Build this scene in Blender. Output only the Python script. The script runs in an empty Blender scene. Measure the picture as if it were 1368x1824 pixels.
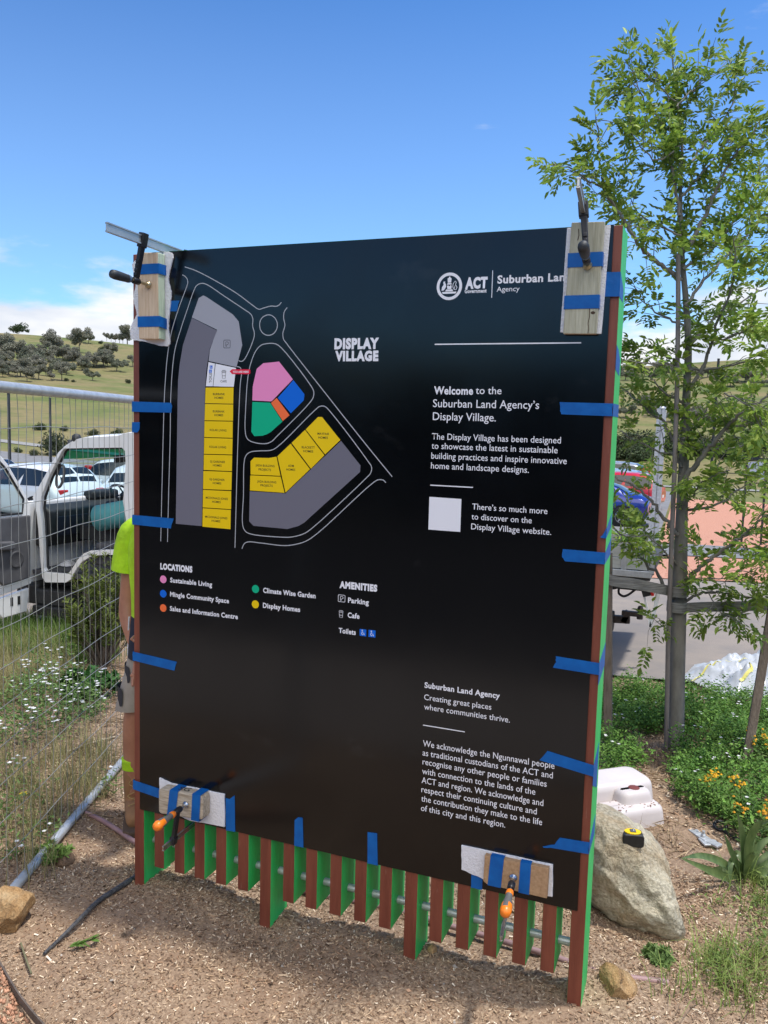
import bpy, math, random
import numpy as np
from mathutils import Vector, Matrix, Quaternion

SC = bpy.context.scene
COL = SC.collection
# ------------------------------------------------------------------ camera
CAM = np.array([2.143, -2.755, 1.951]); F_PX = 1500.57
YAW, PITCH, ROLL = -0.376820, -0.1010448, 0.0274623
_fw = np.array([math.sin(YAW)*math.cos(PITCH), math.cos(YAW)*math.cos(PITCH), math.sin(PITCH)])
_r = np.array([math.cos(YAW), -math.sin(YAW), 0.0]); _u = np.cross(_r, _fw)
_R = _r*math.cos(ROLL)+_u*math.sin(ROLL); _U = _u*math.cos(ROLL)-_r*math.sin(ROLL)
cd = bpy.data.cameras.new('camera'); co = bpy.data.objects.new('camera', cd); COL.objects.link(co)
cd.sensor_fit = 'VERTICAL'; cd.sensor_height = 24.0; cd.lens = 24.0*F_PX/1824; cd.clip_end = 3000; cd.clip_start = 0.02
co.matrix_world = Matrix(((_R[0], _U[0], -_fw[0], CAM[0]), (_R[1], _U[1], -_fw[1], CAM[1]), (_R[2], _U[2], -_fw[2], CAM[2]), (0, 0, 0, 1)))
SC.camera = co
# ------------------------------------------------------------------ sky, sun, exposure
SUN = Vector((0.27, 0.10, 1.0)).normalized()
SUN_EL = math.asin(SUN.z); SUN_AZ = math.atan2(SUN.x, SUN.y)
W = bpy.data.worlds.new('World'); SC.world = W; W.use_nodes = True
nt = W.node_tree; nt.nodes.clear()
def N(t, **k):
    n = nt.nodes.new(t)
    for a, b in k.items(): setattr(n, a, b)
    return n
L_ = nt.links.new
sky = N('ShaderNodeTexSky', sky_type='NISHITA', sun_disc=False, sun_elevation=SUN_EL, sun_rotation=SUN_AZ, altitude=600, air_density=1.0, dust_density=0.35, ozone_density=2.5)
tint = N('ShaderNodeMix', data_type='RGBA', blend_type='MULTIPLY'); tint.inputs[0].default_value = 1.0
tint.inputs[7].default_value = (0.148, 0.194, 0.239, 1)
L_(sky.outputs[0], tint.inputs[6])
gam = N('ShaderNodeGamma'); gam.inputs[1].default_value = 1.75; L_(tint.outputs[2], gam.inputs[0])      # deeper towards the zenith, as in the photograph
tint2 = N('ShaderNodeMix', data_type='RGBA', blend_type='MULTIPLY'); tint2.inputs[0].default_value = 1.0; tint2.inputs[7].default_value = (4.55, 5.3, 3.8, 1); L_(gam.outputs[0], tint2.inputs[6])
tc = N('ShaderNodeTexCoord'); sep = N('ShaderNodeSeparateXYZ'); L_(tc.outputs['Generated'], sep.inputs[0])
mp = N('ShaderNodeMapping'); mp.inputs['Scale'].default_value = (3.2, 3.2, 11.0); L_(tc.outputs['Generated'], mp.inputs[0])
nz = N('ShaderNodeTexNoise'); nz.inputs['Scale'].default_value = 1.3; nz.inputs['Detail'].default_value = 9; nz.inputs['Roughness'].default_value = 0.56; L_(mp.outputs[0], nz.inputs[0])
band = N('ShaderNodeMapRange'); band.inputs[1].default_value = 0.03; band.inputs[2].default_value = 0.195; band.inputs[3].default_value = 0.41; band.inputs[4].default_value = -0.135; L_(sep.outputs[2], band.inputs[0])
add = N('ShaderNodeMath', operation='ADD'); L_(nz.outputs[0], add.inputs[0]); L_(band.outputs[0], add.inputs[1])
ms = N('ShaderNodeMapRange', interpolation_type='SMOOTHSTEP'); ms.inputs[1].default_value = 0.50; ms.inputs[2].default_value = 0.66; L_(add.outputs[0], ms.inputs[0])
nz2 = N('ShaderNodeTexNoise'); nz2.inputs['Scale'].default_value = 3.0; nz2.inputs['Detail'].default_value = 6; L_(mp.outputs[0], nz2.inputs[0])
ccol = N('ShaderNodeValToRGB'); L_(nz2.outputs[0], ccol.inputs[0])
ccol.color_ramp.elements[0].position = 0.35; ccol.color_ramp.elements[0].color = (3.7, 4.0, 4.55, 1)
ccol.color_ramp.elements[1].position = 0.6; ccol.color_ramp.elements[1].color = (5.0, 5.05, 5.15, 1)
cm = N('ShaderNodeMix', data_type='RGBA'); fr_ = N('ShaderNodeMapRange', interpolation_type='SMOOTHSTEP'); fr_.inputs[1].default_value = -0.45; fr_.inputs[2].default_value = 0.05; L_(sep.outputs[1], fr_.inputs[0])      # the low cloud bank lies ahead, clear blue behind
msf = N('ShaderNodeMath', operation='MULTIPLY'); L_(ms.outputs[0], msf.inputs[0]); L_(fr_.outputs[0], msf.inputs[1]); L_(msf.outputs[0], cm.inputs[0])
hz_ = N('ShaderNodeMapRange'); hz_.inputs[1].default_value = 0.0; hz_.inputs[2].default_value = 0.52; hz_.inputs[3].default_value = 0.66; hz_.inputs[4].default_value = 0.0; L_(sep.outputs[2], hz_.inputs[0])
hzm = N('ShaderNodeMix', data_type='RGBA'); hzm.inputs[7].default_value = (2.5, 3.3, 5.0, 1); L_(tint2.outputs[2], hzm.inputs[6])
hzf = N('ShaderNodeMath', operation='MULTIPLY'); L_(hz_.outputs[0], hzf.inputs[0]); fr2_ = N('ShaderNodeMapRange'); fr2_.inputs[3].default_value = 0.7; L_(fr_.outputs[0], fr2_.inputs[0]); L_(fr2_.outputs[0], hzf.inputs[1]); L_(hzf.outputs[0], hzm.inputs[0])
L_(hzm.outputs[2], cm.inputs[6]); L_(ccol.outputs[0], cm.inputs[7])
# unseen bright cloud bank high behind the camera, added to light the sign's front
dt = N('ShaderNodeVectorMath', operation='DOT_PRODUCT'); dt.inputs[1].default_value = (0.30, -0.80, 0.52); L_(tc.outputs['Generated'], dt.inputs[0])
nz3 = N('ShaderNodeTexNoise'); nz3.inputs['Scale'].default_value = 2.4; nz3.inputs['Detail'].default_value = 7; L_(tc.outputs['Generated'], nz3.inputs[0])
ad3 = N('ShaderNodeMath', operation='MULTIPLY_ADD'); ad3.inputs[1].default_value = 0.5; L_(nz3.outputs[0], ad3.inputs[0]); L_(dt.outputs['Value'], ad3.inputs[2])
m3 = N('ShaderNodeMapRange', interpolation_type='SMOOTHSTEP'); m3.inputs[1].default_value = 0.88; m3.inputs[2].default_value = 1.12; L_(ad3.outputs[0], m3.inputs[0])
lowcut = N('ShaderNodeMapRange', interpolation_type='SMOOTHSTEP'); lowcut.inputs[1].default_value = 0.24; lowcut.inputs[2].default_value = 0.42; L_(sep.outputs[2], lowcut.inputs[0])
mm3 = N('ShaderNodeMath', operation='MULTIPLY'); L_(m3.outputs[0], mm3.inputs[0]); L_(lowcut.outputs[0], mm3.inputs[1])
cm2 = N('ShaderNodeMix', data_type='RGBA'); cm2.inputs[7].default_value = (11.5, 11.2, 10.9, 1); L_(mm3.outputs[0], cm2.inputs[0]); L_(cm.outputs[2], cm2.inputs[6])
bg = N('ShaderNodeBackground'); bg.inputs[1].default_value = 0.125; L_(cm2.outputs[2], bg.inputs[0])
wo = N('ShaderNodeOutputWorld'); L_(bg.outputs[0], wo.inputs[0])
sl = bpy.data.lights.new('sun', 'SUN'); sl.energy = 2.5; sl.angle = math.radians(4.0); sl.color = (1.0, 0.96, 0.9)
so = bpy.data.objects.new('sun', sl); COL.objects.link(so); so.rotation_euler = SUN.to_track_quat('Z', 'Y').to_euler(); so.location = (0, 0, 30)
vs = SC.view_settings; vs.view_transform = 'Standard'; vs.look = 'None'; vs.exposure = 0.72; vs.gamma = 1.0; vs.use_curve_mapping = False
SC.cycles.use_denoising = True
SC.cycles.max_bounces = 8; SC.cycles.transparent_max_bounces = 12
# ------------------------------------------------------------------ points seen in the photograph, on real planes
def ray(px, py): return _fw+_R*(px-684)/F_PX-_U*(py-912)/F_PX
def at_z(px, py, z=0.0): d = ray(px, py); return Vector(CAM+d*(z-CAM[2])/d[2])
def at_y(px, py, y=0.0): d = ray(px, py); return Vector(CAM+d*(y-CAM[1])/d[1])
def at_x(px, py, x): d = ray(px, py); return Vector(CAM+d*(x-CAM[0])/d[0])
def at_d(px, py, D): return Vector(CAM+ray(px, py)*D)
def sstep(t): t = np.clip(t, 0, 1); return t*t*(3-2*t)
def H(x, y):
    """height of the terrain"""
    x = np.asarray(x, float); y = np.asarray(y, float)
    zr = np.clip(-0.5+(x+4.5)*0.05, -0.6, -0.12)
    near = zr*sstep((y-1.0)/3.4)
    s = sstep((y-8)/18)
    z = near*(1-s)-1.2*s
    dx = x-CAM[0]; dy = y-CAM[1]; r = np.hypot(dx, dy); az = np.arctan2(dx, dy)
    crest = 23.5+1.5*np.sin(3*az+0.6)+1.6*np.sin(7*az+1.0)-4.0*np.exp(-((az+0.05)/0.35)**2)
    e = np.clip((r-62)/(235-62), 0, 1.25)
    hill = crest*np.where(e < 1, e**1.25, 1-(e-1)*0.5)
    hill = hill+np.clip(e*3, 0, 1)*(0.5*np.sin(x*0.06+y*0.031)+0.35*np.sin(y*0.11-x*0.04))
    return z+np.where(r > 62, hill, 0)
def Hs(x, y): return float(H(x, y))
def gpx(px, py, lo=1.5, hi=600.0):
    """where the photograph's line of sight meets the terrain"""
    d = ray(px, py); D = lo; prev = lo
    while D < hi:
        p = CAM+d*D
        if p[2] < Hs(p[0], p[1]):
            a, b = prev, D
            for _ in range(30):
                m = (a+b)/2; p = CAM+d*m
                if p[2] < Hs(p[0], p[1]): b = m
                else: a = m
            p = CAM+d*b; return Vector(p)
        prev = D; D *= 1.012
    return Vector(CAM+d*hi)
# ------------------------------------------------------------------ materials
def mat(name, col, rough=0.6, metal=0.0, var=0.0, vscale=8.0, bump=0.0, bscale=60.0, col2=None, spec=0.5, attr=None, stretch=None, trans=0.0, alpha=1.0, coat=0.0, detail=6.0, ramp=(0.35, 0.65), scuff=None, rvar=0.0):
    m = bpy.data.materials.new(name); m.use_nodes = True; t = m.node_tree; b = t.nodes['Principled BSDF']
    b.inputs['Roughness'].default_value = rough; b.inputs['Metallic'].default_value = metal; b.inputs['Specular IOR Level'].default_value = spec
    if coat: b.inputs['Coat Weight'].default_value = coat; b.inputs['Coat Roughness'].default_value = 0.05
    b.inputs['Base Color'].default_value = (*col, 1)
    tcn = t.nodes.new('ShaderNodeTexCoord'); mpn = t.nodes.new('ShaderNodeMapping'); t.links.new(tcn.outputs['Object'], mpn.inputs[0])
    if stretch: mpn.inputs['Scale'].default_value = stretch
    src = None
    if var or col2:
        n = t.nodes.new('ShaderNodeTexNoise'); n.inputs['Scale'].default_value = vscale; n.inputs['Detail'].default_value = detail; n.inputs['Roughness'].default_value = 0.62
        t.links.new(mpn.outputs[0], n.inputs[0])
        cr = t.nodes.new('ShaderNodeValToRGB'); cr.color_ramp.elements[0].position, cr.color_ramp.elements[1].position = ramp
        c2 = col2 if col2 else tuple(min(1, c*(1+var)) for c in col); c1 = col if col2 else tuple(c*(1-var) for c in col)
        cr.color_ramp.elements[0].color = (*c1, 1); cr.color_ramp.elements[1].color = (*c2, 1)
        t.links.new(n.outputs[0], cr.inputs[0]); src = cr.outputs[0]
    if attr:
        a = t.nodes.new('ShaderNodeAttribute'); a.attribute_name = attr
        if src:
            mx = t.nodes.new('ShaderNodeMix'); mx.data_type = 'RGBA'; mx.blend_type = 'MULTIPLY'; mx.inputs[0].default_value = 1
            t.links.new(src, mx.inputs[6]); t.links.new(a.outputs[0], mx.inputs[7]); src = mx.outputs[2]
        else: src = a.outputs[0]
    if scuff:      # pale scratches, chips and dirt that belong to the surface
        sc_col, sc_scale, thr, sc_st, amt = scuff
        m3 = t.nodes.new('ShaderNodeMapping'); m3.inputs['Scale'].default_value = sc_st; t.links.new(tcn.outputs['Object'], m3.inputs[0])
        n3 = t.nodes.new('ShaderNodeTexNoise'); n3.inputs['Scale'].default_value = sc_scale; n3.inputs['Detail'].default_value = 10; n3.inputs['Roughness'].default_value = .7; t.links.new(m3.outputs[0], n3.inputs[0])
        r3 = t.nodes.new('ShaderNodeMapRange'); r3.inputs[1].default_value = thr; r3.inputs[2].default_value = thr+.06; r3.inputs[3].default_value = 0; r3.inputs[4].default_value = amt; t.links.new(n3.outputs[0], r3.inputs[0])
        x3 = t.nodes.new('ShaderNodeMix'); x3.data_type = 'RGBA'; t.links.new(r3.outputs[0], x3.inputs[0]); x3.inputs[7].default_value = (*sc_col, 1)
        if src: t.links.new(src, x3.inputs[6])
        else: x3.inputs[6].default_value = (*col, 1)
        src = x3.outputs[2]
    if rvar:
        n4 = t.nodes.new('ShaderNodeTexNoise'); n4.inputs['Scale'].default_value = 3.0; n4.inputs['Detail'].default_value = 7; t.links.new(tcn.outputs['Object'], n4.inputs[0])
        r4 = t.nodes.new('ShaderNodeMapRange'); r4.inputs[1].default_value = .35; r4.inputs[2].default_value = .7; r4.inputs[3].default_value = rough-rvar; r4.inputs[4].default_value = rough+rvar; t.links.new(n4.outputs[0], r4.inputs[0]); t.links.new(r4.outputs[0], b.inputs['Roughness'])
    if src: t.links.new(src, b.inputs['Base Color'])
    if bump:
        n2 = t.nodes.new('ShaderNodeTexNoise'); n2.inputs['Scale'].default_value = bscale; n2.inputs['Detail'].default_value = 8
        t.links.new(mpn.outputs[0], n2.inputs[0]); bp = t.nodes.new('ShaderNodeBump'); bp.inputs['Strength'].default_value = min(1, bump*2); bp.inputs['Distance'].default_value = 0.01*bump
        t.links.new(n2.outputs[0], bp.inputs['Height']); t.links.new(bp.outputs[0], b.inputs['Normal'])
    out = t.nodes['Material Output']
    if trans:
        tr = t.nodes.new('ShaderNodeBsdfTranslucent'); tr.inputs[0].default_value = (*col, 1)
        if src: t.links.new(src, tr.inputs[0])
        ms_ = t.nodes.new('ShaderNodeMixShader'); ms_.inputs[0].default_value = trans
        t.links.new(b.outputs[0], ms_.inputs[1]); t.links.new(tr.outputs[0], ms_.inputs[2]); t.links.new(ms_.outputs[0], out.inputs[0])
    if alpha < 1: b.inputs['Alpha'].default_value = alpha
    return m
def glassmat(name, col, alpha=0.35):
    m = bpy.data.materials.new(name); m.use_nodes = True; t = m.node_tree; t.nodes.clear()
    o = t.nodes.new('ShaderNodeOutputMaterial'); tr = t.nodes.new('ShaderNodeBsdfTransparent'); tr.inputs[0].default_value = (*col, 1)
    gl = t.nodes.new('ShaderNodeBsdfGlossy'); gl.inputs['Roughness'].default_value = 0.03
    fr = t.nodes.new('ShaderNodeValue'); fr.outputs[0].default_value = 0.06
    mx = t.nodes.new('ShaderNodeMixShader'); t.links.new(fr.outputs[0], mx.inputs[0]); t.links.new(tr.outputs[0], mx.inputs[1]); t.links.new(gl.outputs[0], mx.inputs[2]); t.links.new(mx.outputs[0], o.inputs[0])
    return m
# ------------------------------------------------------------------ builders
class MB:
    def __init__(s): s.v = []; s.f = []; s.mi = []; s.sm = []
    def add(s, vs, fs, mi=0, smooth=False):
        o = len(s.v); s.v += [tuple(p) for p in vs]
        for f in fs: s.f.append([i+o for i in f]); s.mi.append(mi); s.sm.append(smooth)
        return s
    def box(s, x0, x1, y0, y1, z0, z1, mi=0):
        v = [(x, y, z) for z in (z0, z1) for y in (y0, y1) for x in (x0, x1)]
        return s.add(v, [(0, 2, 3, 1), (4, 5, 7, 6), (0, 1, 5, 4), (2, 6, 7, 3), (0, 4, 6, 2), (1, 3, 7, 5)], mi)
    def beam(s, p0, p1, w, h, up=(0, 0, 1), mi=0, w1=None, h1=None):
        p0, p1 = Vector(p0), Vector(p1); d = (p1-p0).normalized(); up = Vector(up); sd = d.cross(up)
        if sd.length < 1e-4: sd = d.cross(Vector((1, 0, 0)))
        sd.normalize(); u2 = sd.cross(d); v = []
        for p, a, b in ((p0, w, h), (p1, w1 or w, h1 or h)):
            for i, j in ((-1, -1), (1, -1), (1, 1), (-1, 1)): v.append(p+sd*i*a/2+u2*j*b/2)
        return s.add(v, [(0, 1, 2, 3), (7, 6, 5, 4), (0, 4, 5, 1), (1, 5, 6, 2), (2, 6, 7, 3), (3, 7, 4, 0)], mi)
    def tube(s, pts, rad, n=8, mi=0, cap=True, smooth=True):
        pts = [Vector(p) for p in pts]; k = len(pts); rad = rad if hasattr(rad, '__len__') else [rad]*k
        T = [((pts[min(i+1, k-1)]-pts[max(i-1, 0)]).normalized()) for i in range(k)]
        ref = Vector((0, 0, 1)) if abs(T[0].z) < 0.9 else Vector((1, 0, 0)); u = T[0].cross(ref).normalized(); vs = []
        for i in range(k):
            u = (u-T[i]*u.dot(T[i])).normalized(); w = T[i].cross(u)
            for a in range(n):
                c = 2*math.pi*a/n; vs.append(pts[i]+(u*math.cos(c)+w*math.sin(c))*rad[i])
        fs = [(i*n+a, i*n+(a+1) % n, (i+1)*n+(a+1) % n, (i+1)*n+a) for i in range(k-1) for a in range(n)]
        s.add(vs, fs, mi, smooth)
        if cap: s.add(vs[:n], [list(range(n))[::-1]], mi); s.add(vs[-n:], [list(range(n))], mi)
        return s
    def lathe(s, base, axis, prof, n=16, mi=0, smooth=True):
        base = Vector(base); axis = Vector(axis).normalized()
        ps = [base+axis*t for t, r in prof]; ax = axis; ref = Vector((0, 0, 1)) if abs(ax.z) < 0.9 else Vector((1, 0, 0))
        u = ax.cross(ref).normalized(); w = ax.cross(u); vs = []
        for p, (t, r) in zip(ps, prof):
            for a in range(n): c = 2*math.pi*a/n; vs.append(p+(u*math.cos(c)+w*math.sin(c))*r)
        fs = [(i*n+a, i*n+(a+1) % n, (i+1)*n+(a+1) % n, (i+1)*n+a) for i in range(len(prof)-1) for a in range(n)]
        s.add(vs, fs, mi, smooth); s.add(vs[:n], [list(range(n))[::-1]], mi); s.add(vs[-n:], [list(range(n))], mi)
        return s
    def prism(s, poly, fn, d0, d1, mi=0):
        n = len(poly); v = [fn(a, b, d0) for a, b in poly]+[fn(a, b, d1) for a, b in poly]
        return s.add(v, [list(range(n))[::-1], list(range(n, 2*n))]+[(i, (i+1) % n, n+(i+1) % n, n+i) for i in range(n)], mi)
    def build(s, name, mats, parent=None, bevel=0.0, segs=2, subd=0):
        me = bpy.data.meshes.new(name); me.from_pydata(s.v, [], s.f)
        for m in (mats if isinstance(mats, (list, tuple)) else [mats]): me.materials.append(m)
        me.polygons.foreach_set('material_index', s.mi); me.polygons.foreach_set('use_smooth', s.sm); me.update()
        o = bpy.data.objects.new(name, me); COL.objects.link(o); adopt(o, parent)
        fix_normals(me)
        if bevel:
            b = o.modifiers.new('bevel', 'BEVEL'); b.width = bevel; b.segments = segs; b.limit_method = 'ANGLE'
        if subd:
            b = o.modifiers.new('sub', 'SUBSURF'); b.levels = b.render_levels = subd
        return o
def fix_normals(me):
    import bmesh
    bm = bmesh.new(); bm.from_mesh(me); bmesh.ops.recalc_face_normals(bm, faces=bm.faces); bm.to_mesh(me); bm.free()
def adopt(o, parent):
    if parent is None: return
    o.parent = parent
    if parent.type == 'EMPTY': o.matrix_parent_inverse = Matrix.Translation(-Vector(parent.location))
def tag(o, label=None, cat=None, group=None, kind=None):
    for k, v in (('label', label), ('category', cat), ('group', group), ('kind', kind)):
        if v: o[k] = v
    return o
def thing(name, label, cat, loc=(0, 0, 0), group=None):
    o = bpy.data.objects.new(name, None); COL.objects.link(o); o.location = loc; o.empty_display_size = 0.1
    return tag(o, label, cat, group)
def copy_tree(o, loc=None, parent=None, rotz=None, scale=None):
    c = o.copy(); COL.objects.link(c)
    if parent: c.parent = parent
    if loc is not None: c.location = loc
    if rotz is not None: c.rotation_euler[2] = rotz
    if scale is not None: c.scale = scale
    for ch in list(o.children): copy_tree(ch, parent=c)
    return c
def npmesh(name, V, Fc, m, parent=None, col=None, smooth=False):
    me = bpy.data.meshes.new(name); V = np.asarray(V, np.float32); Fc = np.asarray(Fc, np.int32); k = Fc.shape[1]; nf = len(Fc)
    me.vertices.add(len(V)); me.vertices.foreach_set('co', V.ravel()); me.loops.add(nf*k); me.loops.foreach_set('vertex_index', Fc.ravel())
    me.polygons.add(nf); me.polygons.foreach_set('loop_start', np.arange(nf, dtype=np.int32)*k)
    me.polygons.foreach_set('loop_total', np.full(nf, k, np.int32))
    if smooth: me.polygons.foreach_set('use_smooth', np.ones(nf, bool))
    me.update(calc_edges=True)
    if col is not None:
        a = me.color_attributes.new('col', 'FLOAT_COLOR', 'POINT'); c4 = np.ones((len(V), 4), np.float32); c4[:, :3] = col; a.data.foreach_set('color', c4.ravel())
    for q in (m if isinstance(m, (list, tuple)) else [m]): me.materials.append(q)
    o = bpy.data.objects.new(name, me); COL.objects.link(o); adopt(o, parent)
    return o
def unit(a): return a/np.maximum(np.linalg.norm(a, axis=1, keepdims=True), 1e-9)
def leaf_arrays(P, D, Nn, ln, wd, droop=0.15):
    """leaf blades: base P, direction D, surface normal Nn, six points and two folded quads each"""
    D = unit(D); Sd = unit(np.cross(D, Nn)); Nn = np.cross(Sd, D); ln = np.asarray(ln)[:, None]; wd = np.asarray(wd)[:, None]
    n = len(P); V = np.zeros((n, 6, 3))
    V[:, 0] = P; V[:, 1] = P+D*ln*0.35+Sd*wd*0.5+Nn*wd*0.12; V[:, 2] = P+D*ln*0.72+Sd*wd*0.36-Nn*ln*droop*0.4+Nn*wd*0.1
    V[:, 3] = P+D*ln-Nn*ln*droop; V[:, 4] = P+D*ln*0.72-Sd*wd*0.36-Nn*ln*droop*0.4+Nn*wd*0.1; V[:, 5] = P+D*ln*0.35-Sd*wd*0.5+Nn*wd*0.12
    b = np.arange(n)[:, None]*6
    Fc = np.concatenate([b+np.array([[0, 1, 2, 3]]), b+np.array([[0, 3, 4, 5]])], 0)
    return V.reshape(-1, 3), Fc
def smooth_line(pts, k=5, closed=False):
    P = [np.array(p, float) for p in pts]; n = len(P); out = []
    rng_ = range(n) if closed else range(n-1)
    for i in rng_:
        if closed: a, b, c, d = P[(i-1) % n], P[i], P[(i+1) % n], P[(i+2) % n]
        else: a, b, c, d = P[max(i-1, 0)], P[i], P[i+1], P[min(i+2, n-1)]
        t0, t1, t2, t3 = 0., 1., 2., 3.
        ta = max(np.linalg.norm(b-a), 1e-6)**.5; tb = max(np.linalg.norm(c-b), 1e-6)**.5; tcx = max(np.linalg.norm(d-c), 1e-6)**.5
        m1 = ((c-b)/tb-(c-a)/(ta+tb)+(b-a)/ta)*tb if np.linalg.norm(b-a) > 1e-6 else (c-b)
        m2 = ((d-c)/tcx-(d-b)/(tb+tcx)+(c-b)/tb)*tb if np.linalg.norm(d-c) > 1e-6 else (c-b)
        for j in range(k):
            t = j/k; out.append((2*t**3-3*t*t+1)*b+(t**3-2*t*t+t)*m1+(-2*t**3+3*t*t)*c+(t**3-t*t)*m2)
    if not closed: out.append(P[-1])
    return out
rnd = random.Random(7); RG = np.random.default_rng(11)
# ================================================================== the setting
def ground_material(name, far):
    m = bpy.data.materials.new(name); m.use_nodes = True; t = m.node_tree; b = t.nodes['Principled BSDF']; b.inputs['Roughness'].default_value = 0.95; b.inputs['Specular IOR Level'].default_value = 0.15
    g = t.nodes.new('ShaderNodeNewGeometry')
    def noise(sc, det=8, st=(1, 1, 1)):
        mp = t.nodes.new('ShaderNodeMapping'); mp.inputs['Scale'].default_value = st; t.links.new(g.outputs['Position'], mp.inputs[0])
        n = t.nodes.new('ShaderNodeTexNoise'); n.inputs['Scale'].default_value = sc; n.inputs['Detail'].default_value = det; n.inputs['Roughness'].default_value = 0.6; t.links.new(mp.outputs[0], n.inputs[0]); return n.outputs[0]
    def ramp(src, stops):
        c = t.nodes.new('ShaderNodeValToRGB'); t.links.new(src, c.inputs[0]); e = c.color_ramp.elements
        e[0].position, e[0].color = stops[0][0], (*stops[0][1], 1); e[1].position, e[1].color = stops[-1][0], (*stops[-1][1], 1)
        for p, cc in stops[1:-1]: q = e.new(p); q.color = (*cc, 1)
        return c.outputs[0]
    def mix(f, a, bb, bt='MIX'):
        x = t.nodes.new('ShaderNodeMix'); x.data_type = 'RGBA'; x.blend_type = bt
        if isinstance(f, float): x.inputs[0].default_value = f
        else: t.links.new(f, x.inputs[0])
        t.links.new(a, x.inputs[6]); t.links.new(bb, x.inputs[7]); return x.outputs[2]
    if far:
        a = ramp(noise(0.055, 11, (1, 1, 5)), [(0.34, (0.105, 0.145, 0.042)), (0.45, (0.175, 0.185, 0.068)), (0.56, (0.25, 0.205, 0.10)), (0.66, (0.125, 0.155, 0.05))])
        a = mix(0.55, a, ramp(noise(0.9, 6), [(0.3, (0.55, 0.55, 0.5)), (0.7, (1.0, 1.0, 1.0))]), 'MULTIPLY')
    else:
        mul = ramp(noise(95, 9), [(0.3, (0.125, 0.082, 0.056)), (0.5, (0.295, 0.207, 0.138)), (0.68, (0.48, 0.36, 0.25))])
        dirt = ramp(noise(26, 8), [(0.3, (0.205, 0.135, 0.09)), (0.7, (0.335, 0.235, 0.16))])
        a = mix(ramp(noise(1.6, 5), [(0.45, (0, 0, 0)), (0.62, (1, 1, 1))]), mul, dirt)
        n2 = noise(60, 10); bp = t.nodes.new('ShaderNodeBump'); bp.inputs['Strength'].default_value = 0.7; bp.inputs['Distance'].default_value = 0.012; t.links.new(n2, bp.inputs['Height']); t.links.new(bp.outputs[0], b.inputs['Normal'])
    t.links.new(a, b.inputs['Base Color']); return m
M_MULCH = ground_material('mulch_soil', False); M_GRASSLAND = ground_material('dry_grassland', True)
def bumpy(x, y):
    return 0.012*np.sin(x*7.1+y*3.3)+0.010*np.sin(y*9.7-x*4.1+1)+0.006*np.sin(x*19+y*23)
def polar(name, radii, na, m, bump=False):
    az = np.linspace(0, 2*np.pi, na, endpoint=False); Rr, A = np.meshgrid(radii, az, indexing='ij')
    X = CAM[0]+Rr*np.sin(A); Y = CAM[1]+Rr*np.cos(A); Z = H(X, Y)
    if bump: Z = Z+bumpy(X, Y)*np.clip((12-Rr)/6, 0, 1)
    V = np.stack([X, Y, Z], -1).reshape(-1, 3); nr = len(radii); i, j = np.meshgrid(np.arange(nr-1), np.arange(na), indexing='ij'); j2 = (j+1) % na
    Fc = np.stack([i*na+j, i*na+j2, (i+1)*na+j2, (i+1)*na+j], -1).reshape(-1, 4)[:, ::-1]
    return tag(npmesh(name, V, Fc, m, smooth=True), kind='structure')
polar('ground', np.concatenate([[0.02], np.geomspace(0.3, 13, 110)]), 420, M_MULCH, True)
polar('grassland', np.geomspace(13, 64, 30), 240, M_GRASSLAND)
polar('hills', np.concatenate([np.linspace(64, 300, 70), np.geomspace(320, 1500, 8)]), 300, M_GRASSLAND)
def sheet(name, fx, y0, y1, lift, m, nx=60, ny=40):
    ys = np.linspace(y0, y1, ny); V = []
    for y in ys:
        a, b = fx(y); xs = np.linspace(a, b, nx); V.append(np.stack([xs, np.full(nx, y), H(xs, np.full(nx, y))+lift], -1))
    V = np.array(V).reshape(-1, 3); i, j = np.meshgrid(np.arange(ny-1), np.arange(nx-1), indexing='ij')
    Fc = np.stack([i*nx+j, i*nx+j+1, (i+1)*nx+j+1, (i+1)*nx+j], -1).reshape(-1, 4)
    return tag(npmesh(name, V, Fc, m, smooth=True), kind='structure')
M_ASPH = mat('asphalt_dusty', (0.215, 0.195, 0.18), 0.95, var=0, col2=(0.30, 0.255, 0.215), vscale=1.1, bump=0.35, bscale=160, spec=0.2)
M_ASPH2 = mat('asphalt_grey', (0.20, 0.20, 0.205), 0.9, var=0.12, vscale=3, bump=0.3, bscale=120, spec=0.2)
M_GRAV = mat('orange_crushed_brick', (0.36, 0.15, 0.09), 0.95, col2=(0.60, 0.34, 0.25), vscale=30, detail=10, bump=0.6, bscale=50, spec=0.1)
M_CONC = mat('pale_concrete', (0.27, 0.265, 0.25), 0.9, var=0.1, vscale=4, spec=0.2)
sheet('road', lambda y: (-45+1.2*math.sin(y), 45), 4.75, 10.5, 0.03, M_ASPH)
sheet('gravel_bed', lambda y: (1.2+0.1*math.sin(y*3), 40), 10.56, 15.6, 0.034, M_GRAV)
sheet('footpath', lambda y: (1.0, 40), 15.7, 21.4, 0.045, M_ASPH2)
sheet('gravel_island', lambda y: (0.75-0.03*(y-21), 40), 21.5, 41.0, 0.036, M_GRAV)
sheet('car_park', lambda y: (-60, 1.0 if y < 15.6 else 0.9 if y < 21.4 else 0.65-0.03*(y-21)), 10.56, 46, 0.026, M_ASPH2)
sheet('added_dark_ground', lambda y: (-20, 20), -14.0, -3.75, 0.022, mat('added_dark_asphalt', (.045, .043, .042), .9, var=.2, vscale=4, spec=.2))  # unseen dark ground behind the camera, added to darken the panel's reflection
sheet('gravel_path', lambda y: (-14, 14), -3.7, -1.85, 0.022, mat('pale_gravel', (.27, .225, .19), .95, col2=(.36, .31, .265), vscale=25, bump=.5, bscale=60, spec=.15))
sheet('far_kerb', lambda y: (-80, 80), 50, 51.4, 0.05, M_CONC)
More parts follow.
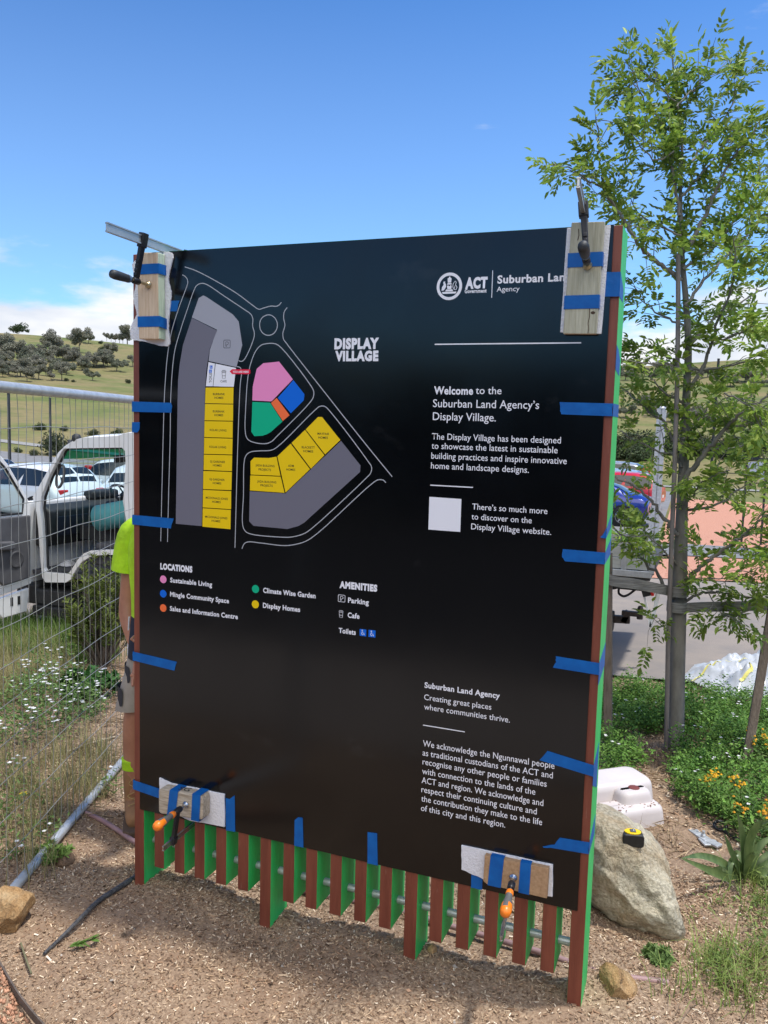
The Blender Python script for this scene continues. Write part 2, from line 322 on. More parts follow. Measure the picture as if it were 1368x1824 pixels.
# ------------------------------------------------------------------ wood chips
def chips(n, x0, x1, y0, y1, dens, seed, smin=0.007, smax=0.03):
    g = np.random.default_rng(seed); X = g.uniform(x0, x1, n*3); Y = g.uniform(y0, y1, n*3); k = g.random(n*3) < dens(X, Y); X, Y = X[k][:n], Y[k][:n]; n = len(X)
    Z = H(X, Y)+bumpy(X, Y)+g.uniform(0.0, 0.006, n)
    a = g.uniform(0, 2*np.pi, n); pit = g.normal(0, 0.28, n); D = np.stack([np.cos(a)*np.cos(pit), np.sin(a)*np.cos(pit), np.sin(pit)], -1)
    up = unit(np.stack([g.normal(0, .35, n), g.normal(0, .35, n), np.ones(n)], -1)); S_ = unit(np.cross(D, up)); Nn = np.cross(S_, D)
    ln = (smin+(smax-smin)*g.beta(1.3, 3.2, n))[:, None]; wd = ln*g.uniform(.14, .4, n)[:, None]; th = np.minimum(wd*.4, .003)
    C0 = np.stack([X, Y, Z], -1); V = np.zeros((n, 6, 3)); bend = g.normal(0, .12, n)[:, None]*ln
    V[:, 0] = C0-D*ln*.5-S_*wd*.5; V[:, 1] = C0-D*ln*.5+S_*wd*.35; V[:, 2] = C0+D*ln*.42+S_*wd*.5+Nn*bend; V[:, 3] = C0+D*ln*.5-S_*wd*.3+Nn*bend
    V[:, 4] = C0-D*ln*.2-Nn*th*2; V[:, 5] = C0+D*ln*.2-Nn*th*2
    b = np.arange(n)[:, None]*6
    Fc = np.concatenate([b+np.array([[0, 1, 2, 3]]), b+np.array([[0, 3, 5, 4]]), b+np.array([[1, 4, 5, 2]])], 0)
    pal = np.array([(.27, .17, .108), (.40, .275, .175), (.54, .395, .262), (.72, .57, .41), (.125, .078, .052), (.345, .218, .136), (.84, .72, .56)])
    c = pal[g.choice(7, n, p=[.24, .24, .17, .08, .14, .10, .03])]*g.uniform(.8, 1.15, (n, 1)); c = np.repeat(c, 6, 0)
    return V.reshape(-1, 3), Fc, c
M_CHIP = mat('wood_chip', (1, 1, 1), 0.9, attr='col', spec=0.15)
def d_near(X, Y):
    v = 0.5+0.5*sstep(np.sin(X*2.3+1.0)*np.sin(Y*2.9+X)*1.2+0.55); return np.where(Y > 1.0, v*0.55, v)
va, fa, ca = chips(150000, -1.3, 2.9, -1.3, 1.1, d_near, 3, .005, .023)
vb, fb, cb = chips(60000, -3.2, 4.6, 0.6, 4.2, lambda X, Y: np.full(len(X), .8), 4, .01, .035)
vc, fc_, cc_ = chips(900, -1.3, 3.2, -1.3, 2.5, lambda X, Y: np.full(len(X), .8), 8, .02, .05)
gk = np.random.default_rng(13); nk = 4200; kx_, ky_ = gk.uniform(-1.4, 3.4, nk), gk.uniform(-1.3, 2.2, nk); ki = np.array([(1, 0, 0), (-1, 0, 0), (0, 1, 0), (0, -1, 0), (0, 0, 1), (0, 0, -1)], float); kf = np.array([(0, 2, 4, 4), (2, 1, 4, 4), (1, 3, 4, 4), (3, 0, 4, 4)])[:, :3]
vk = (np.stack([kx_, ky_, H(kx_, ky_)+bumpy(kx_, ky_)+.002], -1)[:, None]+ki[None]*(.002+.012*gk.beta(1, 4, (nk, 1, 1)))*gk.uniform(.5, 1.4, (nk, 6, 1))).reshape(-1, 3); fk = (np.arange(nk)[:, None, None]*6+np.concatenate([kf, kf[:, ::-1]-0])[None][:, :4]).reshape(-1, 3); ck = np.repeat(np.array([(.13, .088, .06), (.24, .16, .11), (.36, .32, .28), (.44, .27, .17)])[gk.choice(4, nk, p=[.45, .35, .12, .08])]*gk.uniform(.7, 1.3, (nk, 1)), 6, 0)
fk = np.concatenate([fk, fk[:, 2:3]], 1)
o = npmesh('wood_chips', np.concatenate([va, vb, vc]), np.concatenate([fa, fb+len(va), fc_+len(va)+len(vb)]), M_CHIP, col=np.concatenate([ca, cb, cc_])); tag(npmesh('soil_crumbs', vk, fk[:, :3], M_CHIP, col=ck), kind='stuff'); tag(o, kind='stuff')

# ================================================================== the display sign
Wd, ZB, ZT = 1.793, 0.344, 2.594
M_RED = mat('red_brown_timber_paint', (0.155, 0.040, 0.023), 0.45, col2=(0.215, 0.060, 0.034), vscale=7, stretch=(6, 6, 0.6), bump=0.25, bscale=40, scuff=((.34, .20, .15), 5.5, .64, (9, 9, 1.2), .55))
M_GREEN = mat('bright_green_paint', (0.022, 0.46, 0.10), 0.5, col2=(0.035, 0.56, 0.14), vscale=9, stretch=(3, 3, 0.7), bump=0.15, bscale=60, scuff=((.05, .28, .09), 5, .64, (5, 5, 1.0), .5))
M_RAWEND = mat('raw_timber_end', (0.42, 0.26, 0.14), 0.7, var=0.25, vscale=40)
M_PANEL = mat('black_satin_panel', (0.0020, 0.0022, 0.0030), 0.17, spec=0.5, bump=0.012, bscale=4, rvar=0.035, scuff=((.020, .020, .022), 2.2, .60, (1.0, 1.0, 1.6), .35))
M_GALV = mat('galvanised_steel', (0.50, 0.52, 0.54), 0.42, 0.45, var=0.15, vscale=18)
sign = thing('display_sign', 'tall black village display sign with a coloured map on red and green timber battens', 'sign', (0.9, 0.05, 0))
PX0 = [-0.032, 0.068, 0.168, 0.2645, 0.366, 0.468, 0.5685, 0.6705, 0.7685, 0.871, 0.973, 1.074, 1.1735, 1.271, 1.371, 1.4735, 1.577, 1.676, 1.772]
for i, x in enumerate(PX0):
    post = i % 6 == 0; m = MB(); x1 = x+0.0485; dep = 0.19 if i == 0 else 0.146
    zb = -0.10 if post else 0.107-0.0006*i; zt = 2.592; y0, y1 = 0.0065, dep
    v = [(x, y0, zb), (x1, y0, zb), (x1, y1, zb), (x, y1, zb), (x, y0, zt), (x1, y0, zt), (x1, y1, zt), (x, y1, zt)]
    m.add(v, [(0, 1, 5, 4)], 0); m.add(v, [(1, 2, 6, 5), (3, 0, 4, 7)], 1); m.add(v, [(2, 3, 7, 6)], 0); m.add(v, [(0, 3, 2, 1), (4, 5, 6, 7)], 0 if not post else 2)
    o = m.build('post' if post else 'batten', [M_RED, M_GREEN, M_RAWEND], sign)
    # join the loose face groups so that edges bevel
    import bmesh
    bm = bmesh.new(); bm.from_mesh(o.data); bmesh.ops.remove_doubles(bm, verts=bm.verts, dist=1e-5); bmesh.ops.recalc_face_normals(bm, faces=bm.faces); bm.to_mesh(o.data); bm.free()
    b = o.modifiers.new('bevel', 'BEVEL'); b.width = 0.0022; b.segments = 2
m = MB(); m.tube([(-0.03, 0.075, 0.183), (1.815, 0.075, 0.183)], 0.0145, 12); m.build('tie_rod', M_GALV, sign)
m = MB(); m.box(0.0, 1.77, 0.0068, 0.03, 2.5925, 2.5958); m.build('top_edge_strip', M_GREEN, sign)
m = MB(); m.box(0, Wd, 0.0, 0.006, ZB, ZT); panel = m.build('panel', M_PANEL, sign, bevel=0.001)
# ---- graphics on the panel: x, z in millimetres
PLOTS= [('lg',[(246,2344),(276,2415),(296,2424),(307,2420),(426,2351),(452,2324),(468,2238),(444,2157),(322,2180),(327,2221),(358,2296)]),('dg',[(246,2342),(358,2293),(326,2223),(313,2151),(307,2085),(295,1548),(175,1549),(178,1741),(182,2031),(184,2106),(191,2166),(206,2241)]),('wh',[(321,2176),(350,2170),(341,2085),(310,2085)]),('wh',[(353,2170),(442,2154),(433,2084),(343,2085)]),('ye',[(309,2080),(432,2081),(431,2021),(307,2021)]),('ye',[(307,2018),(431,2018),(431,1957),(305,1956)]),('ye',[(305,1953),(430,1954),(430,1893),(304,1892)]),('ye',[(304,1889),(430,1890),(429,1830),(303,1828)]),('ye',[(303,1825),(429,1827),(428,1767),(302,1766)]),('ye',[(301,1762),(428,1764),(427,1695),(300,1692)]),('ye',[(300,1689),(426,1691),(426,1622),(299,1621)]),('ye',[(299,1618),(425,1619),(424,1545),(298,1546)]),('ye',[(787,1979),(803,1979),(877,1899),(818,1845),(738,1933)]),('ye',[(735,1931),(815,1842),(762,1791),(681,1882)]),('ye',[(677,1879),(758,1789),(659,1698),(623,1831)]),('ye',[(524,1822),(586,1823),(619,1829),(637,1759),(510,1758),(509,1808)]),('ye',[(509,1755),(638,1756),(655,1697),(508,1698)]),('dg',[(880,1896),(958,1811),(957,1788),(738,1591),(714,1577),(669,1563),(525,1565),(506,1581),(507,1695),(659,1695)]),('pi',[(531,2151),(558,2171),(624,2177),(682,2113),(595,2032),(514,2034),(515,2086)]),('bl',[(684,2110),(730,2060),(728,2038),(676,1990),(621,2045)]),('or',[(616,2045),(671,1983),(643,1961),(593,2026)]),('gr',[(514,2029),(589,2027),(642,1959),(593,1919),(578,1911),(560,1905),(524,1902),(511,1918)])]
ROADS= [(0,[(202,2504),(220,2493),(227,2476),(220,2455),(187,2382),(152,2286),(134,2196),(125,2106),(120,2030),(111,1738),(104,1474)]),(0,[(136,1474),(141,1662),(148,1893),(150,2030),(158,2151),(170,2226),(197,2304),(228,2381),(254,2443),(267,2462),(289,2469),(311,2464),(393,2416),(478,2366),(504,2349),(512,2331),(511,2309),(519,2281),(517,2263),(489,2202),(474,2182),(462,2178),(453,2181)]),(0,[(213,2533),(262,2517),(358,2472),(444,2426),(512,2381),(537,2367),(557,2371),(586,2377),(610,2376),(622,2381),(630,2390)]),(1,[(615,2308),(612,2294),(604,2282),(593,2275),(578,2272),(564,2275),(552,2283),(544,2295),(541,2310),(543,2324),(551,2336),(563,2343),(577,2346),(591,2343),(604,2334),(612,2322)]),(0,[(654,2370),(643,2356),(640,2335),(646,2307),(638,2279),(641,2258),(653,2243),(840,2036),(982,1881),(1080,1777)]),(1,[(547,2236),(571,2242),(608,2241),(633,2226),(752,2095),(767,2071),(767,2053),(757,2035),(618,1903),(598,1885),(573,1876),(527,1878),(497,1889),(486,1910),(487,2035),(494,2122),(506,2173),(526,2216)]),(0,[(446,2159),(460,2155),(466,2140),(461,2093),(457,2005),(452,1828),(445,1475)]),(1,[(544,1848),(594,1852),(619,1863),(770,2000),(793,2017),(813,2017),(833,2001),(987,1827),(1001,1807),(998,1786),(985,1771),(771,1573),(739,1551),(690,1535),(649,1531),(514,1533),(490,1542),(478,1564),(480,1680),(483,1814),(493,1833),(510,1843)]),(0,[(476,1474),(485,1493),(502,1502),(557,1502),(658,1500),(707,1509),(748,1524),(795,1557),(1012,1755),(1030,1764),(1047,1763),(1057,1755)])]
TEXTS= [('Welcome', 1224, 1362, 2066, 25, 'b'), ('to the', 1371, 1459, 2068, 24, 'r'), ('Suburban Land Agency’s', 1222, 1586, 2022, 26, 'r'), ('Display Village.', 1223, 1444, 1978, 26, 'r'), ('The Display Village has been designed', 1222, 1662, 1912, 21, 'r'), ('to showcase the latest in sustainable', 1222, 1653, 1880, 0, 'r'), ('building practices and inspire innovative', 1222, 1684, 1846, 0, 'r'), ('home and landscape designs.', 1222, 1562, 1812, 0, 'r'), ('There’s so much more', 1374, 1629, 1680, 20, 'r'), ('to discover on the', 1373, 1579, 1646, 0, 'r'), ('Display Village website.', 1373, 1645, 1612, 0, 'r'), ('ACT', 1321, 1397, 2416, 32, 'h'), ('Government', 1320, 1395, 2400, 12, 'b'), ('Suburban Land', 1430, 1670, 2428, 24, 'b'), ('Agency', 1429, 1505, 2401, 16, 'r'), ('LOCATIONS', 102, 253, 1363, 22, 'h'), ('Sustainable Living', 149, 344, 1314, 18, 'b'), ('Mingle Community Space', 149, 421, 1257, 0, 'b'), ('Sales and Information Centre', 148, 461, 1199, 0, 'b'), ('Climate Wise Garden', 570, 791, 1314, 0, 'b'), ('Display Homes', 570, 728, 1256, 0, 'b'), ('AMENITIES', 887, 1035, 1364, 22, 'h'), ('Parking', 922, 1004, 1312, 18, 'b'), ('Cafe', 922, 969, 1257, 0, 'b'), ('Toilets', 888, 956, 1196, 0, 'b'), ('Suburban Land Agency', 1225, 1497, 1038, 19, 'b'), ('Creating great places', 1225, 1469, 994, 20, 'r'), ('where communities thrive.', 1226, 1535, 959, 0, 'r'), ('We acknowledge the Ngunnawal people', 1226, 1693, 824, 22, 'r'), ('as traditional custodians of the ACT and', 1226, 1689, 790, 22, 'r'), ('recognise any other people or families', 1227, 1670, 757, 22, 'r'), ('with connection to the lands of the', 1227, 1633, 722, 22, 'r'), ('ACT and region. We acknowledge and', 1226, 1662, 688, 22, 'r'), ('respect their continuing culture and', 1226, 1641, 654, 22, 'r'), ('the contribution they make to the life', 1227, 1661, 620, 22, 'r'), ('of this city and this region.', 1227, 1535, 585, 22, 'r'), ('DISPLAY', 846, 1017, 2222, 33, 'h'), ('VILLAGE', 850, 1016, 2180, 31, 'h'), ('BURBANK', 342, 395, 2052, 8, 'k'), ('HOMES', 349, 388, 2038, 0, 'k'), ('BURBANK', 342, 394, 1987, 0, 'k'), ('HOMES', 349, 388, 1973, 0, 'k'), ('KOLAK LIVING', 329, 403, 1916, 0, 'k'), ('KOLAK LIVING', 328, 402, 1852, 0, 'k'), ('GJ GARDNER', 331, 398, 1796, 0, 'k'), ('HOMES', 344, 383, 1782, 0, 'k'), ('GJ GARDNER', 329, 397, 1728, 0, 'k'), ('HOMES', 344, 382, 1714, 0, 'k'), ('MCDONALD JONES', 313, 412, 1656, 0, 'k'), ('HOMES', 342, 380, 1642, 0, 'k'), ('MCDONALD JONES', 311, 410, 1582, 0, 'k'), ('HOMES', 340, 379, 1568, 0, 'k'), ('MAYFAIR', 786, 833, 1915, 0, 'k'), ('HOMES', 790, 828, 1901, 0, 'k'), ('BLACKETT', 723, 776, 1864, 0, 'k'), ('HOMES', 730, 770, 1850, 0, 'k'), ('ADM', 668, 692, 1794, 0, 'k'), ('HOMES', 661, 698, 1780, 0, 'k'), ('JADA BUILDING', 531, 612, 1790, 0, 'k'), ('PROJECTS', 544, 597, 1775, 0, 'k'), ('JADA BUILDING', 539, 620, 1730, 0, 'k'), ('PROJECTS', 553, 605, 1716, 0, 'k'), ('CAFE', 375, 402, 2100, 0, 'k'), ('YOU ARE HERE', 428, 497, 2136, 7, 'w')]

def flatmat(name, c, rough=0.42): return mat(name, c, rough, spec=0.35)
GM = {'lg': flatmat('print_light_grey', (.34, .345, .40)), 'dg': flatmat('print_mid_grey', (.155, .15, .19)), 'wh': flatmat('print_white', (.80, .80, .86)), 'ye': flatmat('print_yellow', (.82, .56, .0)), 'pi': flatmat('print_pink', (.82, .26, .52)),
      'bl': flatmat('print_blue', (.0, .13, .66)), 'or': flatmat('print_orange', (.88, .16, .045)), 'gr': flatmat('print_green', (.0, .42, .22)), 'rd': flatmat('print_red', (.75, .01, .05)), 'k': flatmat('print_black', (.012, .012, .014)), 'ln': flatmat('print_line_grey', (.42, .43, .47))}
GNAME = {'lg': 'light grey', 'dg': 'mid grey', 'wh': 'white', 'ye': 'yellow', 'pi': 'pink', 'bl': 'blue', 'or': 'orange', 'gr': 'green'}
def flat_poly(name, poly, m, y, parent=panel, label=None):
    mb = MB(); t = 0.00025
    mb.prism(poly, lambda a, b, d: (a/1000, d, b/1000), y-t, y, 0); o = mb.build(name, m, parent)
    if label: o['label'] = label
    return o
for c, pts in PLOTS: flat_poly('map_plot', pts, GM[c], -0.0003, label=GNAME[c]+' plot on the printed map')
def ribbon(mb, pts, w, y, closed=False):
    n = len(pts); L = []; R_ = []
    for i in range(n):
        a = np.array(pts[(i-1) % n if closed else max(i-1, 0)]); b = np.array(pts[(i+1) % n if closed else min(i+1, n-1)]); t = b-a; t = t/max(np.linalg.norm(t), 1e-6); nn = np.array([-t[1], t[0]])*w/2; p = np.array(pts[i]); L.append(p+nn); R_.append(p-nn)
    vs = [(p[0]/1000, y, p[1]/1000) for p in L]+[(p[0]/1000, y, p[1]/1000) for p in R_]
    mb.add(vs, [(i, (i+1) % n, n+(i+1) % n, n+i) for i in range(n if closed else n-1)])
for closed, pts in ROADS:
    mb = MB(); ribbon(mb, smooth_line(pts, 5, bool(closed)), 3.2, -0.0005, bool(closed)); mb.build('map_road_line', GM['ln'], panel)
def rule(x0, z0, x1, z1, w): mb = MB(); ribbon(mb, [(x0, z0), (x1, z1)], w, -0.0005); mb.build('rule_line', GM['wh'], panel)
rule(1221, 2233, 1711, 2233, 4); rule(1222, 1754.5, 1374, 1754.5, 3.6); rule(1224, 901, 1378, 901, 3.4); rule(1413, 2470, 1413, 2382, 2.4)
flat_poly('blank_code_panel', [(1220, 1714), (1335, 1713), (1335, 1600), (1220, 1600)], GM['wh'], -0.0003)
for (x, z, c) in ((116, 1322, 'pi'), (116, 1264, 'bl'), (116, 1206, 'or'), (537, 1324, 'gr'), (537, 1265, 'ye')):
    flat_poly('legend_dot', [(x+15.5*math.cos(a*math.pi/16), z+15.5*math.sin(a*math.pi/16)) for a in range(32)], GM[c], -0.0003, label=GNAME[c]+' legend dot')
flat_poly('here_marker', [(415, 2141), (425, 2149), (500, 2149), (504, 2146), (504, 2134), (500, 2131), (425, 2131)], GM['rd'], -0.0008)
# lettering
_dg = bpy.context.evaluated_depsgraph_get
def text_mesh(s, bold):
    cu = bpy.data.curves.new('lettering', 'FONT'); cu.body = s; cu.size = 1; cu.resolution_u = 3; cu.offset = bold; cu.space_character = 1.0+bold*2.2
    o = bpy.data.objects.new('lettering', cu); COL.objects.link(o); bpy.context.view_layer.update()
    me = bpy.data.meshes.new_from_object(o.evaluated_get(_dg())); bpy.data.objects.remove(o); bpy.data.curves.remove(cu); return me
def bounds(me): v = np.array([q.co[:2] for q in me.vertices]); return v.min(0), v.max(0)
CAPH = None; _me = text_mesh('H', 0); CAPH = bounds(_me)[1][1]
def letters(s, x0, x1, zb, cap, sty, rot=False):
    bold = {'r': 0.004, 'b': 0.030, 'h': 0.062, 'k': 0.012, 'w': 0.03}[sty]
    me = text_mesh(s, bold); (ax, ay), (bx, by) = bounds(me); sx = (x1-x0)/(bx-ax)/1000; sz = cap/CAPH/1000
    y = -0.0011 if sty == 'w' else -0.0007
    for v in me.vertices:
        X = (v.co.x-ax)*sx; Z = v.co.y*sz
        v.co = (x0/1000-Z, y, zb/1000+X) if rot else (x0/1000+X, y, zb/1000+Z)
    me.materials.clear(); me.materials.append(GM['k'] if sty == 'k' else GM['wh']); me.name = 'lettering'
    o = bpy.data.objects.new('lettering', me); COL.objects.link(o); adopt(o, panel); return o
_cap = 10
for s, x0, x1, zb, cap, sty in TEXTS:
    if cap: _cap = cap
    letters(s, x0, x1, zb, _cap, sty)
letters('TOILET', 336, 336+46, 2098, 11, 'k', True)
# pictograms
def picto(name, lines, m, y=-0.0009, w=1.8, parent=None):
    mb = MB()
    for closed, pts in lines: ribbon(mb, pts, w, y, closed)
    return mb.build(name, m, parent or panel)
def rrect(x0, z0, x1, z1, r=3):
    o = []
    for cx, cz, a0 in ((x1-r, z1-r, 0), (x0+r, z1-r, 90), (x0+r, z0+r, 180), (x1-r, z0+r, 270)):
        for k in range(4): a = math.radians(a0+30*k); o.append((cx+r*math.cos(a), cz+r*math.sin(a)))
    return o
for (x0, z0, x1, z1, mm) in ((388, 2228, 416, 2257, 'k'), (883, 1312, 910, 1337, 'wh')):
    cx, w, h = (x0+x1)/2, x1-x0, z1-z0
    picto('parking_symbol', [(1, rrect(x0, z0, x1, z1)), (0, [(cx-5, z0+h*.2), (cx-5, z0+h*.78), (cx+2, z0+h*.78), (cx+6, z0+h*.68), (cx+6, z0+h*.52), (cx+2, z0+h*.42), (cx-1, z0+h*.42), (cx-1, z0+h*.2), (cx-5, z0+h*.2)])], GM[mm])
for (x0, z0, x1, z1, mm) in ((379, 2115, 400, 2145, 'k'), (886, 1254, 905, 1279, 'wh')):
    w, h = x1-x0, z1-z0
    picto('cup_symbol', [(0, [(x0, z0+h*.88), (x1, z0+h*.88)]), (0, [(x0+w*.12, z0+h), (x1-w*.12, z0+h)]), (0, [(x0+w*.08, z0+h*.72), (x1-w*.08, z0+h*.72)]), (1, [(x0+w*.1, z0+h*.88), (x0+w*.2, z0), (x1-w*.2, z0), (x1-w*.1, z0+h*.88)]), (0, [(x0+w*.16, z0+h*.32), (x1-w*.16, z0+h*.32)])], GM[mm], w=1.6)
for (x0, z0, x1, z1) in ((971, 1195, 997, 1220), (1006, 1195, 1033, 1221), (324, 2136, 336, 2148), (327, 2151, 339, 2163)):
    sq = flat_poly('toilet_symbol', [(x0, z0), (x1, z0), (x1, z1), (x0, z1)], GM['bl'], -0.0007); w = x1-x0; cx = (x0+x1)/2; cz = (z0+z1)/2
    picto('figure_mark', [(1, [(cx-w*.1+w*.08*math.cos(a), z0+w*.8+w*.08*math.sin(a)) for a in (0, 1.2, 2.5, 3.8, 5)]), (0, [(cx-w*.1, z0+w*.68), (cx-w*.08, z0+w*.45), (cx+w*.14, z0+w*.43), (cx+w*.25, z0+w*.16)]), (0, [(cx-w*.16, z0+w*.5), (cx-w*.22, z0+w*.3), (cx-w*.05, z0+w*.16), (cx+w*.1, z0+w*.25)])], GM['wh'], y=-0.0012, w=max(1.2, w*.07))
# the crest in its white ring
EX, EZ = 1266, 2424
mb = MB(); n = 48
ro = [(EX+44.5*math.cos(2*math.pi*a/n), EZ+45*math.sin(2*math.pi*a/n)) for a in range(n)]; ri = [(EX+34.8*math.cos(2*math.pi*a/n), EZ+35.3*math.sin(2*math.pi*a/n)) for a in range(n)]
vs_ = [(p[0]/1000, -0.0007, p[1]/1000) for p in ro+ri]; mb.add(vs_, [(i, (i+1) % n, n+(i+1) % n, n+i) for i in range(n)])
def crest(poly): mb.add([((EX+x)/1000, -0.0007, (EZ+z)/1000) for x, z in poly], [list(range(len(poly)))])
crest([(-26, -18), (26, -18), (22, -24), (-22, -24)]); crest([(-14, -16.5), (14, -16.5), (11, -10), (-11, -10)])
crest([(-7, -9), (7, -9), (8, 1), (4, 5), (3, 1), (-3, 1), (-4, 5), (-8, 1)])
crest([(-6, 12), (6, 12), (7, 26), (3, 28), (2, 32), (-2, 32), (-3, 28), (-7, 26)]); crest([(-9, 6), (9, 6), (6, 10.5), (-6, 10.5)])
crest([(-27, -14), (-18, -12), (-11, 0), (-13, 9), (-17, 12), (-14, 15), (-20, 17), (-22, 12), (-20, 6), (-26, -2)])
for a, b in (((24, -12), (17, -11)), ((17, -11), (12, -2)), ((12, -2), (13, 8)), ((13, 8), (20, 17)), ((20, 17), (24, 12)), ((24, 12), (21, 5)), ((21, 5), (27, -3)), ((27, -3), (24, -12)), ((18, -8), (20, 2))):
    d = np.array(b)-np.array(a); d = d/np.linalg.norm(d); q = np.array([-d[1], d[0]])*0.9; crest([np.array(a)+q, np.array(b)+q, np.array(b)-q, np.array(a)-q])
mb.build('crest_emblem', GM['wh'], panel)
# ================================================================== tape, packers and clamps on the sign
M_TAPE = mat('blue_masking_tape', (0.0015, 0.088, 0.34), 0.5, col2=(0.003, 0.120, 0.42), vscale=16, bump=0.3, bscale=35, spec=0.3, stretch=(1, 1, 1))
M_FOAM = mat('white_foam', (0.74, 0.74, 0.78), 0.9, var=0.05, vscale=60, bump=0.5, bscale=160, spec=0.2)
TG = 'strips of blue masking tape'
XR = 1.8205
def tape(label, poly, wrap=None, y=-0.0014, left=None):
    mb = MB(); t = 0.0004
    # torn ends: split long edges a little
    pts = []
    for i, (a, b) in enumerate(poly):
        c, d = poly[(i+1) % len(poly)]; pts.append((a, b)); L = math.hypot(c-a, d-b)
        if L < 0.06 and len(poly) > 3:
            for k in (0.33, 0.66): pts.append((a+(c-a)*k+rnd.uniform(-.0022, .0022), b+(d-b)*k+rnd.uniform(-.001, .001)))
    mb.prism(pts, lambda a, b, d: (a, d, b), y-t, y)
    if wrap:
        z0, z1, dep, z2, z3 = wrap
        v = [(XR+.0003, y, z0), (XR+.0003, dep, z2), (XR+.0003, dep, z3), (XR+.0003, y, z1)]; v += [(p[0]+.0005, p[1], p[2]) for p in v]
        mb.add(v, [(0, 1, 2, 3), (7, 6, 5, 4), (0, 4, 5, 1), (1, 5, 6, 2), (2, 6, 7, 3), (3, 7, 4, 0)])
    if left:
        z0, z1, dep = left; xl = -0.0325
        mb.box(xl-.0006, xl-.0001, y, dep, z0, z1)
    return tag(mb.build('tape_strip', M_TAPE), label, 'tape', TG)
X = XR
tape('wide blue tape beside the clamped board on the right post, topmost on that edge', [(1.774, 2.451), (X, 2.449), (X, 2.374), (1.773, 2.375)], (2.374, 2.449, .10, 2.37, 2.41))
tape('long straight blue tape on the right edge, level with the word Welcome', [(1.652, 2.045), (X, 2.043), (X, 2.003), (1.659, 2.006), (1.655, 2.022)], (2.003, 2.043, .146, 2.003, 2.044))
tape('small torn blue tape corner folded onto the green side above the website text line', [(1.802, 1.616), (1.8185, 1.644), (X, 1.646), (X, 1.614)], (1.614, 1.646, .12, 1.64, 1.685))
tape('blue tape with a torn left end on the right edge, below the website text', [(1.685, 1.569), (X, 1.568), (X, 1.530), (1.695, 1.529), (1.684, 1.542)], (1.530, 1.568, .14, 1.545, 1.60))
tape('slanting blue tape with a loose tail on the right edge, level with the agency name', [(1.679, 1.210), (X, 1.205), (X, 1.165), (1.672, 1.170), (1.682, 1.19)], (1.13, 1.205, .145, 1.16, 1.24))
tape('pointed blue tape across the word people, on the right edge', [(1.667, 0.883), (X, 0.860), (X, 0.821), (1.642, 0.846)], (0.79, 0.860, .11, 0.74, 0.90))
tape('lowest blue tape on the right edge, torn to a long thin point', [(1.723, 0.590), (X, 0.594), (X, 0.553), (1.703, 0.548), (1.669, 0.543), (1.668, .547), (1.707, 0.562)], (0.553, 0.594, .12, 0.57, 0.64))
mb = MB(); v = [(XR+.0003, .004, 1.955), (XR+.0003, .11, 1.94), (XR+.0003, .115, 1.99), (XR+.0003, .06, 2.02), (XR+.0003, .004, 2.03)]
zz = 2.135; v = [(a, b, c+.195) for a, b, c in v]; v += [(p[0]+.0005, p[1], p[2]) for p in v]
mb.add(v, [(0, 1, 2, 3, 4), (9, 8, 7, 6, 5)]+[(i, (i+1) % 5, 5+(i+1) % 5, 5+i) for i in range(5)]); tag(mb.build('tape_strip', M_TAPE), 'short blue tape patch only on the green side of the right post', 'tape', TG)
tape('short blue tape end sticking out beside the pine block at the top left', [(0.10, 2.409), (0.191, 2.408), (0.178, 2.368), (0.10, 2.370)])
tape('blue tape on the left edge just below the timber block, over two map lines', [(-0.032, 2.023), (0.153, 2.02), (0.157, 2.003), (0.155, 1.982), (-0.032, 1.982)], left=(1.982, 2.023, .09))
tape('tiny blue tape patch only on the red left post', [(-0.032, 1.941), (0.005, 1.942), (0.003, 1.915), (-0.007, 1.901), (-0.032, 1.901)], left=(1.901, 1.941, .09))
tape('blue tape on the left edge beside the bottom of the map', [(-0.032, 1.571), (0.166, 1.569), (0.153, 1.529), (-0.032, 1.532)], left=(1.532, 1.571, .09))
tape('sloping blue tape on the left edge below the legend', [(-0.032, 1.01), (0.182, 0.995), (0.176, .976), (0.17, 0.957), (-0.032, 0.973)], left=(.973, 1.01, .09))
tape('lowest blue tape on the left edge, running under the white foam', [(-0.032, 0.465), (0.125, 0.450), (0.122, 0.409), (-0.032, 0.425)], left=(.425, .465, .09))
def btape(label, poly):
    o = tape(label, poly); return o
btape('upright blue tape with a forked top, right of the weathered block along the bottom edge', [(0.414, 0.475), (0.43, .472), (0.455, 0.493), (0.459, 0.343), (0.417, 0.341)])
btape('upright blue tape with a torn top on the bottom edge, middle of three', [(0.721, 0.446), (0.735, .46), (0.755, 0.462), (0.761, 0.344), (0.721, 0.344)])
btape('upright blue tape with a square top on the bottom edge, nearest the middle post', [(1.023, 0.462), (1.061, 0.465), (1.067, 0.342), (1.026, 0.341)])
btape('short blue tape hanging below the white foam at the bottom right', [(1.421, 0.42), (1.462, 0.42), (1.463, 0.342), (1.423, 0.341)])
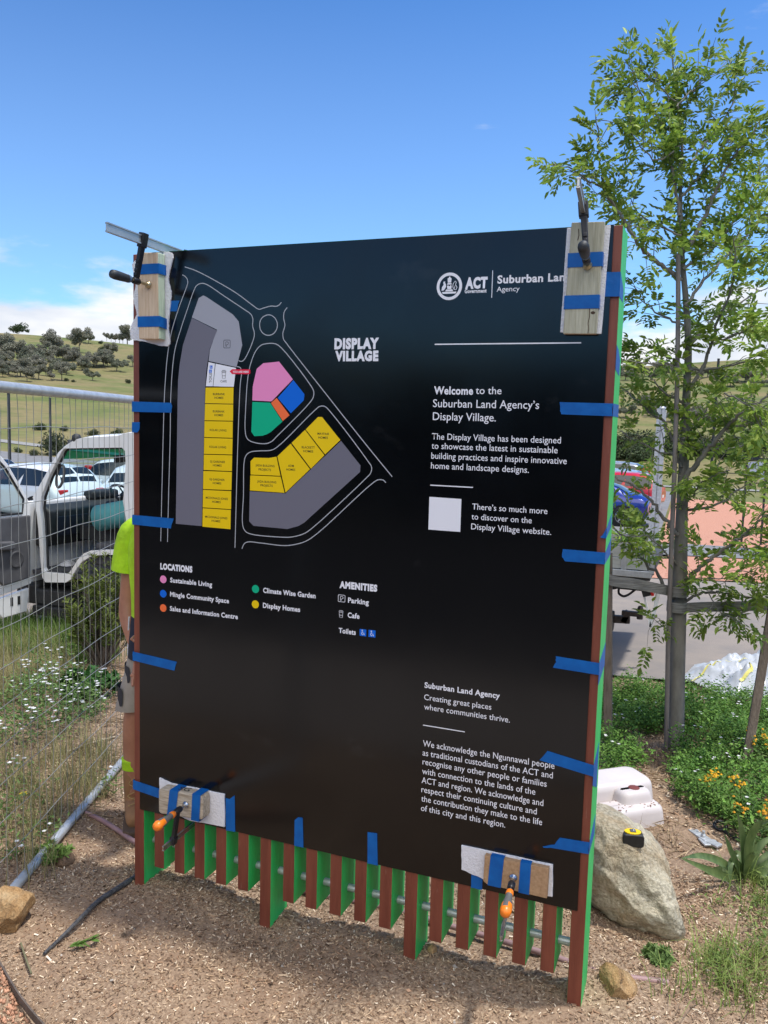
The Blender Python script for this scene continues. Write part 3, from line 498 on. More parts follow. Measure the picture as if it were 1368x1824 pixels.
# ---- foam pads and timber packers
def foam(label, poly, y0=-0.0075, y1=-0.0018):
    P = []
    for i, (a, b) in enumerate(poly):
        c, d = poly[(i+1) % len(poly)]
        for k in range(5): P.append((a+(c-a)*k/5+(rnd.uniform(-.0012, .0012) if k else 0), b+(d-b)*k/5+(rnd.uniform(-.0012, .0012) if k else 0)))
    mb = MB(); mb.prism(P, lambda a, b, d: (a, d, b), y0, y1); return tag(mb.build('foam_pad', M_FOAM, bevel=0.0012), label, 'foam pad', 'white foam pads behind the packers')
foam('wavy white foam sheet behind the pine block at the top left', smooth_line([(-0.025, 2.553), (0.02, 2.575), (0.135, 2.592), (0.163, 2.58), (0.150, 2.525), (0.143, 2.487), (0.156, 2.44), (0.150, 2.382), (0.143, 2.30), (0.150, 2.246), (0.136, 2.236), (0.025, 2.256), (-0.032, 2.269), (-.03, 2.32), (-.005, 2.36), (-.02, 2.42), (-.008, 2.48)], 3, True))
foam('white foam strip behind the greenish board at the top right', [(1.650, 2.590), (1.784, 2.591), (1.773, 2.259), (1.644, 2.266)])
foam('white foam sheet behind the weathered block at the bottom left', [(0.103, 0.502), (0.16, .490), (0.412, 0.492), (0.414, 0.357), (0.25, 0.350), (0.15, .372), (0.104, .395)], -0.009)
foam('white foam sheet behind the brown board at the bottom right', [(1.383, 0.492), (1.705, 0.493), (1.709, 0.379), (1.50, .374), (1.46, .388), (1.387, 0.403)], -0.009)
def woodmat(name, c1, c2, st, vs=9): return mat(name, c1, 0.75, col2=c2, vscale=vs, stretch=st, bump=0.35, bscale=30, spec=0.25, detail=9)
M_PINE = woodmat('pale_pine', (.56, .40, .265), (.70, .55, .40), (14, 14, 0.8)); M_TREAT = woodmat('green_tinted_pine', (.36, .45, .33), (.50, .58, .45), (14, 14, 0.9))
M_OLIVE = woodmat('weathered_treated_pine', (.34, .325, .235), (.50, .485, .375), (13, 13, 0.8)); M_GREYW = woodmat('weathered_grey_timber', (.30, .245, .18), (.56, .48, .38), (1.2, 12, 12), 11)
M_MDF = mat('brown_fibreboard', (.34, .21, .115), .85, col2=(.46, .30, .175), vscale=90, spec=.2)
def packer(name, label, poly, y0, y1, mats, mi, bev=0.002, cat='timber block'):
    n = len(poly); mb = MB(); v = [(a, y0, b) for a, b in poly]+[(a, y1, b) for a, b in poly]
    mb.add(v, [list(range(n))[::-1]], mi[0]); mb.add(v, [list(range(n, 2*n))], mi[0])
    for i in range(n): mb.add(v, [(i, (i+1) % n, n+(i+1) % n, n+i)], mi[1+i])
    o = mb.build(name, mats)
    bm = bmesh.new(); bm.from_mesh(o.data); bmesh.ops.remove_doubles(bm, verts=bm.verts, dist=1e-5); bmesh.ops.recalc_face_normals(bm, faces=bm.faces); bm.to_mesh(o.data); bm.free()
    b = o.modifiers.new('bevel', 'BEVEL'); b.width = bev; b.segments = 2
    return tag(o, label, cat)
pk1 = packer('pine_block', 'pale pine block with green tinted side, clamped at the top left corner', [(.030, 2.586), (.129, 2.581), (.1335, 2.258), (.040, 2.260)], -.052, -.0085, [M_PINE, M_TREAT], [0, 1, 1, 0, 1], 0.004)
pk2 = packer('pine_board', 'greenish weathered pine board with a crack, clamped at the top right corner', [(1.667, 2.601), (1.768, 2.598), (1.760, 2.257), (1.657, 2.259)], -.029, -.0085, [M_OLIVE, M_PINE], [0, 0, 0, 1, 0])
mb = MB(); ribbon(mb, smooth_line([(1735, 2258.5), (1736, 2275), (1733.5, 2290), (1737, 2310), (1736, 2335)], 3), 2.2, -.0292); ribbon(mb, [(1690, 2580), (1692, 2560), (1689, 2545)], 3, -.0292)
mb.add([((1747+7*math.cos(a))/1000, -.0293, (2322+5*math.sin(a))/1000) for a in np.linspace(0, 2*math.pi, 10, endpoint=False)], [list(range(10))])
mb.build('crack_and_knot', mat('dark_wood_knot', (.06, .035, .022), .9), pk2)
pk3 = packer('weathered_block', 'rough grey weathered timber block, clamped at the bottom left', [(.138, .478), (.150, .487), (.332, .4935), (.345, .488), (.349, .470), (.349, .405), (.342, .394), (.150, .381), (.139, .388)], -.062, -.0095, [M_GREYW], [0]*10, .006)
pk4 = packer('fibre_board', 'plain brown fibreboard piece, clamped at the bottom right', [(1.474, .486), (1.695, .488), (1.694, .381), (1.486, .383), (1.472, .392)], -.030, -.0095, [M_MDF], [0]*6)
me = text_mesh('SG', .01); (ax, ay), (bx, by) = bounds(me)
for v in me.vertices: v.co = (.222+(v.co.x-ax)*.045, -.050+(v.co.y)*.042, .4925+(v.co.x-ax)*.0016)
me.materials.clear(); me.materials.append(M_ASPH2 if False else mat('ink_black', (.03, .028, .026), .8)); me.name = 'pen_mark'
o = bpy.data.objects.new('pen_mark', me); COL.objects.link(o); adopt(o, pk3)
def hband(label, x0, x1, ya, z0, z1, sk=0.0, zr=0.0):
    t = .0006; mb = MB(); U = [(x0-t, -.0025), (x0-t, ya-t), (x1+t, ya-t), (x1+t, -.0025), (x1+t*2, -.0025), (x1+t*2, ya-2*t), (x0-2*t, ya-2*t), (x0-2*t, -.0025)]
    n = 8; fn = lambda a, b, d: (a+sk*(d-z0), b, d+(zr if (a > (x0+x1)/2 and b > ya*0.6) else 0)); mb.prism(U, fn, z0, z1)
    return tag(mb.build('tape_band', M_TAPE, bevel=.0006), label, 'tape', 'blue tape bands round the packers')
def vband(label, z0, z1, ya, x0, x1, sk=0.0):
    t = .0006; mb = MB(); U = [(z0-t, -.0025), (z0-t, ya-t), (z1+t, ya-t), (z1+t, -.0025), (z1+2*t, -.0025), (z1+2*t, ya-2*t), (z0-2*t, ya-2*t), (z0-2*t, -.0025)]
    mb.prism(U, lambda a, b, d: (d+sk*(a-z0), b, a), x0, x1); return tag(mb.build('tape_band', M_TAPE, bevel=.0006), label, 'tape', 'blue tape bands round the packers')
hband('upper blue tape band round the pine block at the top left', .034, .1325, -.053, 2.502, 2.540)
hband('lower blue tape band round the pine block at the top left', .037, .136, -.053, 2.305, 2.345, zr=-.006)
hband('upper blue tape band round the greenish board at the top right', 1.662, 1.767, -.030, 2.463, 2.507)
hband('lower blue tape band round the greenish board at the top right', 1.657, 1.763, -.030, 2.335, 2.377)
vband('left blue tape band round the weathered block', .384, .490, -.064, .182, .222, .12)
vband('right blue tape band round the weathered block, folded loose below', .388, .4945, -.064, .296, .334, .05)
vband('left blue tape band round the brown fibreboard piece', .383, .489, -.031, 1.489, 1.536, .06)
vband('right blue tape band round the brown fibreboard piece', .382, .490, -.031, 1.597, 1.634, .02)
# ---- clamps
M_IRON = mat('black_cast_iron', (.022, .022, .026), .42, .3, var=.3, vscale=30); M_ALU = mat('dull_aluminium_rail', (.42, .43, .42), .4, .75, col2=(.56, .56, .53), vscale=20, stretch=(1, .4, 1)); M_STEEL = mat('bright_steel', (.56, .56, .56), .22, .95, var=.15, vscale=20)
M_GRIPK = mat('dark_grey_grip', (.028, .032, .036), .55, var=.2, vscale=30); M_GRIPB = mat('blue_grey_grip_band', (.07, .13, .22), .5); M_ORANGE = mat('orange_plastic', (.80, .20, .012), .35, var=.08, vscale=20); M_GRIPG = mat('grey_rubber_grip', (.10, .10, .10), .6)
M_BRASS = mat('worn_brass_pad', (.45, .38, .24), .35, .8, var=.2, vscale=40)
def clamp(label, pad, hend, rail0, rail_len, arm_t, hl, style, railh=.028, railw=.012, updown=1, arm_w=.017, arm_d=.026):
    pad, hend, rail0 = Vector(pad), Vector(hend), Vector(rail0); ax = (hend-pad).normalized(); L = (hend-pad).length
    t = thing('bar_clamp', label, 'clamp', pad, 'clamps holding the packers')
    side = ax.cross(Vector((0, 0, 1))).normalized(); up = Vector((0, 0, 1))
    # rail runs along the screw direction
    mb = MB(); r1 = rail0-ax*rail_len; hh = railh
    for dz, w_, h_ in ((0, railw*.55, hh*.7), (hh*.42, railw, hh*.17), (-hh*.42, railw, hh*.17)): mb.beam(rail0+up*dz, r1+up*dz, w_, h_)
    mb.build('rail', M_ALU if style == 'dark' else M_STEEL, t, bevel=.0008)
    mb = MB(); mb.lathe(rail0-ax*.012+side*railw*.2, side, [(0, .003), (.004, .0035), (.0042, .003)], 8); mb.build('end_pin', M_BRASS, t)
    ps = pad+ax*arm_t
    # foot of the rail perpendicular from the screw
    d = ps-rail0; pr = rail0+ax*d.dot(ax); v = (ps-pr)
    mb = MB(); dv = v.normalized()
    mb.beam(pr-dv*(hh*.75), ps-dv*.004, arm_w, arm_d, up=ax, w1=arm_w*.8, h1=arm_d*.8)
    for k in range(4): c = pr+v*(.52+.11*k); mb.beam(c-dv*.008, c+dv*.008, arm_w*.95, .004, up=ax) if False else mb.beam(c+ax*arm_d*.42-dv*.007, c+ax*arm_d*.42+dv*.007, arm_w*.7, .008, up=ax)
    mb.beam(pr-dv*hh*.78, pr+dv*hh*.78, arm_w*1.5, arm_d*1.15, up=ax)
    mb.build('sliding_arm', M_IRON, t, bevel=.003)
    mb = MB(); mb.lathe(ps-ax*.017, ax, [(0, .0105), (.004, .0125), (.03, .0125), (.034, .0105)], 14); mb.build('screw_nut', M_IRON, t)
    mb = MB(); mb.lathe(pad+ax*.006, ax, [(0, .0065)]+[(.004+.003*k, .0058 if k % 2 else .0066) for k in range(int((L-hl-.012)/.003))]+[(L-hl, .006)], 10); mb.build('screw', M_STEEL if style != 'dark' else M_BRASS, t)
    mb = MB(); mb.lathe(pad, ax, [(0, .013), (.003, .0145), (.006, .0135), (.011, .008), (.014, .0075)], 18); mb.build('swivel_pad', M_BRASS if style == 'dark' else M_STEEL, t)
    hb = hend-ax*hl
    if style == 'dark':
        prof = [(0, .007), (.006, .0115), (.016, .0125), (.024, .0145), (hl*.55, .0165), (hl*.8, .0172), (hl*.93, .0155), (hl*.98, .010), (hl, .003)]
        mb = MB(); mb.lathe(hb, ax, prof, 18); h = mb.build('handle', M_GRIPK, t)
        mb = MB(); mb.lathe(hb, ax, [(.012, .0128), (.014, .0142), (.022, .0152), (.024, .0147)], 18); mb.build('grip_band', M_GRIPB, h)
    else:
        prof = [(0, .008), (.003, .0125), (.018, .0135), (.022, .0115), (hl*.38, .0125), (hl*.6, .0175), (hl*.82, .0195), (hl*.94, .0165), (hl*.985, .009), (hl, .002)]
        mb = MB(); mb.lathe(hb, ax, prof, 20, 0)
        # grey inlay faces: middle sector, not the end
        n = 20
        for i, f in enumerate(mb.f):
            if len(f) == 4:
                ring = f[0]//n; ang = f[0] % n
                if ring in (3, 4) or (ring in (4, 5) and ang % 7 in (0, 1, 2)): mb.mi[i] = 1
        h = mb.build('handle', [M_ORANGE, M_GRIPG], t)
    # fixed jaw behind the battens
    q = rail0+ax*((pad-rail0).dot(ax)-(.19 if pad.x < .1 else .19)); q2 = q+v
    mb = MB(); mb.beam(q-dv*hh*.7, q2+dv*.008, arm_w, arm_d, up=ax, w1=arm_w*.9, h1=arm_d*.8); mb.lathe(q2, ax, [(0, .012), (.016, .013), (.02, .011)], 14); mb.build('fixed_jaw', M_IRON, t, bevel=.002)
    return t
clamp('dark handled bar clamp with a pale rail sticking out over the top left corner', (.088, -.0545, 2.462), at_y(197, 487, -.262), at_y(189.5, 404, -.315)+Vector((0, 0, 0)), .56, .072, .112, 'dark', railh=.034)
clamp('dark handled bar clamp pointing at the viewer over the top right corner', (1.7235, -.0315, 2.466), at_y(1038.5, 436, -.235), at_y(1030, 325, -.285), .52, .055, .112, 'dark', railh=.030, arm_w=.02)
clamp('orange handled bar clamp on the weathered block at the bottom left', (.272, -.0645, .446), at_y(276, 1475, -.272), at_x(290, 1512, .255), .55, .055, .125, 'orange', railh=.020, railw=.009, arm_w=.016, arm_d=.024)
clamp('orange handled bar clamp on the brown fibreboard at the bottom right', (1.5775, -.0325, .432), at_y(899, 1630, -.235), at_y(892, 1672, -.225), .50, .05, .125, 'orange', railh=.020, railw=.009, arm_w=.014, arm_d=.022)
# ================================================================== temporary fence
F0 = at_z(0, 1605, Hs(-.4, -.37)+.045); F1 = at_z(219, 1354, 0.03); fd = (F1-F0); fd.z = 0; fd.normalize()
A = F0-fd*1.1; B = F0+fd*2.75; zt = 2.062; 
fence = thing('temporary_fence', 'galvanised wire mesh construction fence panel leaning away beside the left post', 'fence', (A.x, A.y, 0))
def ff(s, z): p = A+fd*s; return Vector((p.x, p.y, z))
Lf = (B-A).length; FB = .03
mb = MB(); mb.tube([ff(0, zt), ff(Lf, zt)], .0225, 14); mb.build('top_rail', M_GALV, fence)
mb = MB(); mb.tube([ff(0, FB), ff(Lf, FB)], .021, 14); mb.build('bottom_rail', M_GALV, fence)
for s in (0, Lf): mb = MB(); mb.tube([ff(s, FB-.02), ff(s, zt)], .021, 12); mb.build('upright', M_GALV, fence)
M_WIRE = mat('zinc_wire', (.36, .36, .35), .5, .6); mb = MB(); nrm = Vector((-fd.y, fd.x, 0))
s = .05; i = 0
while s < Lf:
    ph = rnd.uniform(0, 6); pts = []
    for k in range(25):
        z = FB+.01+(zt-FB-.03)*k/24; w = .006*math.sin(z*9.2+ph)+.004*math.sin(z*21+ph*2); pts.append(ff(s+w, z)+nrm*.003)
    mb.tube(pts, .0017, 4, cap=False); s += .075; i += 1
for k in range(1, 14):
    z = zt-.155*k; 
    if z < .09: break
    pts = [ff(Lf*j/60, z+.004*math.sin(j*.55+k))-nrm*.003 for j in range(61)]; mb.tube(pts, .0018, 4, cap=False)
mb.build('wire_mesh', M_WIRE, fence)
# ================================================================== truck
TY = 4.8
def T(X, Y, dy=0.0): p = at_y(X/5.212, 760+Y/5.212, TY+dy); return (p.x, p.z)
def holed(name, outer, holes, d0, d1, fn, m, parent, bev=.006):
    cu = bpy.data.curves.new('c', 'CURVE'); cu.dimensions = '2D'; cu.fill_mode = 'BOTH'; cu.extrude = abs(d1-d0)/2
    for poly in [outer]+holes:
        sp = cu.splines.new('POLY'); sp.points.add(len(poly)-1)
        for i, (a, b) in enumerate(poly): sp.points[i].co = (a, b, 0, 1)
        sp.use_cyclic_u = True
    o = bpy.data.objects.new('c', cu); COL.objects.link(o); bpy.context.view_layer.update(); me = bpy.data.meshes.new_from_object(o.evaluated_get(_dg())); bpy.data.objects.remove(o)
    me.name = name
    for v in me.vertices: v.co = fn(v.co.x, v.co.y, (d0+d1)/2+v.co.z)
    bm = bmesh.new(); bm.from_mesh(me); bmesh.ops.remove_doubles(bm, verts=bm.verts, dist=1e-5); bmesh.ops.recalc_face_normals(bm, faces=bm.faces); bm.to_mesh(me); bm.free()
    me.materials.clear()
    for q in (m if isinstance(m, (list, tuple)) else [m]): me.materials.append(q)
    o = bpy.data.objects.new(name, me); COL.objects.link(o); adopt(o, parent)
    if bev: b = o.modifiers.new('bevel', 'BEVEL'); b.width = bev; b.segments = 2; b.limit_method = 'ANGLE'
    return o
M_WHITE = mat('white_vehicle_paint', (.84, .85, .86), .25, col2=(.78, .78, .76), vscale=3, coat=.6); M_BLKP = mat('black_plastic', (.018, .019, .021), .55, var=.3, vscale=12); M_GREYP = mat('grey_door_trim', (.085, .085, .092), .6, var=.15, vscale=6); M_RUB = mat('black_rubber', (.012, .012, .012), .8)
M_GL = glassmat('clear_glass', (.80, .92, .90)); M_TINT = glassmat('green_sun_band', (.035, .30, .24)); M_TEAL = mat('teal_foam_mat', (.10, .36, .37), .75, var=.08, vscale=10); M_HIVIS = mat('hi_vis_yellow', (.42, .70, .01), .75, var=.2, vscale=10, bump=2.2, bscale=7); M_PAPER = mat('white_paper', (.7, .7, .74), .8, var=.06, vscale=20)
RED = mat('red_lens', (.5, .01, .012), .2, coat=.5); M_SEAT = mat('grey_seat_cloth', (.07, .07, .078), .9, var=.2, vscale=30)
truck = thing('flatbed_truck', 'white flatbed work truck with its passenger door wide open behind the fence', 'truck', (-2, 5.5, -.4))
CW = 1.72
fnL = lambda a, b, d: (a, TY+d, b)
outer = [T(*p) for p in [(302, 655), (365, 545), (430, 430), (490, 320), (540, 240), (600, 180), (660, 140), (700, 120), (770, 102), (900, 95), (1090, 85), (1150, 62), (1250, 50)]]
xb = outer[-1][0]+.16; zr_ = outer[-1][1]
arch = [T(*p) for p in [(1120, 1195), (1000, 1190), (900, 1196), (830, 1212), (760, 1255), (700, 1335), (655, 1420), (610, 1448), (420, 1445), (390, 1400), (372, 1200), (355, 960), (338, 800), (310, 690)]]
outer = outer+[(xb, zr_-.01), (xb, arch[0][1]-.02)]+arch
inner = [T(*p) for p in [(600, 203), (1130, 195), (1158, 225), (1165, 330), (1152, 560), (1140, 690), (1168, 860), (1160, 1010), (1140, 1135), (840, 1150), (775, 1178), (715, 1240), (660, 1330), (630, 1366), (425, 1350), (405, 1310), (398, 1100), (385, 870), (372, 760), (382, 650), (450, 470), (530, 310), (575, 225)]]
holed('cab_side', outer, [inner], 0.0, .06, fnL, M_WHITE, truck, .012)
mb = MB()   # rubber seal round the opening
P = [Vector((a, TY+.066, b)) for a, b in inner]; mb.tube(P+[P[0]], .017, 6); mb.build('door_seal', M_BLKP, truck)
wbase = T(330, 650); wtop = T(610, 190); zfloor = T(500, 1352)[1]; zdash = T(420, 770)[1]; xfront = wbase[0]-.10
holed('cab_side', [p for p in outer], [[T(*p) for p in [(590, 225), (1130, 220), (1140, 640), (400, 650), (470, 440)]]], CW-.06, CW, fnL, M_WHITE, truck, .012)
# roof skin and back wall
mb = MB(); prof = outer[4:14]; prof = [prof[0]]+prof; ny = 9; vs_ = []
for (a, b) in prof[1:]:
    for j in range(ny): t_ = j/(ny-1); vs_.append((a, TY+CW*t_, b+.05*math.sin(math.pi*t_)**.6*(1 if b > wtop[1]-.1 else .3)))
n = len(prof)-1; mb.add(vs_, [(i*ny+j, i*ny+j+1, (i+1)*ny+j+1, (i+1)*ny+j) for i in range(2, n-1) for j in range(ny-1)], 0, True)
o = mb.build('roof', M_WHITE, truck); q = o.modifiers.new('solid', 'SOLIDIFY'); q.thickness = .03
mb = MB(); mb.box(xb-.04, xb, TY+.01, TY+CW-.01, zfloor-.05, T(0, 620)[1]); mb.box(xb-.04, xb, TY+.01, TY+CW-.01, wtop[1]-.08, zr_-.01); mb.box(xb-.04, xb, TY+.01, TY+.25, T(0, 620)[1], wtop[1]-.08); mb.box(xb-.04, xb, TY+CW-.25, TY+CW-.01, T(0, 620)[1], wtop[1]-.08); mb.build('back_wall', M_WHITE, truck)
# windscreen: clear glass, green band above
def lerp(p, q_, t_): return (p[0]+(q_[0]-p[0])*t_, p[1]+(q_[1]-p[1])*t_)
wb = (wbase[0]-.02, wbase[1]-.05); wt = (wtop[0]-.0, wtop[1]+.03); k1 = lerp(wb, wt, .74)
for nm, p, q_, mm in (('windscreen', wb, k1, M_GL), ('sun_band', k1, wt, M_TINT)):
    mb = MB(); mb.add([(p[0], TY+.05, p[1]), (p[0]-.06, TY+CW/2, p[1]), (p[0], TY+CW-.05, p[1]), (q_[0], TY+CW-.05, q_[1]), (q_[0]-.05, TY+CW/2, q_[1]), (q_[0], TY+.05, q_[1])], [(0, 1, 4, 5), (1, 2, 3, 4)], 0, True); mb.build(nm, mm, truck)
mb = MB(); mb.beam((wt[0]+.03, TY+.05, wt[1]+.03), (wt[0]+.03, TY+CW-.05, wt[1]+.03), .10, .05); mb.build('header_rail', M_GREYP, truck)
# front panel, bumper, floor, step
zroad = Hs(-4.8, 5.2)+.03
mb = MB(); v = [(xfront-.03, wbase[1]-.05), (xfront-.10, wbase[1]-.35), (xfront-.12, zroad+.45), (xfront-.02, zroad+.42), (xfront+.0, wbase[1]-.07)]
mb.prism(v, fnL, .0, CW); mb.build('front_panel', M_WHITE, truck, bevel=.02)
mb = MB(); mb.box(xfront-.2, xfront+.12, TY-.02, TY+CW+.02, zroad+.25, zroad+.5); mb.build('bumper', M_BLKP, truck, bevel=.03)
mb = MB(); mb.box(xfront+.02, xb-.02, TY+.02, TY+CW-.02, zfloor-.05, zfloor); mb.build('cab_floor', M_SEAT, truck)
sx0, sx1 = T(330, 1500)[0], T(655, 1500)[0]; mb = MB(); mb.box(sx0, sx1, TY-.06, TY+.3, T(0, 1690)[1], T(0, 1600)[1]); mb.box(sx0, sx1+.02, TY-.02, TY+.3, T(0, 1600)[1]+.002, T(0, 1458)[1]); mb.build('step', M_BLKP, truck, bevel=.02)
# dashboard, glove box, steering wheel
xd = T(470, 900, .08)[0]; zdb = T(0, 1085)[1]
mb = MB(); pr = [(xfront+.004, zdash+.03), (xd-.12, zdash+.04), (xd-.01, zdash-.03), (xd, zdash-.30), (xd-.05, zdb), (xfront+.004, zdb)]
mb.prism(pr, fnL, .075, CW-.07); mb.build('dashboard', M_BLKP, truck, bevel=.025, segs=3)
mb = MB(); mb.box(xd-.002, xd+.012, TY+.18, TY+.72, zdash-.33, zdash-.10); mb.build('glove_box', mat('dark_blue_grey_trim', (.012, .016, .03), .45), truck, bevel=.012)
mb = MB(); mb.box(xd-.30, xd-.12, TY+.95, TY+1.45, zdash+.03, zdash+.15); mb.build('instrument_hood', M_BLKP, truck, bevel=.04, segs=3)
swc = Vector((xd+.14, TY+1.22, zdash+.10)); axw = Vector((.62, 0, .78)).normalized(); u_ = axw.cross(Vector((0, 1, 0))).normalized(); w_ = Vector((0, 1, 0))
mb = MB(); mb.tube([swc+(u_*math.cos(a)+w_*math.sin(a))*.19 for a in np.linspace(0, 2*math.pi, 33)], .015, 8); mb.lathe(swc-axw*.03, axw, [(0, .05), (.03, .05), (.04, .03)], 12)
for a in (0.3, 2.84, 4.71): mb.tube([swc, swc+(u_*math.cos(a)+w_*math.sin(a))*.19], .011, 6)
mb.tube([swc, swc-axw*.4], .03, 8); mb.build('steering_wheel', M_BLKP, truck)
gh = Vector((*T(505, 465),)).to_3d() if False else None
hx, hz = T(500, 465); mb = MB(); mb.tube([(hx+.05*math.cos(a)+.03*math.sin(a), TY+.10, hz+.13*math.sin(a)) for a in np.linspace(0, 2*math.pi, 25)], .016, 7); mb.build('grab_handle', M_GREYP, truck)
mx_, mz_ = T(965, 292, .8); mb = MB(); mb.box(wt[0]+.06, wt[0]+.10, TY+.74, TY+.98, mz_-.045, mz_+.045); mb.tube([(wt[0]+.07, TY+.86, mz_), (wt[0]+.03, TY+.86, wt[1])], .01, 6); mb.build('inside_mirror', M_BLKP, truck, bevel=.01)
kx, kz = T(685, 120); mb = MB(); mb.lathe((kx, TY+.05, kz-.02), (0, -.15, 1), [(0, .05), (.03, .055), (.07, .045), (.085, .02)], 14); mb.build('roof_knob', M_BLKP, truck)
# seats
s0 = T(825, 1060)[0]; zs = T(0, 990)[1]
for y0, y1 in ((.08, .98), (1.02, 1.62)):
    mb = MB(); mb.box(s0, xb-.06, TY+y0, TY+y1, zfloor+.12, zs-.14); mb.box(s0+.01, xb-.10, TY+y0+.01, TY+y1-.01, zs-.138, zs-.02); mb.beam((xb-.15, TY+(y0+y1)/2, zs-.02), (xb-.07, TY+(y0+y1)/2, zs+.55), y1-y0-.06, .10, up=(1, 0, 0)); mb.build('seat', M_SEAT, truck, bevel=.03, segs=3)
# open door, turned about its hinge towards us
hg = Vector((T(306, 700)[0]-.01, TY-.03, 0)); dd = Vector((-.06, -1, 0)).normalized(); dn = Vector((1, -.06, 0)).normalized()
fnD = lambda a, b, d: tuple(hg+dd*a+dn*d+Vector((0, 0, b)))
zA, zTop, zB_ = T(0, 690)[1], T(0, 205)[1], T(0, 1460)[1]; dw = 1.2
douter = [(0, zA), (.14, zA+.22), (.30, zA+.46), (.40, zTop-.05), (.50, zTop), (dw-.06, zTop), (dw, zTop-.06), (dw, zB_+.35), (dw-.2, zB_+.30), (.62, zB_+.10), (.48, zB_-.02), (.0, zB_+.06)]
dwin = [(.10, zA+.06), (.34, zA+.42), (.47, zTop-.07), (dw-.11, zTop-.07), (dw-.09, zA-.10), (.12, zA-.10)]
door = holed('door', douter, [dwin], -.045, .0, fnD, M_WHITE, truck, .01)
mb = MB(); mb.add([fnD(a, b, -.02) for a, b in dwin], [list(range(len(dwin)))]); mb.build('window_pane', M_GL, door)
mb = MB(); P = [Vector(fnD(a, b, .002)) for a, b in dwin]; mb.tube(P+[P[0]], .013, 6); mb.build('window_seal', M_BLKP, door)
trim = [(.03, zA-.13), (dw-.04, zA-.13), (dw-.04, zB_+.42), (.55, zB_+.22), (.42, zB_+.10), (.04, zB_+.14)]
mb = MB(); mb.prism(trim, fnD, .001, .035); tr_ = mb.build('door_trim', M_GREYP, door, bevel=.014)
mb = MB(); mb.lathe(fnD(.24, zA-.62, .034), dn, [(0, .10), (.008, .098), (.012, .085), (.006, .07), (.006, .0)], 22); mb.build('speaker_grille', mat('speaker_grey', (.06, .06, .065), .7, var=.3, vscale=120), door)
mb = MB(); mb.prism([(.30, zA-.40), (dw-.1, zA-.34), (dw-.1, zA-.46), (.30, zA-.50)], fnD, .036, .10); mb.build('arm_rest', M_GREYP, door, bevel=.025, segs=3)
mb = MB(); mb.prism([(.02, zB_+.01), (.46, zB_-.05), (.60, zB_+.07), (.60, zB_-.06), (.40, zB_-.28), (.06, zB_-.26)], fnD, -.06, -.01); mb.build('lower_skirt', M_WHITE, truck, bevel=.01)
for a in (.16, .26): mb = MB(); mb.prism([(a, zB_-.16), (a+.035, zB_-.16), (a+.035, zB_-.06), (a, zB_-.06)], fnD, -.012, -.006); mb.build('skirt_slot', M_RUB, truck)
# tray at the back
q0 = at_y(1162, 955.8, TY); q1 = at_y(1162, 1018, TY); xe = q0.x; zt0, zt1 = q0.z, q1.z
M_PLANK = mat('grey_painted_planks', (.36, .37, .34), .7, col2=(.46, .47, .43), vscale=5, stretch=(.6, 2, 5), bump=.2, bscale=30)
mb = MB(); xt0 = xb+.15; nb = 3; hb = (zt0-zt1)/nb
for k in range(nb): mb.box(xt0, xe-.03, TY, TY+.03, zt1+hb*k+.003, zt1+hb*(k+1)-.003)
mb.build('side_board', M_PLANK, truck, bevel=.003)
mb = MB(); mb.box(xe-.03, xe+.0, TY+.06, TY+.5, zt1+.003, zt1+.12); mb.build('tail_board', M_PLANK, truck)
mb = MB(); mb.box(xt0, xe, TY+.02, TY+CW+.06, zt1-.09, zt1); mb.build('tray_deck', mat('dark_deck_frame', (.05, .05, .05), .7), truck)
mb = MB(); mb.box(xt0, xe+.01, TY-.02, TY+.018, zt1-.06, zt1-.004); mb.build('coaming_rail', M_GALV, truck, bevel=.004)
for px in (1112, 1162, 950, 800, 650, 480): x_ = at_y(px, 990, TY).x; mb = MB(); mb.box(x_-.022, x_+.022, TY-.012, TY-.002, zt1-.02, zt0+.012); mb.build('board_strap', M_GALV, truck, bevel=.002)
for y_ in (.5, 1.15): mb = MB(); mb.box(xfront+.3, xe-.1, TY+y_, TY+y_+.08, zt1-.27, zt1-.10); mb.build('chassis_rail', M_BLKP, truck)
zrr = Hs(.3, 5.2)+.03
def wheel(x, y, zc, r, par):
    w = None; mb = MB(); mb.lathe((x, y, zc), (0, 1, 0), [(0, r*.62), (.01, r*.92), (.04, r), (.17, r), (.2, r*.92), (.21, r*.62)], 28); w = mb.build('wheel', M_RUB, par)
    mb = MB(); mb.lathe((x, y-.004, zc), (0, 1, 0), [(.0, r*.12), (.005, r*.2), (.035, r*.3), (.03, r*.55), (.004, r*.63), (.02, r*.64)], 24); mb.build('rim', M_GALV, w)
xw = T(930, 1300)[0]
for x_, z_ in ((xw+.12, Hs(xw, 5)+.03), (-.2, zrr)):
    for y_ in (.04, CW-.22): wheel(x_, TY+y_, z_+.36, .36, truck)
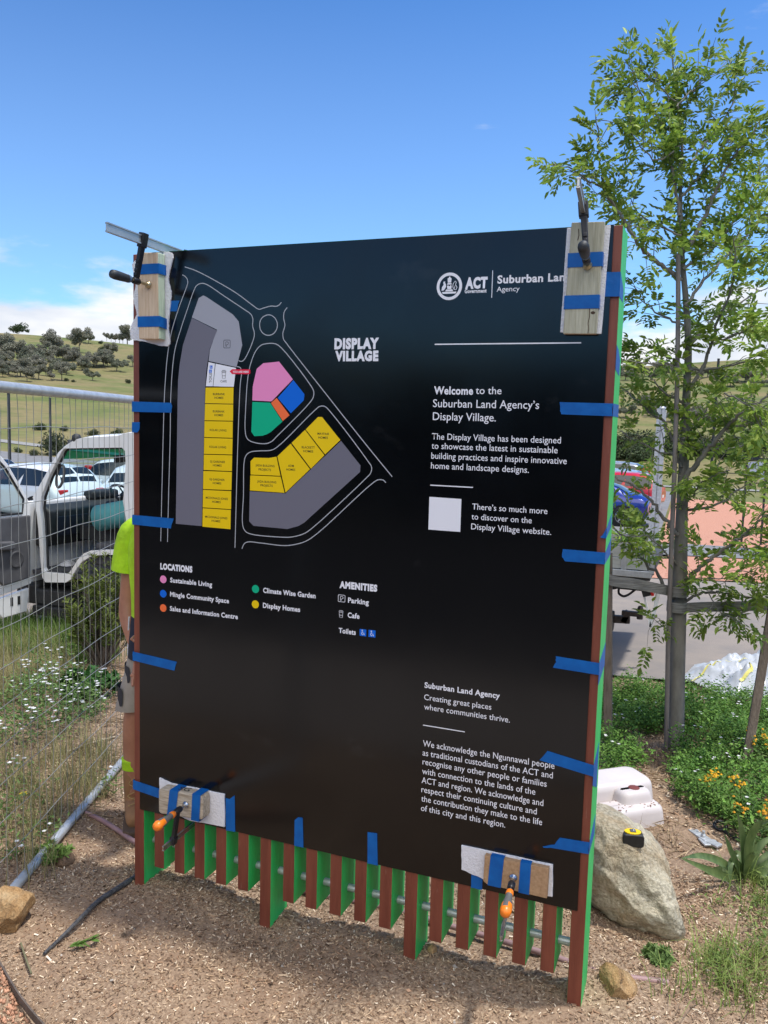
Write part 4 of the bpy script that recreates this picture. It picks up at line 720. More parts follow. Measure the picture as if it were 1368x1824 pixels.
# tow bar, tail lamp, mud guard
ty = TY+.9; m0 = at_y(1095, 1106, ty); m1 = at_y(1122, 1104, ty); m2 = at_y(1120, 1096, ty); m3 = at_y(1135, 1094, ty); bl = at_y(1140.5, 1086, ty)
mb = MB(); mb.beam(m0-Vector((.5, 0, 0)), m1, .07, .07); mb.beam((m1.x-.06, ty, m1.z-.03), (m1.x-.02, ty, m3.z+.02), .07, .06, up=(1, 0, 0)); mb.beam((m1.x-.08, ty, m3.z), (m3.x+.05, ty, m3.z), .06, .045); mb.lathe((bl.x, ty, m3.z-.045), (0, 0, 1), [(0, .03), (.03, .03), (.06, .017), (.075, .026), (.10, .030), (.125, .022), (.132, .008)], 14); mb.lathe((m0.x-.06, ty, m0.z), (1, 0, 0), [(0, .10), (.05, .10)], 14)
mb.build('tow_hitch', mat('rusty_black_steel', (.035, .028, .024), .6, .4, col2=(.07, .05, .04), vscale=25), truck, bevel=.004)
hk = [at_y(*p, ty-.3) for p in [(1086, 1048), (1098, 1047), (1104, 1040), (1102, 1056), (1110, 1062), (1118, 1060), (1128, 1053), (1138, 1045)]]; mb = MB(); mb.tube(smooth_line(hk, 4), .012, 6); mb.build('safety_chain', M_IRON, truck)
tl = at_y(1148, 1050, TY+.2); mb = MB(); mb.beam(at_y(1150, 1040, TY+.25), at_y(1156, 1061, TY+.25), .06, .10); mb.build('tail_lamp', M_BLKP, truck, bevel=.006)
mb = MB(); mb.beam(at_y(1159, 1043, TY+.22), at_y(1163, 1061, TY+.22), .05, .025); mb.build('tail_lamp_lens', RED, truck, bevel=.004)
mg = [at_y(*p, TY+.3) for p in [(1146, 1053), (1159, 1117), (1166, 1095), (1174, 1055)]]; mb = MB(); mb.beam(mg[0], mg[1], .02, .02); mb.beam(mg[1], mg[3], .02, .03); mb.add([mg[1], mg[2], mg[3], (mg[3].x-.03, mg[3].y+.02, mg[3].z)], [(0, 1, 2), (0, 2, 3)]); mb.build('mud_guard', M_WHITE, truck)
# things left in the cab
rc0 = at_y(918/5.212, 760+850/5.212, TY+.42); mb = MB(); R0 = .155; tdir = Vector((.97, .10, .22)).normalized(); nn = 28; prof_ = [(0, R0), (.75, R0*.98), (.75, R0*.8), (0, R0*.82)]
u_ = tdir.cross(Vector((0, 0, 1))).normalized(); w_ = tdir.cross(u_); vs_ = [rc0+tdir*t_+(u_*math.cos(2*math.pi*a/nn)+w_*math.sin(2*math.pi*a/nn))*r_ for t_, r_ in prof_ for a in range(nn)]
mb.add(vs_, [(i*nn+a, i*nn+(a+1) % nn, ((i+1) % 4)*nn+(a+1) % nn, ((i+1) % 4)*nn+a) for i in range(4) for a in range(nn)], 0, True); tag(mb.build('rolled_mat', M_TEAL), 'rolled teal foam mat lying on the truck seat', 'rolled mat')
def cloth(name, label, cat, pts, m, seed, th=.05):
    g = random.Random(seed); n = len(pts); c = sum((Vector(p) for p in pts), Vector())/n; mb = MB(); ring = []
    rings = 5
    for r_ in range(rings+1):
        f_ = r_/rings
        for p in pts: q_ = c.lerp(Vector(p), 1-f_); ring.append(q_+Vector((0, 0, th*math.sin(f_*math.pi*.5)+g.uniform(-.3, .3)*th*(1 if 0 < r_ < rings else .2))))
    mb.add(ring, [(r_*n+i, r_*n+(i+1) % n, (r_+1)*n+(i+1) % n, (r_+1)*n+i) for r_ in range(rings) for i in range(n)], 0, True); mb.add([(p[0], p[1], p[2]-.012) for p in ring[:n]]+ring[:n], [list(range(n))[::-1]]+[(i, (i+1) % n, n+(i+1) % n, n+i) for i in range(n)])
    return tag(mb.build(name, m, subd=1), label, cat)
def seatp(X, Y): p = at_z(X/5.212, 760+Y/5.212, zs); return (p.x, p.y, zs+.012)
cloth('work_shirt', 'crumpled yellow green hi-vis shirt on the truck seat beside the teal roll', 'clothing', [seatp(*p) for p in [(895, 985), (960, 975), (1050, 970), (1060, 955), (1000, 945), (920, 955)]], M_HIVIS, 3, .16)
cloth('paper_bundle', 'white crumpled paper on the front edge of the truck seat', 'paper', [seatp(*p) for p in [(1000, 1005), (1060, 1012), (1130, 1010), (1130, 985), (1060, 975), (1010, 990)]], M_PAPER, 5, .05)
def floorp(X, Y): p = at_z(X/5.212, 760+Y/5.212, zfloor); return (p.x, p.y, zfloor+.013)
cloth('paper_bundle', 'white papers lying on the truck cab floor', 'paper', [floorp(*p) for p in [(530, 1300), (620, 1312), (690, 1300), (710, 1255), (640, 1262), (560, 1280)]], M_PAPER, 8, .05)
# ================================================================== the worker behind the sign
def skin_obj(name, verts, edges, radii, mats, parent, sub=2, split=None):
    me = bpy.data.meshes.new(name); me.from_pydata(verts, edges, []); o = bpy.data.objects.new(name, me); COL.objects.link(o)
    md = o.modifiers.new('skin', 'SKIN'); md.use_smooth_shade = True
    for i, r_ in enumerate(radii): me.skin_vertices[0].data[i].radius = (r_, r_) if not isinstance(r_, tuple) else r_
    me.skin_vertices[0].data[0].use_root = True
    s_ = o.modifiers.new('sub', 'SUBSURF'); s_.levels = s_.render_levels = sub
    bpy.context.view_layer.update(); m2 = bpy.data.meshes.new_from_object(o.evaluated_get(_dg())); bpy.data.objects.remove(o); m2.name = name
    m2.materials.clear()
    for m in (mats if isinstance(mats, (list, tuple)) else [mats]): m2.materials.append(m)
    for p in m2.polygons:
        p.use_smooth = True
        p.material_index = split(p.center) if split else 0
    o = bpy.data.objects.new(name, m2); COL.objects.link(o); adopt(o, parent); return o
bp_ = at_z(236, 1476, .0); PO = Vector((bp_.x+.135, bp_.y+.08, 0)); pz = Hs(PO.x, PO.y)
def L(x, y, z): return (PO.x+x, PO.y+y, z)
person = thing('person', 'worker in hi-vis yellow shirt, grey shorts and tan boots standing behind the left post', 'person', PO)
M_SKIN = mat('tanned_skin', (.36, .155, .092), .5, col2=(.44, .20, .125), vscale=12, bump=.1, bscale=80)
jv = dict(pel=(0, 0, .93), spi=(0, .02, 1.12), che=(0, .01, 1.33), nek=(0, 0, 1.50), chn=(0, -.02, 1.58), hed=(0, -.02, 1.66), top=(0, 0, 1.75), nos=(0, -.10, 1.645),
          shr=(-.185, .01, 1.43), elr=(-.222, .01, 1.10), far=(-.215, -.01, 1.02), wrr=(-.105, -.07, .85), har=(-.075, -.09, .79), shl=(.185, .01, 1.43), ell=(.23, -.08, 1.14), wrl=(.16, -.27, 1.05), hal=(.14, -.33, 1.04),
          hpr=(-.10, .01, .88), knr=(-.172, -.01, .50), car=(-.192, .02, .36), anr=(-.205, .02, .10), hpl=(.10, .01, .88), knl=(.13, -.02, .50), cal=(.145, .02, .36), anl=(.15, .02, .10))
rr = dict(pel=.10, spi=.105, che=.115, nek=.058, chn=.07, hed=.088, top=.06, nos=.018, shr=.052, elr=.047, far=.049, wrr=.029, har=.030, shl=.052, ell=.045, wrl=.029, hal=.030, hpr=.075, knr=.062, car=.066, anr=.040, hpl=.075, knl=.06, cal=.06, anl=.04)
ed = [('pel', 'spi'), ('spi', 'che'), ('che', 'nek'), ('nek', 'chn'), ('chn', 'hed'), ('hed', 'top'), ('hed', 'nos'), ('che', 'shr'), ('shr', 'elr'), ('elr', 'far'), ('far', 'wrr'), ('wrr', 'har'), ('che', 'shl'), ('shl', 'ell'), ('ell', 'wrl'), ('wrl', 'hal'), ('pel', 'hpr'), ('hpr', 'knr'), ('knr', 'car'), ('car', 'anr'), ('pel', 'hpl'), ('hpl', 'knl'), ('knl', 'cal'), ('cal', 'anl')]
for h_, d_ in (('har', Vector((.02, -.035, -.075))), ('hal', Vector((0, -.08, -.01)))):
    b = Vector(jv[h_]); sd = Vector((.02, .012, 0)) if h_ == 'har' else Vector((.02, 0, 0))
    for k in range(4):
        k1_, k2_ = f'{h_}f{k}', f'{h_}g{k}'; o_ = sd*(k-1.5); ln = (.8, .95, 1, .85)[k]
        jv[k1_] = tuple(b+o_+d_*.6*ln); jv[k2_] = tuple(b+o_+d_*1.05*ln+Vector((.012, -.012, 0))); rr[k1_] = .009; rr[k2_] = .0075; ed += [(h_, k1_), (k1_, k2_)]
    jv[h_+'t'] = tuple(b+sd*-2.1+d_*.35); rr[h_+'t'] = .010; ed.append((h_, h_+'t'))
ks = list(jv); skin_obj('body', [L(*jv[k]) for k in ks], [(ks.index(a), ks.index(b)) for a, b in ed], [rr[k] for k in ks], M_SKIN, person)
M_NAVY = mat('navy_shirt_cloth', (.008, .012, .03), .8); M_SHORT = mat('stone_grey_cloth', (.33, .29, .25), .9, var=.1, vscale=14, bump=.3, bscale=20); M_POCK = mat('charcoal_patch', (.035, .034, .04), .85); M_BOOT = mat('tan_suede', (.33, .165, .07), .8, col2=(.24, .12, .055), vscale=14, bump=.3, bscale=40); M_SOLE = mat('brown_boot_sole', (.10, .06, .035), .8)
def etube(mb, secs, n=20, mi=0):
    """stacked oval sections (centre, half width, half depth)"""
    vs_ = []
    for (cx, cy, cz, rx_, ry_) in secs:
        for k in range(n): a = 2*math.pi*k/n; c, s_ = math.cos(a), math.sin(a); vs_.append(L(cx+rx_*abs(c)**.85*(1 if c > 0 else -1), cy+ry_*abs(s_)**.85*(1 if s_ > 0 else -1), cz+.004*math.sin(3*a+cz*40)))
    mb.add(vs_, [(i*n+k, i*n+(k+1) % n, (i+1)*n+(k+1) % n, (i+1)*n+k) for i in range(len(secs)-1) for k in range(n)], mi, True); mb.add(vs_[:n], [list(range(n))], mi); mb.add(vs_[-n:], [list(range(n))], mi)
mb = MB(); etube(mb, [(0, 0, .835, .190, .135), (0, 0, .92, .185, .132), (0, .01, 1.035, .178, .128)], mi=1)
etube(mb, [(0, .01, 1.035, .178, .128), (0, .02, 1.14, .185, .130), (0, .015, 1.30, .205, .140), (0, .01, 1.42, .195, .125), (0, .0, 1.475, .135, .095), (0, -.0, 1.515, .075, .068)])
for sg, q in ((-1, [(-.15, .01, 1.455), (-.19, .01, 1.43), (-.212, .012, 1.36), (-.226, .012, 1.235)]), (1, [(.15, .01, 1.455), (.19, .01, 1.43), (.212, -.005, 1.34), (.226, -.05, 1.235)])): mb.tube([L(*p_) for p_ in q], [.055, .075, .078, .084], 16)
mb.tube([L(-.178, -.055, .84), L(-.172, -.062, .92), L(-.158, -.07, 1.03)], .0045, 6, 2)
shirt = mb.build('shirt', [M_HIVIS, M_NAVY, M_PAPER], person, subd=1)
mb = MB(); etube(mb, [(0, .0, 1.0, .165, .12), (0, .0, .90, .172, .125), (-.0, .005, .82, .178, .12), (0, .005, .78, .15, .10)])
for sg, xs_ in ((-1, (-.095, -.135, -.165, -.172)), (1, (.095, .115, .128, .135))):
    etube(mb, [(xs_[0], .005, .88, .085, .11), (xs_[1]+.02, .005, .76, .093, .105), (xs_[2]+.012, -.002, .66, .088, .098), (xs_[3], -.006, .575, .088, .094)])
    for z0_, z1_ in ((.72, .80), (.60, .69)):
        k = (xs_[1]+.02) if z0_ > .7 else xs_[2]+.008; vs_ = []
        for zz_ in (z0_, (z0_+z1_)/2, z1_):
            for a in np.linspace(math.radians(150), math.radians(262), 9): vs_.append(L(k+.0975*math.cos(a)*(1 if sg < 0 else -1), .105*math.sin(a), zz_))
        mb.add(vs_, [(i*9+j, i*9+j+1, i*9+10+j, i*9+9+j) for i in range(2) for j in range(8)], 1, True)
mb.build('shorts', [M_SHORT, M_POCK], person, subd=1)
for sgn, ax_ in ((-1, -.205), (1, .15)):
    mb = MB(); mb.lathe(L(ax_, .02, .255), (0, 0, 1), [(0, .056), (.02, .058), (.035, .057), (.05, .060), (.053, .050)], 18); mb.build('sock', M_HIVIS, person)
    bv = [L(ax_, .02, .275), L(ax_, .022, .16), L(ax_-.005, .03, .065), L(ax_+.04, -.03, .075), L(ax_+.085, -.085, .052), L(ax_+.115, -.12, .046)]; bt = skin_obj('boot', bv, [(i, i+1) for i in range(5)], [.057, .052, .050, .048, .045, .036], M_BOOT, person)
    mb = MB(); mb.prism([(ax_-.058, .06), (ax_-.05, .015), (ax_+.03, -.10), (ax_+.085, -.17), (ax_+.13, -.175), (ax_+.165, -.13), (ax_+.13, -.06), (ax_+.045, .05), (ax_+.01, .085), (ax_-.035, .085)], lambda a, b, d: L(a, b, d), -.0, .032); mb.build('boot_sole', M_SOLE, bt, bevel=.006)
    mb = MB(); mb.tube(smooth_line([L(ax_+.045, -.03, .23), L(ax_+.02, -.042, .20), L(ax_+.06, -.03, .17), L(ax_+.025, -.06, .145), L(ax_+.075, -.05, .125), L(ax_+.05, -.085, .11)], 4), .0022, 5); mb.build('boot_lace', mat('tan_lace', (.40, .26, .10), .8), bt)
mb = MB(); hv = []
for i in range(7):
    for j in range(16):
        th_ = i/6*math.pi*.55; ph = j/16*2*math.pi; hv.append(L(.108*math.sin(th_)*math.cos(ph), .01+.12*math.sin(th_)*math.sin(ph), 1.685+.115*math.cos(th_)))
mb.add(hv, [(i*16+j, i*16+(j+1) % 16, (i+1)*16+(j+1) % 16, (i+1)*16+j) for i in range(6) for j in range(16)], 0, True); mb.build('hair', mat('brown_hair', (.05, .03, .018), .7, var=.3, vscale=60), person)
for sx_ in (-.035, .035): mb = MB(); mb.lathe(L(sx_, -.098, 1.675), (0, -1, 0), [(0, .011), (.004, .010), (.008, .003)], 10); mb.build('eye', M_PAPER, person)
mb = MB(); mb.box(*[v_ for v_ in (PO.x-.026, PO.x+.026, PO.y-.098, PO.y-.09, 1.603, 1.611)]); mb.build('mouth', mat('lip_pink', (.30, .10, .08), .5), person, bevel=.002)
# ================================================================== parked cars
HATCH = [(-2.05, .42, .72, .76, .70, .60), (-2.0, .30, .84, .90, .79, .66), (-1.93, .26, .93, 1.02, .83, .64), (-1.80, .23, .96, 1.25, .86, .60), (-1.55, .20, .96, 1.42, .88, .58), (-1.0, .20, .95, 1.49, .88, .60), (-.3, .20, .93, 1.50, .88, .61), (.25, .20, .91, 1.45, .88, .61), (.65, .20, .90, 1.28, .88, .60), (1.12, .20, .90, .96, .87, .66), (1.6, .22, .82, .88, .85, .62), (1.93, .26, .66, .72, .79, .58), (2.05, .36, .54, .58, .68, .5)]
SUVS = [(x*1.08, z0*1.15, zb*1.14, zt*1.12 if zt > 1.2 else zt*1.14, w*1.04, wt*1.05) for x, z0, zb, zt, w, wt in HATCH]
SEDAN = [(-2.3, .42, .72, .78, .72, .60), (-2.25, .30, .88, .95, .80, .68), (-2.0, .25, .94, 1.04, .85, .70), (-1.62, .21, .94, 1.09, .88, .68), (-1.25, .20, .93, 1.30, .89, .58), (-.85, .20, .92, 1.42, .89, .58), (-.2, .20, .90, 1.45, .89, .60), (.3, .20, .89, 1.40, .89, .60), (.75, .20, .88, 1.22, .89, .60), (1.2, .20, .88, .94, .88, .68), (1.75, .22, .80, .86, .86, .64), (2.15, .26, .66, .70, .80, .58), (2.28, .36, .54, .58, .70, .5)]
M_CGL = mat('dark_car_glass', (.015, .02, .023), .05, spec=.8); M_RIM = mat('alloy_rim', (.40, .41, .43), .3, .8); M_HEAD = mat('lamp_glass', (.6, .62, .65), .1, spec=.8); M_PLATE = mat('number_plate_white', (.7, .7, .66), .5)
def sec(st, x):
    for i in range(len(st)-1):
        if st[i][0] <= x <= st[i+1][0]: k = (x-st[i][0])/(st[i+1][0]-st[i][0]); return [a+(b-a)*k for a, b in zip(st[i][1:], st[i+1][1:])]
    return list(st[0][1:] if x < st[0][0] else st[-1][1:])
RING = [0, .85, 1, 2, 3, 3.35, 4, 4.55, 4.85, 5]
def ringpt(s, u):
    zb, zbel, zt, w, wt = s; wt = min(wt, w); pts = [(0, zb), (w*.9, zb), (w, zb+.12), (w*1.01, (zb+zbel)/2+.06), (w*.965, zbel), (wt+.03, zt-.06), (wt*.8, zt), (0, zt+.025)]
    i = min(int(u), len(pts)-2); k = u-i; a, b = pts[i], pts[i+1]; return (a[0]+(b[0]-a[0])*k, a[1]+(b[1]-a[1])*k)
def make_car(st, name, label, paint, loc, rz, group='cars parked in the car park'):
    t = thing(name, label, 'car', loc, group); t.rotation_euler = (0, 0, rz); base = Vector(loc); rot = Matrix.Rotation(rz, 3, 'Z')
    def place(mb, nm, m, par=t, **k):
        # children are given in the car's own frame
        o = mb.build(nm, m, None, **k); o.parent = par; return o
    x0, x1 = st[0][0], st[-1][0]; xs = sorted(set([s[0] for s in st]+list(np.linspace(x0, x1, 26)))); us = [0, .5, 1, 1.5, 2, 2.5, 3, 3.5, 4, 4.5, 5, 5.3, 5.6, 6, 6.5, 7]
    mb = MB(); vs_ = []
    for x in xs:
        s = sec(st, x)
        half = [ringpt(s, u) for u in us]; ring = [(x, y, z) for y, z in half]+[(x, -y, z) for y, z in half[-2:0:-1]]; vs_ += ring
    n = len(us)*2-2; mb.add(vs_, [(i*n+j, i*n+(j+1) % n, (i+1)*n+(j+1) % n, (i+1)*n+j) for i in range(len(xs)-1) for j in range(n)], 0, True)
    mb.add(vs_[:n], [list(range(n))], 0); mb.add(vs_[-n:], [list(range(n))[::-1]], 0); body = place(mb, 'body', paint)
    def patch(nm, xa, xb_, ua, ub, m, off=.006, sides=(1, -1), nx=6, nu=4, slant=0.0, par=None):
        for sd in sides:
            mb = MB(); v = []
            for i in range(nx+1):
                for j in range(nu+1):
                    u = ua+(ub-ua)*j/nu; x = xa+(xb_-xa)*i/nx+slant*(j/nu-.5); y, z = ringpt(sec(st, x), u); v.append((x, (y+off)*sd, z+(off if u > 5 else 0)))
            mb.add(v, [(i*(nu+1)+j, i*(nu+1)+j+1, (i+1)*(nu+1)+j+1, (i+1)*(nu+1)+j) for i in range(nx) for j in range(nu)], 0, True); place(mb, nm, m, par or t)
    xr = [s[0] for s in st if s[3] > 1.2*(st is SUVS and 1.12 or 1)]; ra, rb = xr[0], xr[-1]
    mid = (ra+rb)/2-.05
    patch('window', ra+.1, mid-.03, 4.06, 4.92, M_CGL, .012); patch('window', mid+.03, rb+.12, 4.06, 4.92, M_CGL, .012, slant=-.3)
    def across(nm, xa, xb_, wf, m, off, uz=6.5):
        mb = MB(); v = []
        for i in range(7):
            x = xa+(xb_-xa)*i/6; s = sec(st, x); w_ = (s[4])*wf
            for j in range(7): v.append((x, w_*(j/3-1), s[2]+.012-.02*abs(j/3-1)**2+off))
        mb.add(v, [(i*7+j, i*7+j+1, (i+1)*7+j+1, (i+1)*7+j) for i in range(6) for j in range(6)], 0, True); place(mb, nm, m)
    rear = [s for s in st if s[0] < ra+.01]; front = [s for s in st if s[0] >= rb-.01]
    across('rear_window', (-1.9 if st is not SEDAN else -1.55)*(1.08 if st is SUVS else 1), (-1.5 if st is not SEDAN else -.95)*(1.08 if st is SUVS else 1), .86, M_CGL, .012)
    across('windscreen', rb+.04, front[1][0]-.04, .9, M_CGL, .014)
    ztl = .80 if st is not SUVS else 1.0
    for sd in (1, -1):
        mb = MB(); mb.box(x0+.03, x0+.33, sd*.56-.14, sd*.56+.14, ztl-.06, ztl+.11); 
        if st is SUVS: mb.box(x0+.12, x0+.36, sd*.70-.07, sd*.70+.07, ztl+.1, ztl+.42)
        place(mb, 'tail_light', RED, bevel=.03)
        mb = MB(); mb.box(x1-.30, x1-.06, sd*.56-.16, sd*.56+.14, .60*(1.15 if st is SUVS else 1), .72*(1.15 if st is SUVS else 1)); place(mb, 'headlight', M_HEAD, bevel=.03)
    mb = MB(); mb.box(x0-.012, x0+.02, -.19, .19, .52, .63); place(mb, 'number_plate', M_PLATE)
    mb = MB(); mb.box(x1-.04, x1+.012, -.42, .42, .36, .60); place(mb, 'grille', M_RUB, bevel=.02)
    zk = sec(st, 0)[0]; wr = .33 if st is not SUVS else .37
    for xw_ in (x0+.80, x1-.82):
        for sd in (1, -1):
            w_ = sec(st, xw_)[3]; mb = MB(); mb.lathe((xw_, sd*(w_-.03), wr), (0, sd, 0), [(0, wr+.07), (.045, wr+.065)], 26); place(mb, 'wheel_arch', M_RUB)
            mb = MB(); mb.lathe((xw_, sd*(w_-.16), wr), (0, sd, 0), [(0, wr*.7), (.02, wr*.95), (.05, wr), (.18, wr), (.205, wr*.93), (.21, wr*.68)], 26); wh = place(mb, 'wheel', M_RUB)
            mb = MB(); mb.lathe((xw_, sd*(w_+.035), wr), (0, sd, 0), [(0, wr*.7), (.018, wr*.68), (.012, wr*.6), (-.0, wr*.35), (.014, wr*.2), (.02, .02)], 26)
            place(mb, 'rim', M_RIM, wh)
            mb = MB()
            for k in range(5): a = 2*math.pi*k/5+.3; c, s_ = math.cos(a), math.sin(a); mb.beam((xw_+c*wr*.2, sd*(w_+.05), wr+s_*wr*.2), (xw_+c*wr*.62, sd*(w_+.05), wr+s_*wr*.62), .05, .014, up=(0, 1, 0))
            place(mb, 'spokes', M_RIM, wh)
    for sd in (1, -1): mb = MB(); mb.box(front[0][0]+.1, front[0][0]+.28, sd*.88-.08+sd*.06, sd*.88+.08+sd*.06, .92, 1.06); place(mb, 'wing_mirror', paint, bevel=.03)
    return t
def carpaint(n, c, met=.0): return mat(n, c, .28, met, coat=.8, spec=.5)
P_WHITE = carpaint('car_white', (.72, .74, .76)); P_BLUE = carpaint('car_deep_blue', (.008, .022, .22), .2); P_NAVY = carpaint('car_navy', (.012, .02, .06), .3); P_SILV = carpaint('car_silver', (.45, .46, .47), .5); P_RED = carpaint('car_red', (.55, .012, .02)); P_BEIGE = carpaint('car_pale_beige', (.52, .48, .44)); P_LBLUE = carpaint('car_pale_blue', (.36, .47, .55), .3)
def car_at(st, name, label, paint, px, D, yaw, end):
    """end: -1 the rear, +1 the front, 0 the middle stands at photo column px"""
    p = at_d(px, 800, D); h = Vector((math.sin(math.radians(yaw)), math.cos(math.radians(yaw)), 0)); x_end = (st[0][0] if end < 0 else st[-1][0] if end > 0 else 0)
    c = Vector((p.x, p.y, 0))-h*x_end; z = Hs(c.x, c.y)+.03
    return make_car(st, name, label, paint, (c.x, c.y, z), math.atan2(h.y, h.x))
car_at(HATCH, 'hatchback', 'white hatchback seen from behind through the truck windscreen', P_WHITE, 148, 21.5, -80, -1)
car_at(SUVS, 'suv_car', 'white SUV with a tall red tail lamp, facing right behind the white hatchback', P_WHITE, 168, 29.5, 84, -1)
car_at(HATCH, 'hatchback', 'white car facing the truck, its dark grille showing behind the steering wheel', P_WHITE, 206, 25, 160, 1)
car_at(SEDAN, 'sedan_car', 'dark navy sedan seen from behind through the open truck door window', P_NAVY, 10, 22.5, -62, -1)
car_at(SEDAN, 'sedan_car', 'pale beige car parked behind the navy sedan at the left edge', P_BEIGE, 22, 31, -70, -1)
car_at(SEDAN, 'sedan_car', 'bright blue sedan seen side on beside the green edge of the sign', P_BLUE, 1166, 28.5, -86, -1)
car_at(HATCH, 'hatchback', 'red hatchback just behind the blue sedan', P_RED, 1186, 34.5, -84, -1)
car_at(HATCH, 'hatchback', 'pale blue hatchback in the row behind the red car', P_LBLUE, 1164, 37.5, -84, -1)
car_at(SUVS, 'suv_car', 'silver SUV farthest back in the row right of the sign', P_SILV, 1160, 42, -84, -1)
# ================================================================== posts and signs far off
M_DKPOLE = mat('dark_grey_pole', (.03, .032, .036), .5, .3)
def far_pole(label, pxt, pyt, D, m, r, name='lamp_post', cat='post', flat=False):
    p = at_d(pxt, pyt, D); z = Hs(p.x, p.y); t = thing(name, label, cat, (p.x, p.y, z)); mb = MB()
    if flat: mb.box(p.x-r, p.x-.12*r, p.y-r*.7, p.y+r*.7, z-.1, p.z); mb.box(p.x+.12*r, p.x+r, p.y-r*.7, p.y+r*.7, z-.1, p.z); mb.box(p.x-r*.3, p.x+r*.3, p.y-r*.3, p.y+r*.3, z-.1, p.z-.02)
    else: mb.tube([(p.x, p.y, z-.1), (p.x, p.y, p.z)], [r, r*.8], 10)
    mb.build('post', m, t); mb = MB(); mb.box(p.x-r*2.4, p.x+r*2.4, p.y-r*2.4, p.y+r*2.4, z-.02, z+.06); mb.build('base_plate', m, t)
    mb = MB(); mb.lathe((p.x, p.y, p.z), (0, 0, 1), [(0, r*.95), (.03, r*.95), (.05, r*.5)], 10); mb.build('cap', m, t); return t
far_pole('dark slim pole nearest the left edge, behind the fence', 15, 692, 34, M_DKPOLE, .07)
far_pole('dark slim pole between the open truck door and the cab', 89, 710, 36, M_DKPOLE, .06)
far_pole('galvanised double channel post behind the tree branches', 1179, 728, 19, M_GALV, .10, 'steel_post', flat=True)
far_pole('dark pole on the grass behind the tree crown at the right', 1280, 640, 48, M_DKPOLE, .09)
p = at_d(1347, 838, 24); z = Hs(p.x, p.y); t = thing('notice_board', 'small pale blue board in a dark frame at the right edge', 'notice board', (p.x, p.y, z)); yv = Vector((.93, -.36, 0))
for sgn in (-1, 1): mb = MB(); mb.beam((p.x+yv.x*.27*sgn, p.y+yv.y*.27*sgn, z-.1), (p.x+yv.x*.27*sgn, p.y+yv.y*.27*sgn, p.z+.32), .06, .06, up=(1, 0, 0)); mb.build('post', M_DKPOLE, t)
mb = MB(); mb.beam((p.x-yv.x*.24, p.y-yv.y*.24, p.z), (p.x+yv.x*.24, p.y+yv.y*.24, p.z), .03, .5); mb.build('board', mat('pale_blue_board', (.50, .56, .64), .5), t)
mb = MB(); mb.beam((p.x-yv.x*.36, p.y-yv.y*.36, p.z+.33), (p.x+yv.x*.36, p.y+yv.y*.36, p.z+.33), .12, .06); mb.build('hood', M_DKPOLE, t)
# ================================================================== trees on the hills
M_BARK = mat('grey_bark', (.12, .10, .08), .9, var=.35, vscale=6, bump=.3, bscale=12); M_GUM = mat('gum_foliage', (1, 1, 1), .75, attr='col', spec=.2, trans=.15); M_LEAF = mat('fresh_leaf', (1, 1, 1), .42, attr='col', spec=.45, trans=.48); M_GREENS = mat('low_foliage', (1, 1, 1), .6, attr='col', spec=.3, trans=.25)
def crown_mesh(name, clumps, per, size, base, parent, g, m):
    P, D, Nn, ln, c = [], [], [], [], []
    for (cx, cy, cz, r) in clumps:
        k = int(per*r*r*r**-.3)+12; d = unit(g.normal(size=(k, 3))); rad = r*g.random(k)**.35; p = np.array([cx, cy, cz])+d*rad[:, None]*np.array([1, 1, .72]); P.append(p); D.append(unit(d+g.normal(0, .7, (k, 3))+[0, 0, -.3])); Nn.append(unit(d*.7+g.normal(0, .5, (k, 3))+[0, 0, .4])); ln.append(size*g.uniform(.6, 1.3, k))
        tone = g.uniform(.72, 1.25); cc = np.array(base)*tone*g.uniform(.75, 1.3, (k, 1))*np.array([1, 1, 1])+g.normal(0, .004, (k, 3)); c.append(np.clip(cc, .005, 1))
    P = np.concatenate(P); D = np.concatenate(D); Nn = np.concatenate(Nn); ln = np.concatenate(ln); V, Fc = leaf_arrays(P, D, Nn, ln, ln*.55); return npmesh(name, V, Fc, m, parent, np.repeat(np.concatenate(c), 6, 0))
def gum_tree(seed, label, cat, group, h=10, spread=4.2, base=(.24, .235, .18), dense=1.0, trunk=.32):
    g = np.random.default_rng(seed); t = thing('gum_tree', label, cat, (0, 0, 0), group); mb = MB(); cl = []
    fork = h*trunk; mb.tube([(0, 0, -.6), (g.normal(0, .1), g.normal(0, .1), fork*.5), (g.normal(0, .2), g.normal(0, .2), fork)], [.30*h/10, .24*h/10, .20*h/10], 8)
    nb = int(g.integers(5, 8))
    for k in range(nb):
        a = 2*math.pi*k/nb+g.uniform(-.5, .5); rr_ = spread*g.uniform(.35, .95); zt_ = h*g.uniform(.50, .95)-rr_*.32; e = (rr_*math.cos(a), rr_*math.sin(a), zt_); mid_ = (e[0]*.45+g.normal(0, .3), e[1]*.45+g.normal(0, .3), fork+(zt_-fork)*.55)
        mb.tube([(0, 0, fork*.9), mid_, e], [.15*h/10, .10*h/10, .03], 6)
        for q in range(int(g.integers(3, 6))): cl.append((e[0]+g.normal(0, .8), e[1]+g.normal(0, .8), e[2]+g.normal(-.1, .9), g.uniform(1.0, 1.9)*h/10))
        cl.append((mid_[0], mid_[1], mid_[2]+.8, g.uniform(.8, 1.3)*h/10))
    mb.build('trunk', M_BARK, t); crown_mesh('crown', cl, 210*dense, .36*h/10+.08, base, t, g, M_GUM); return t
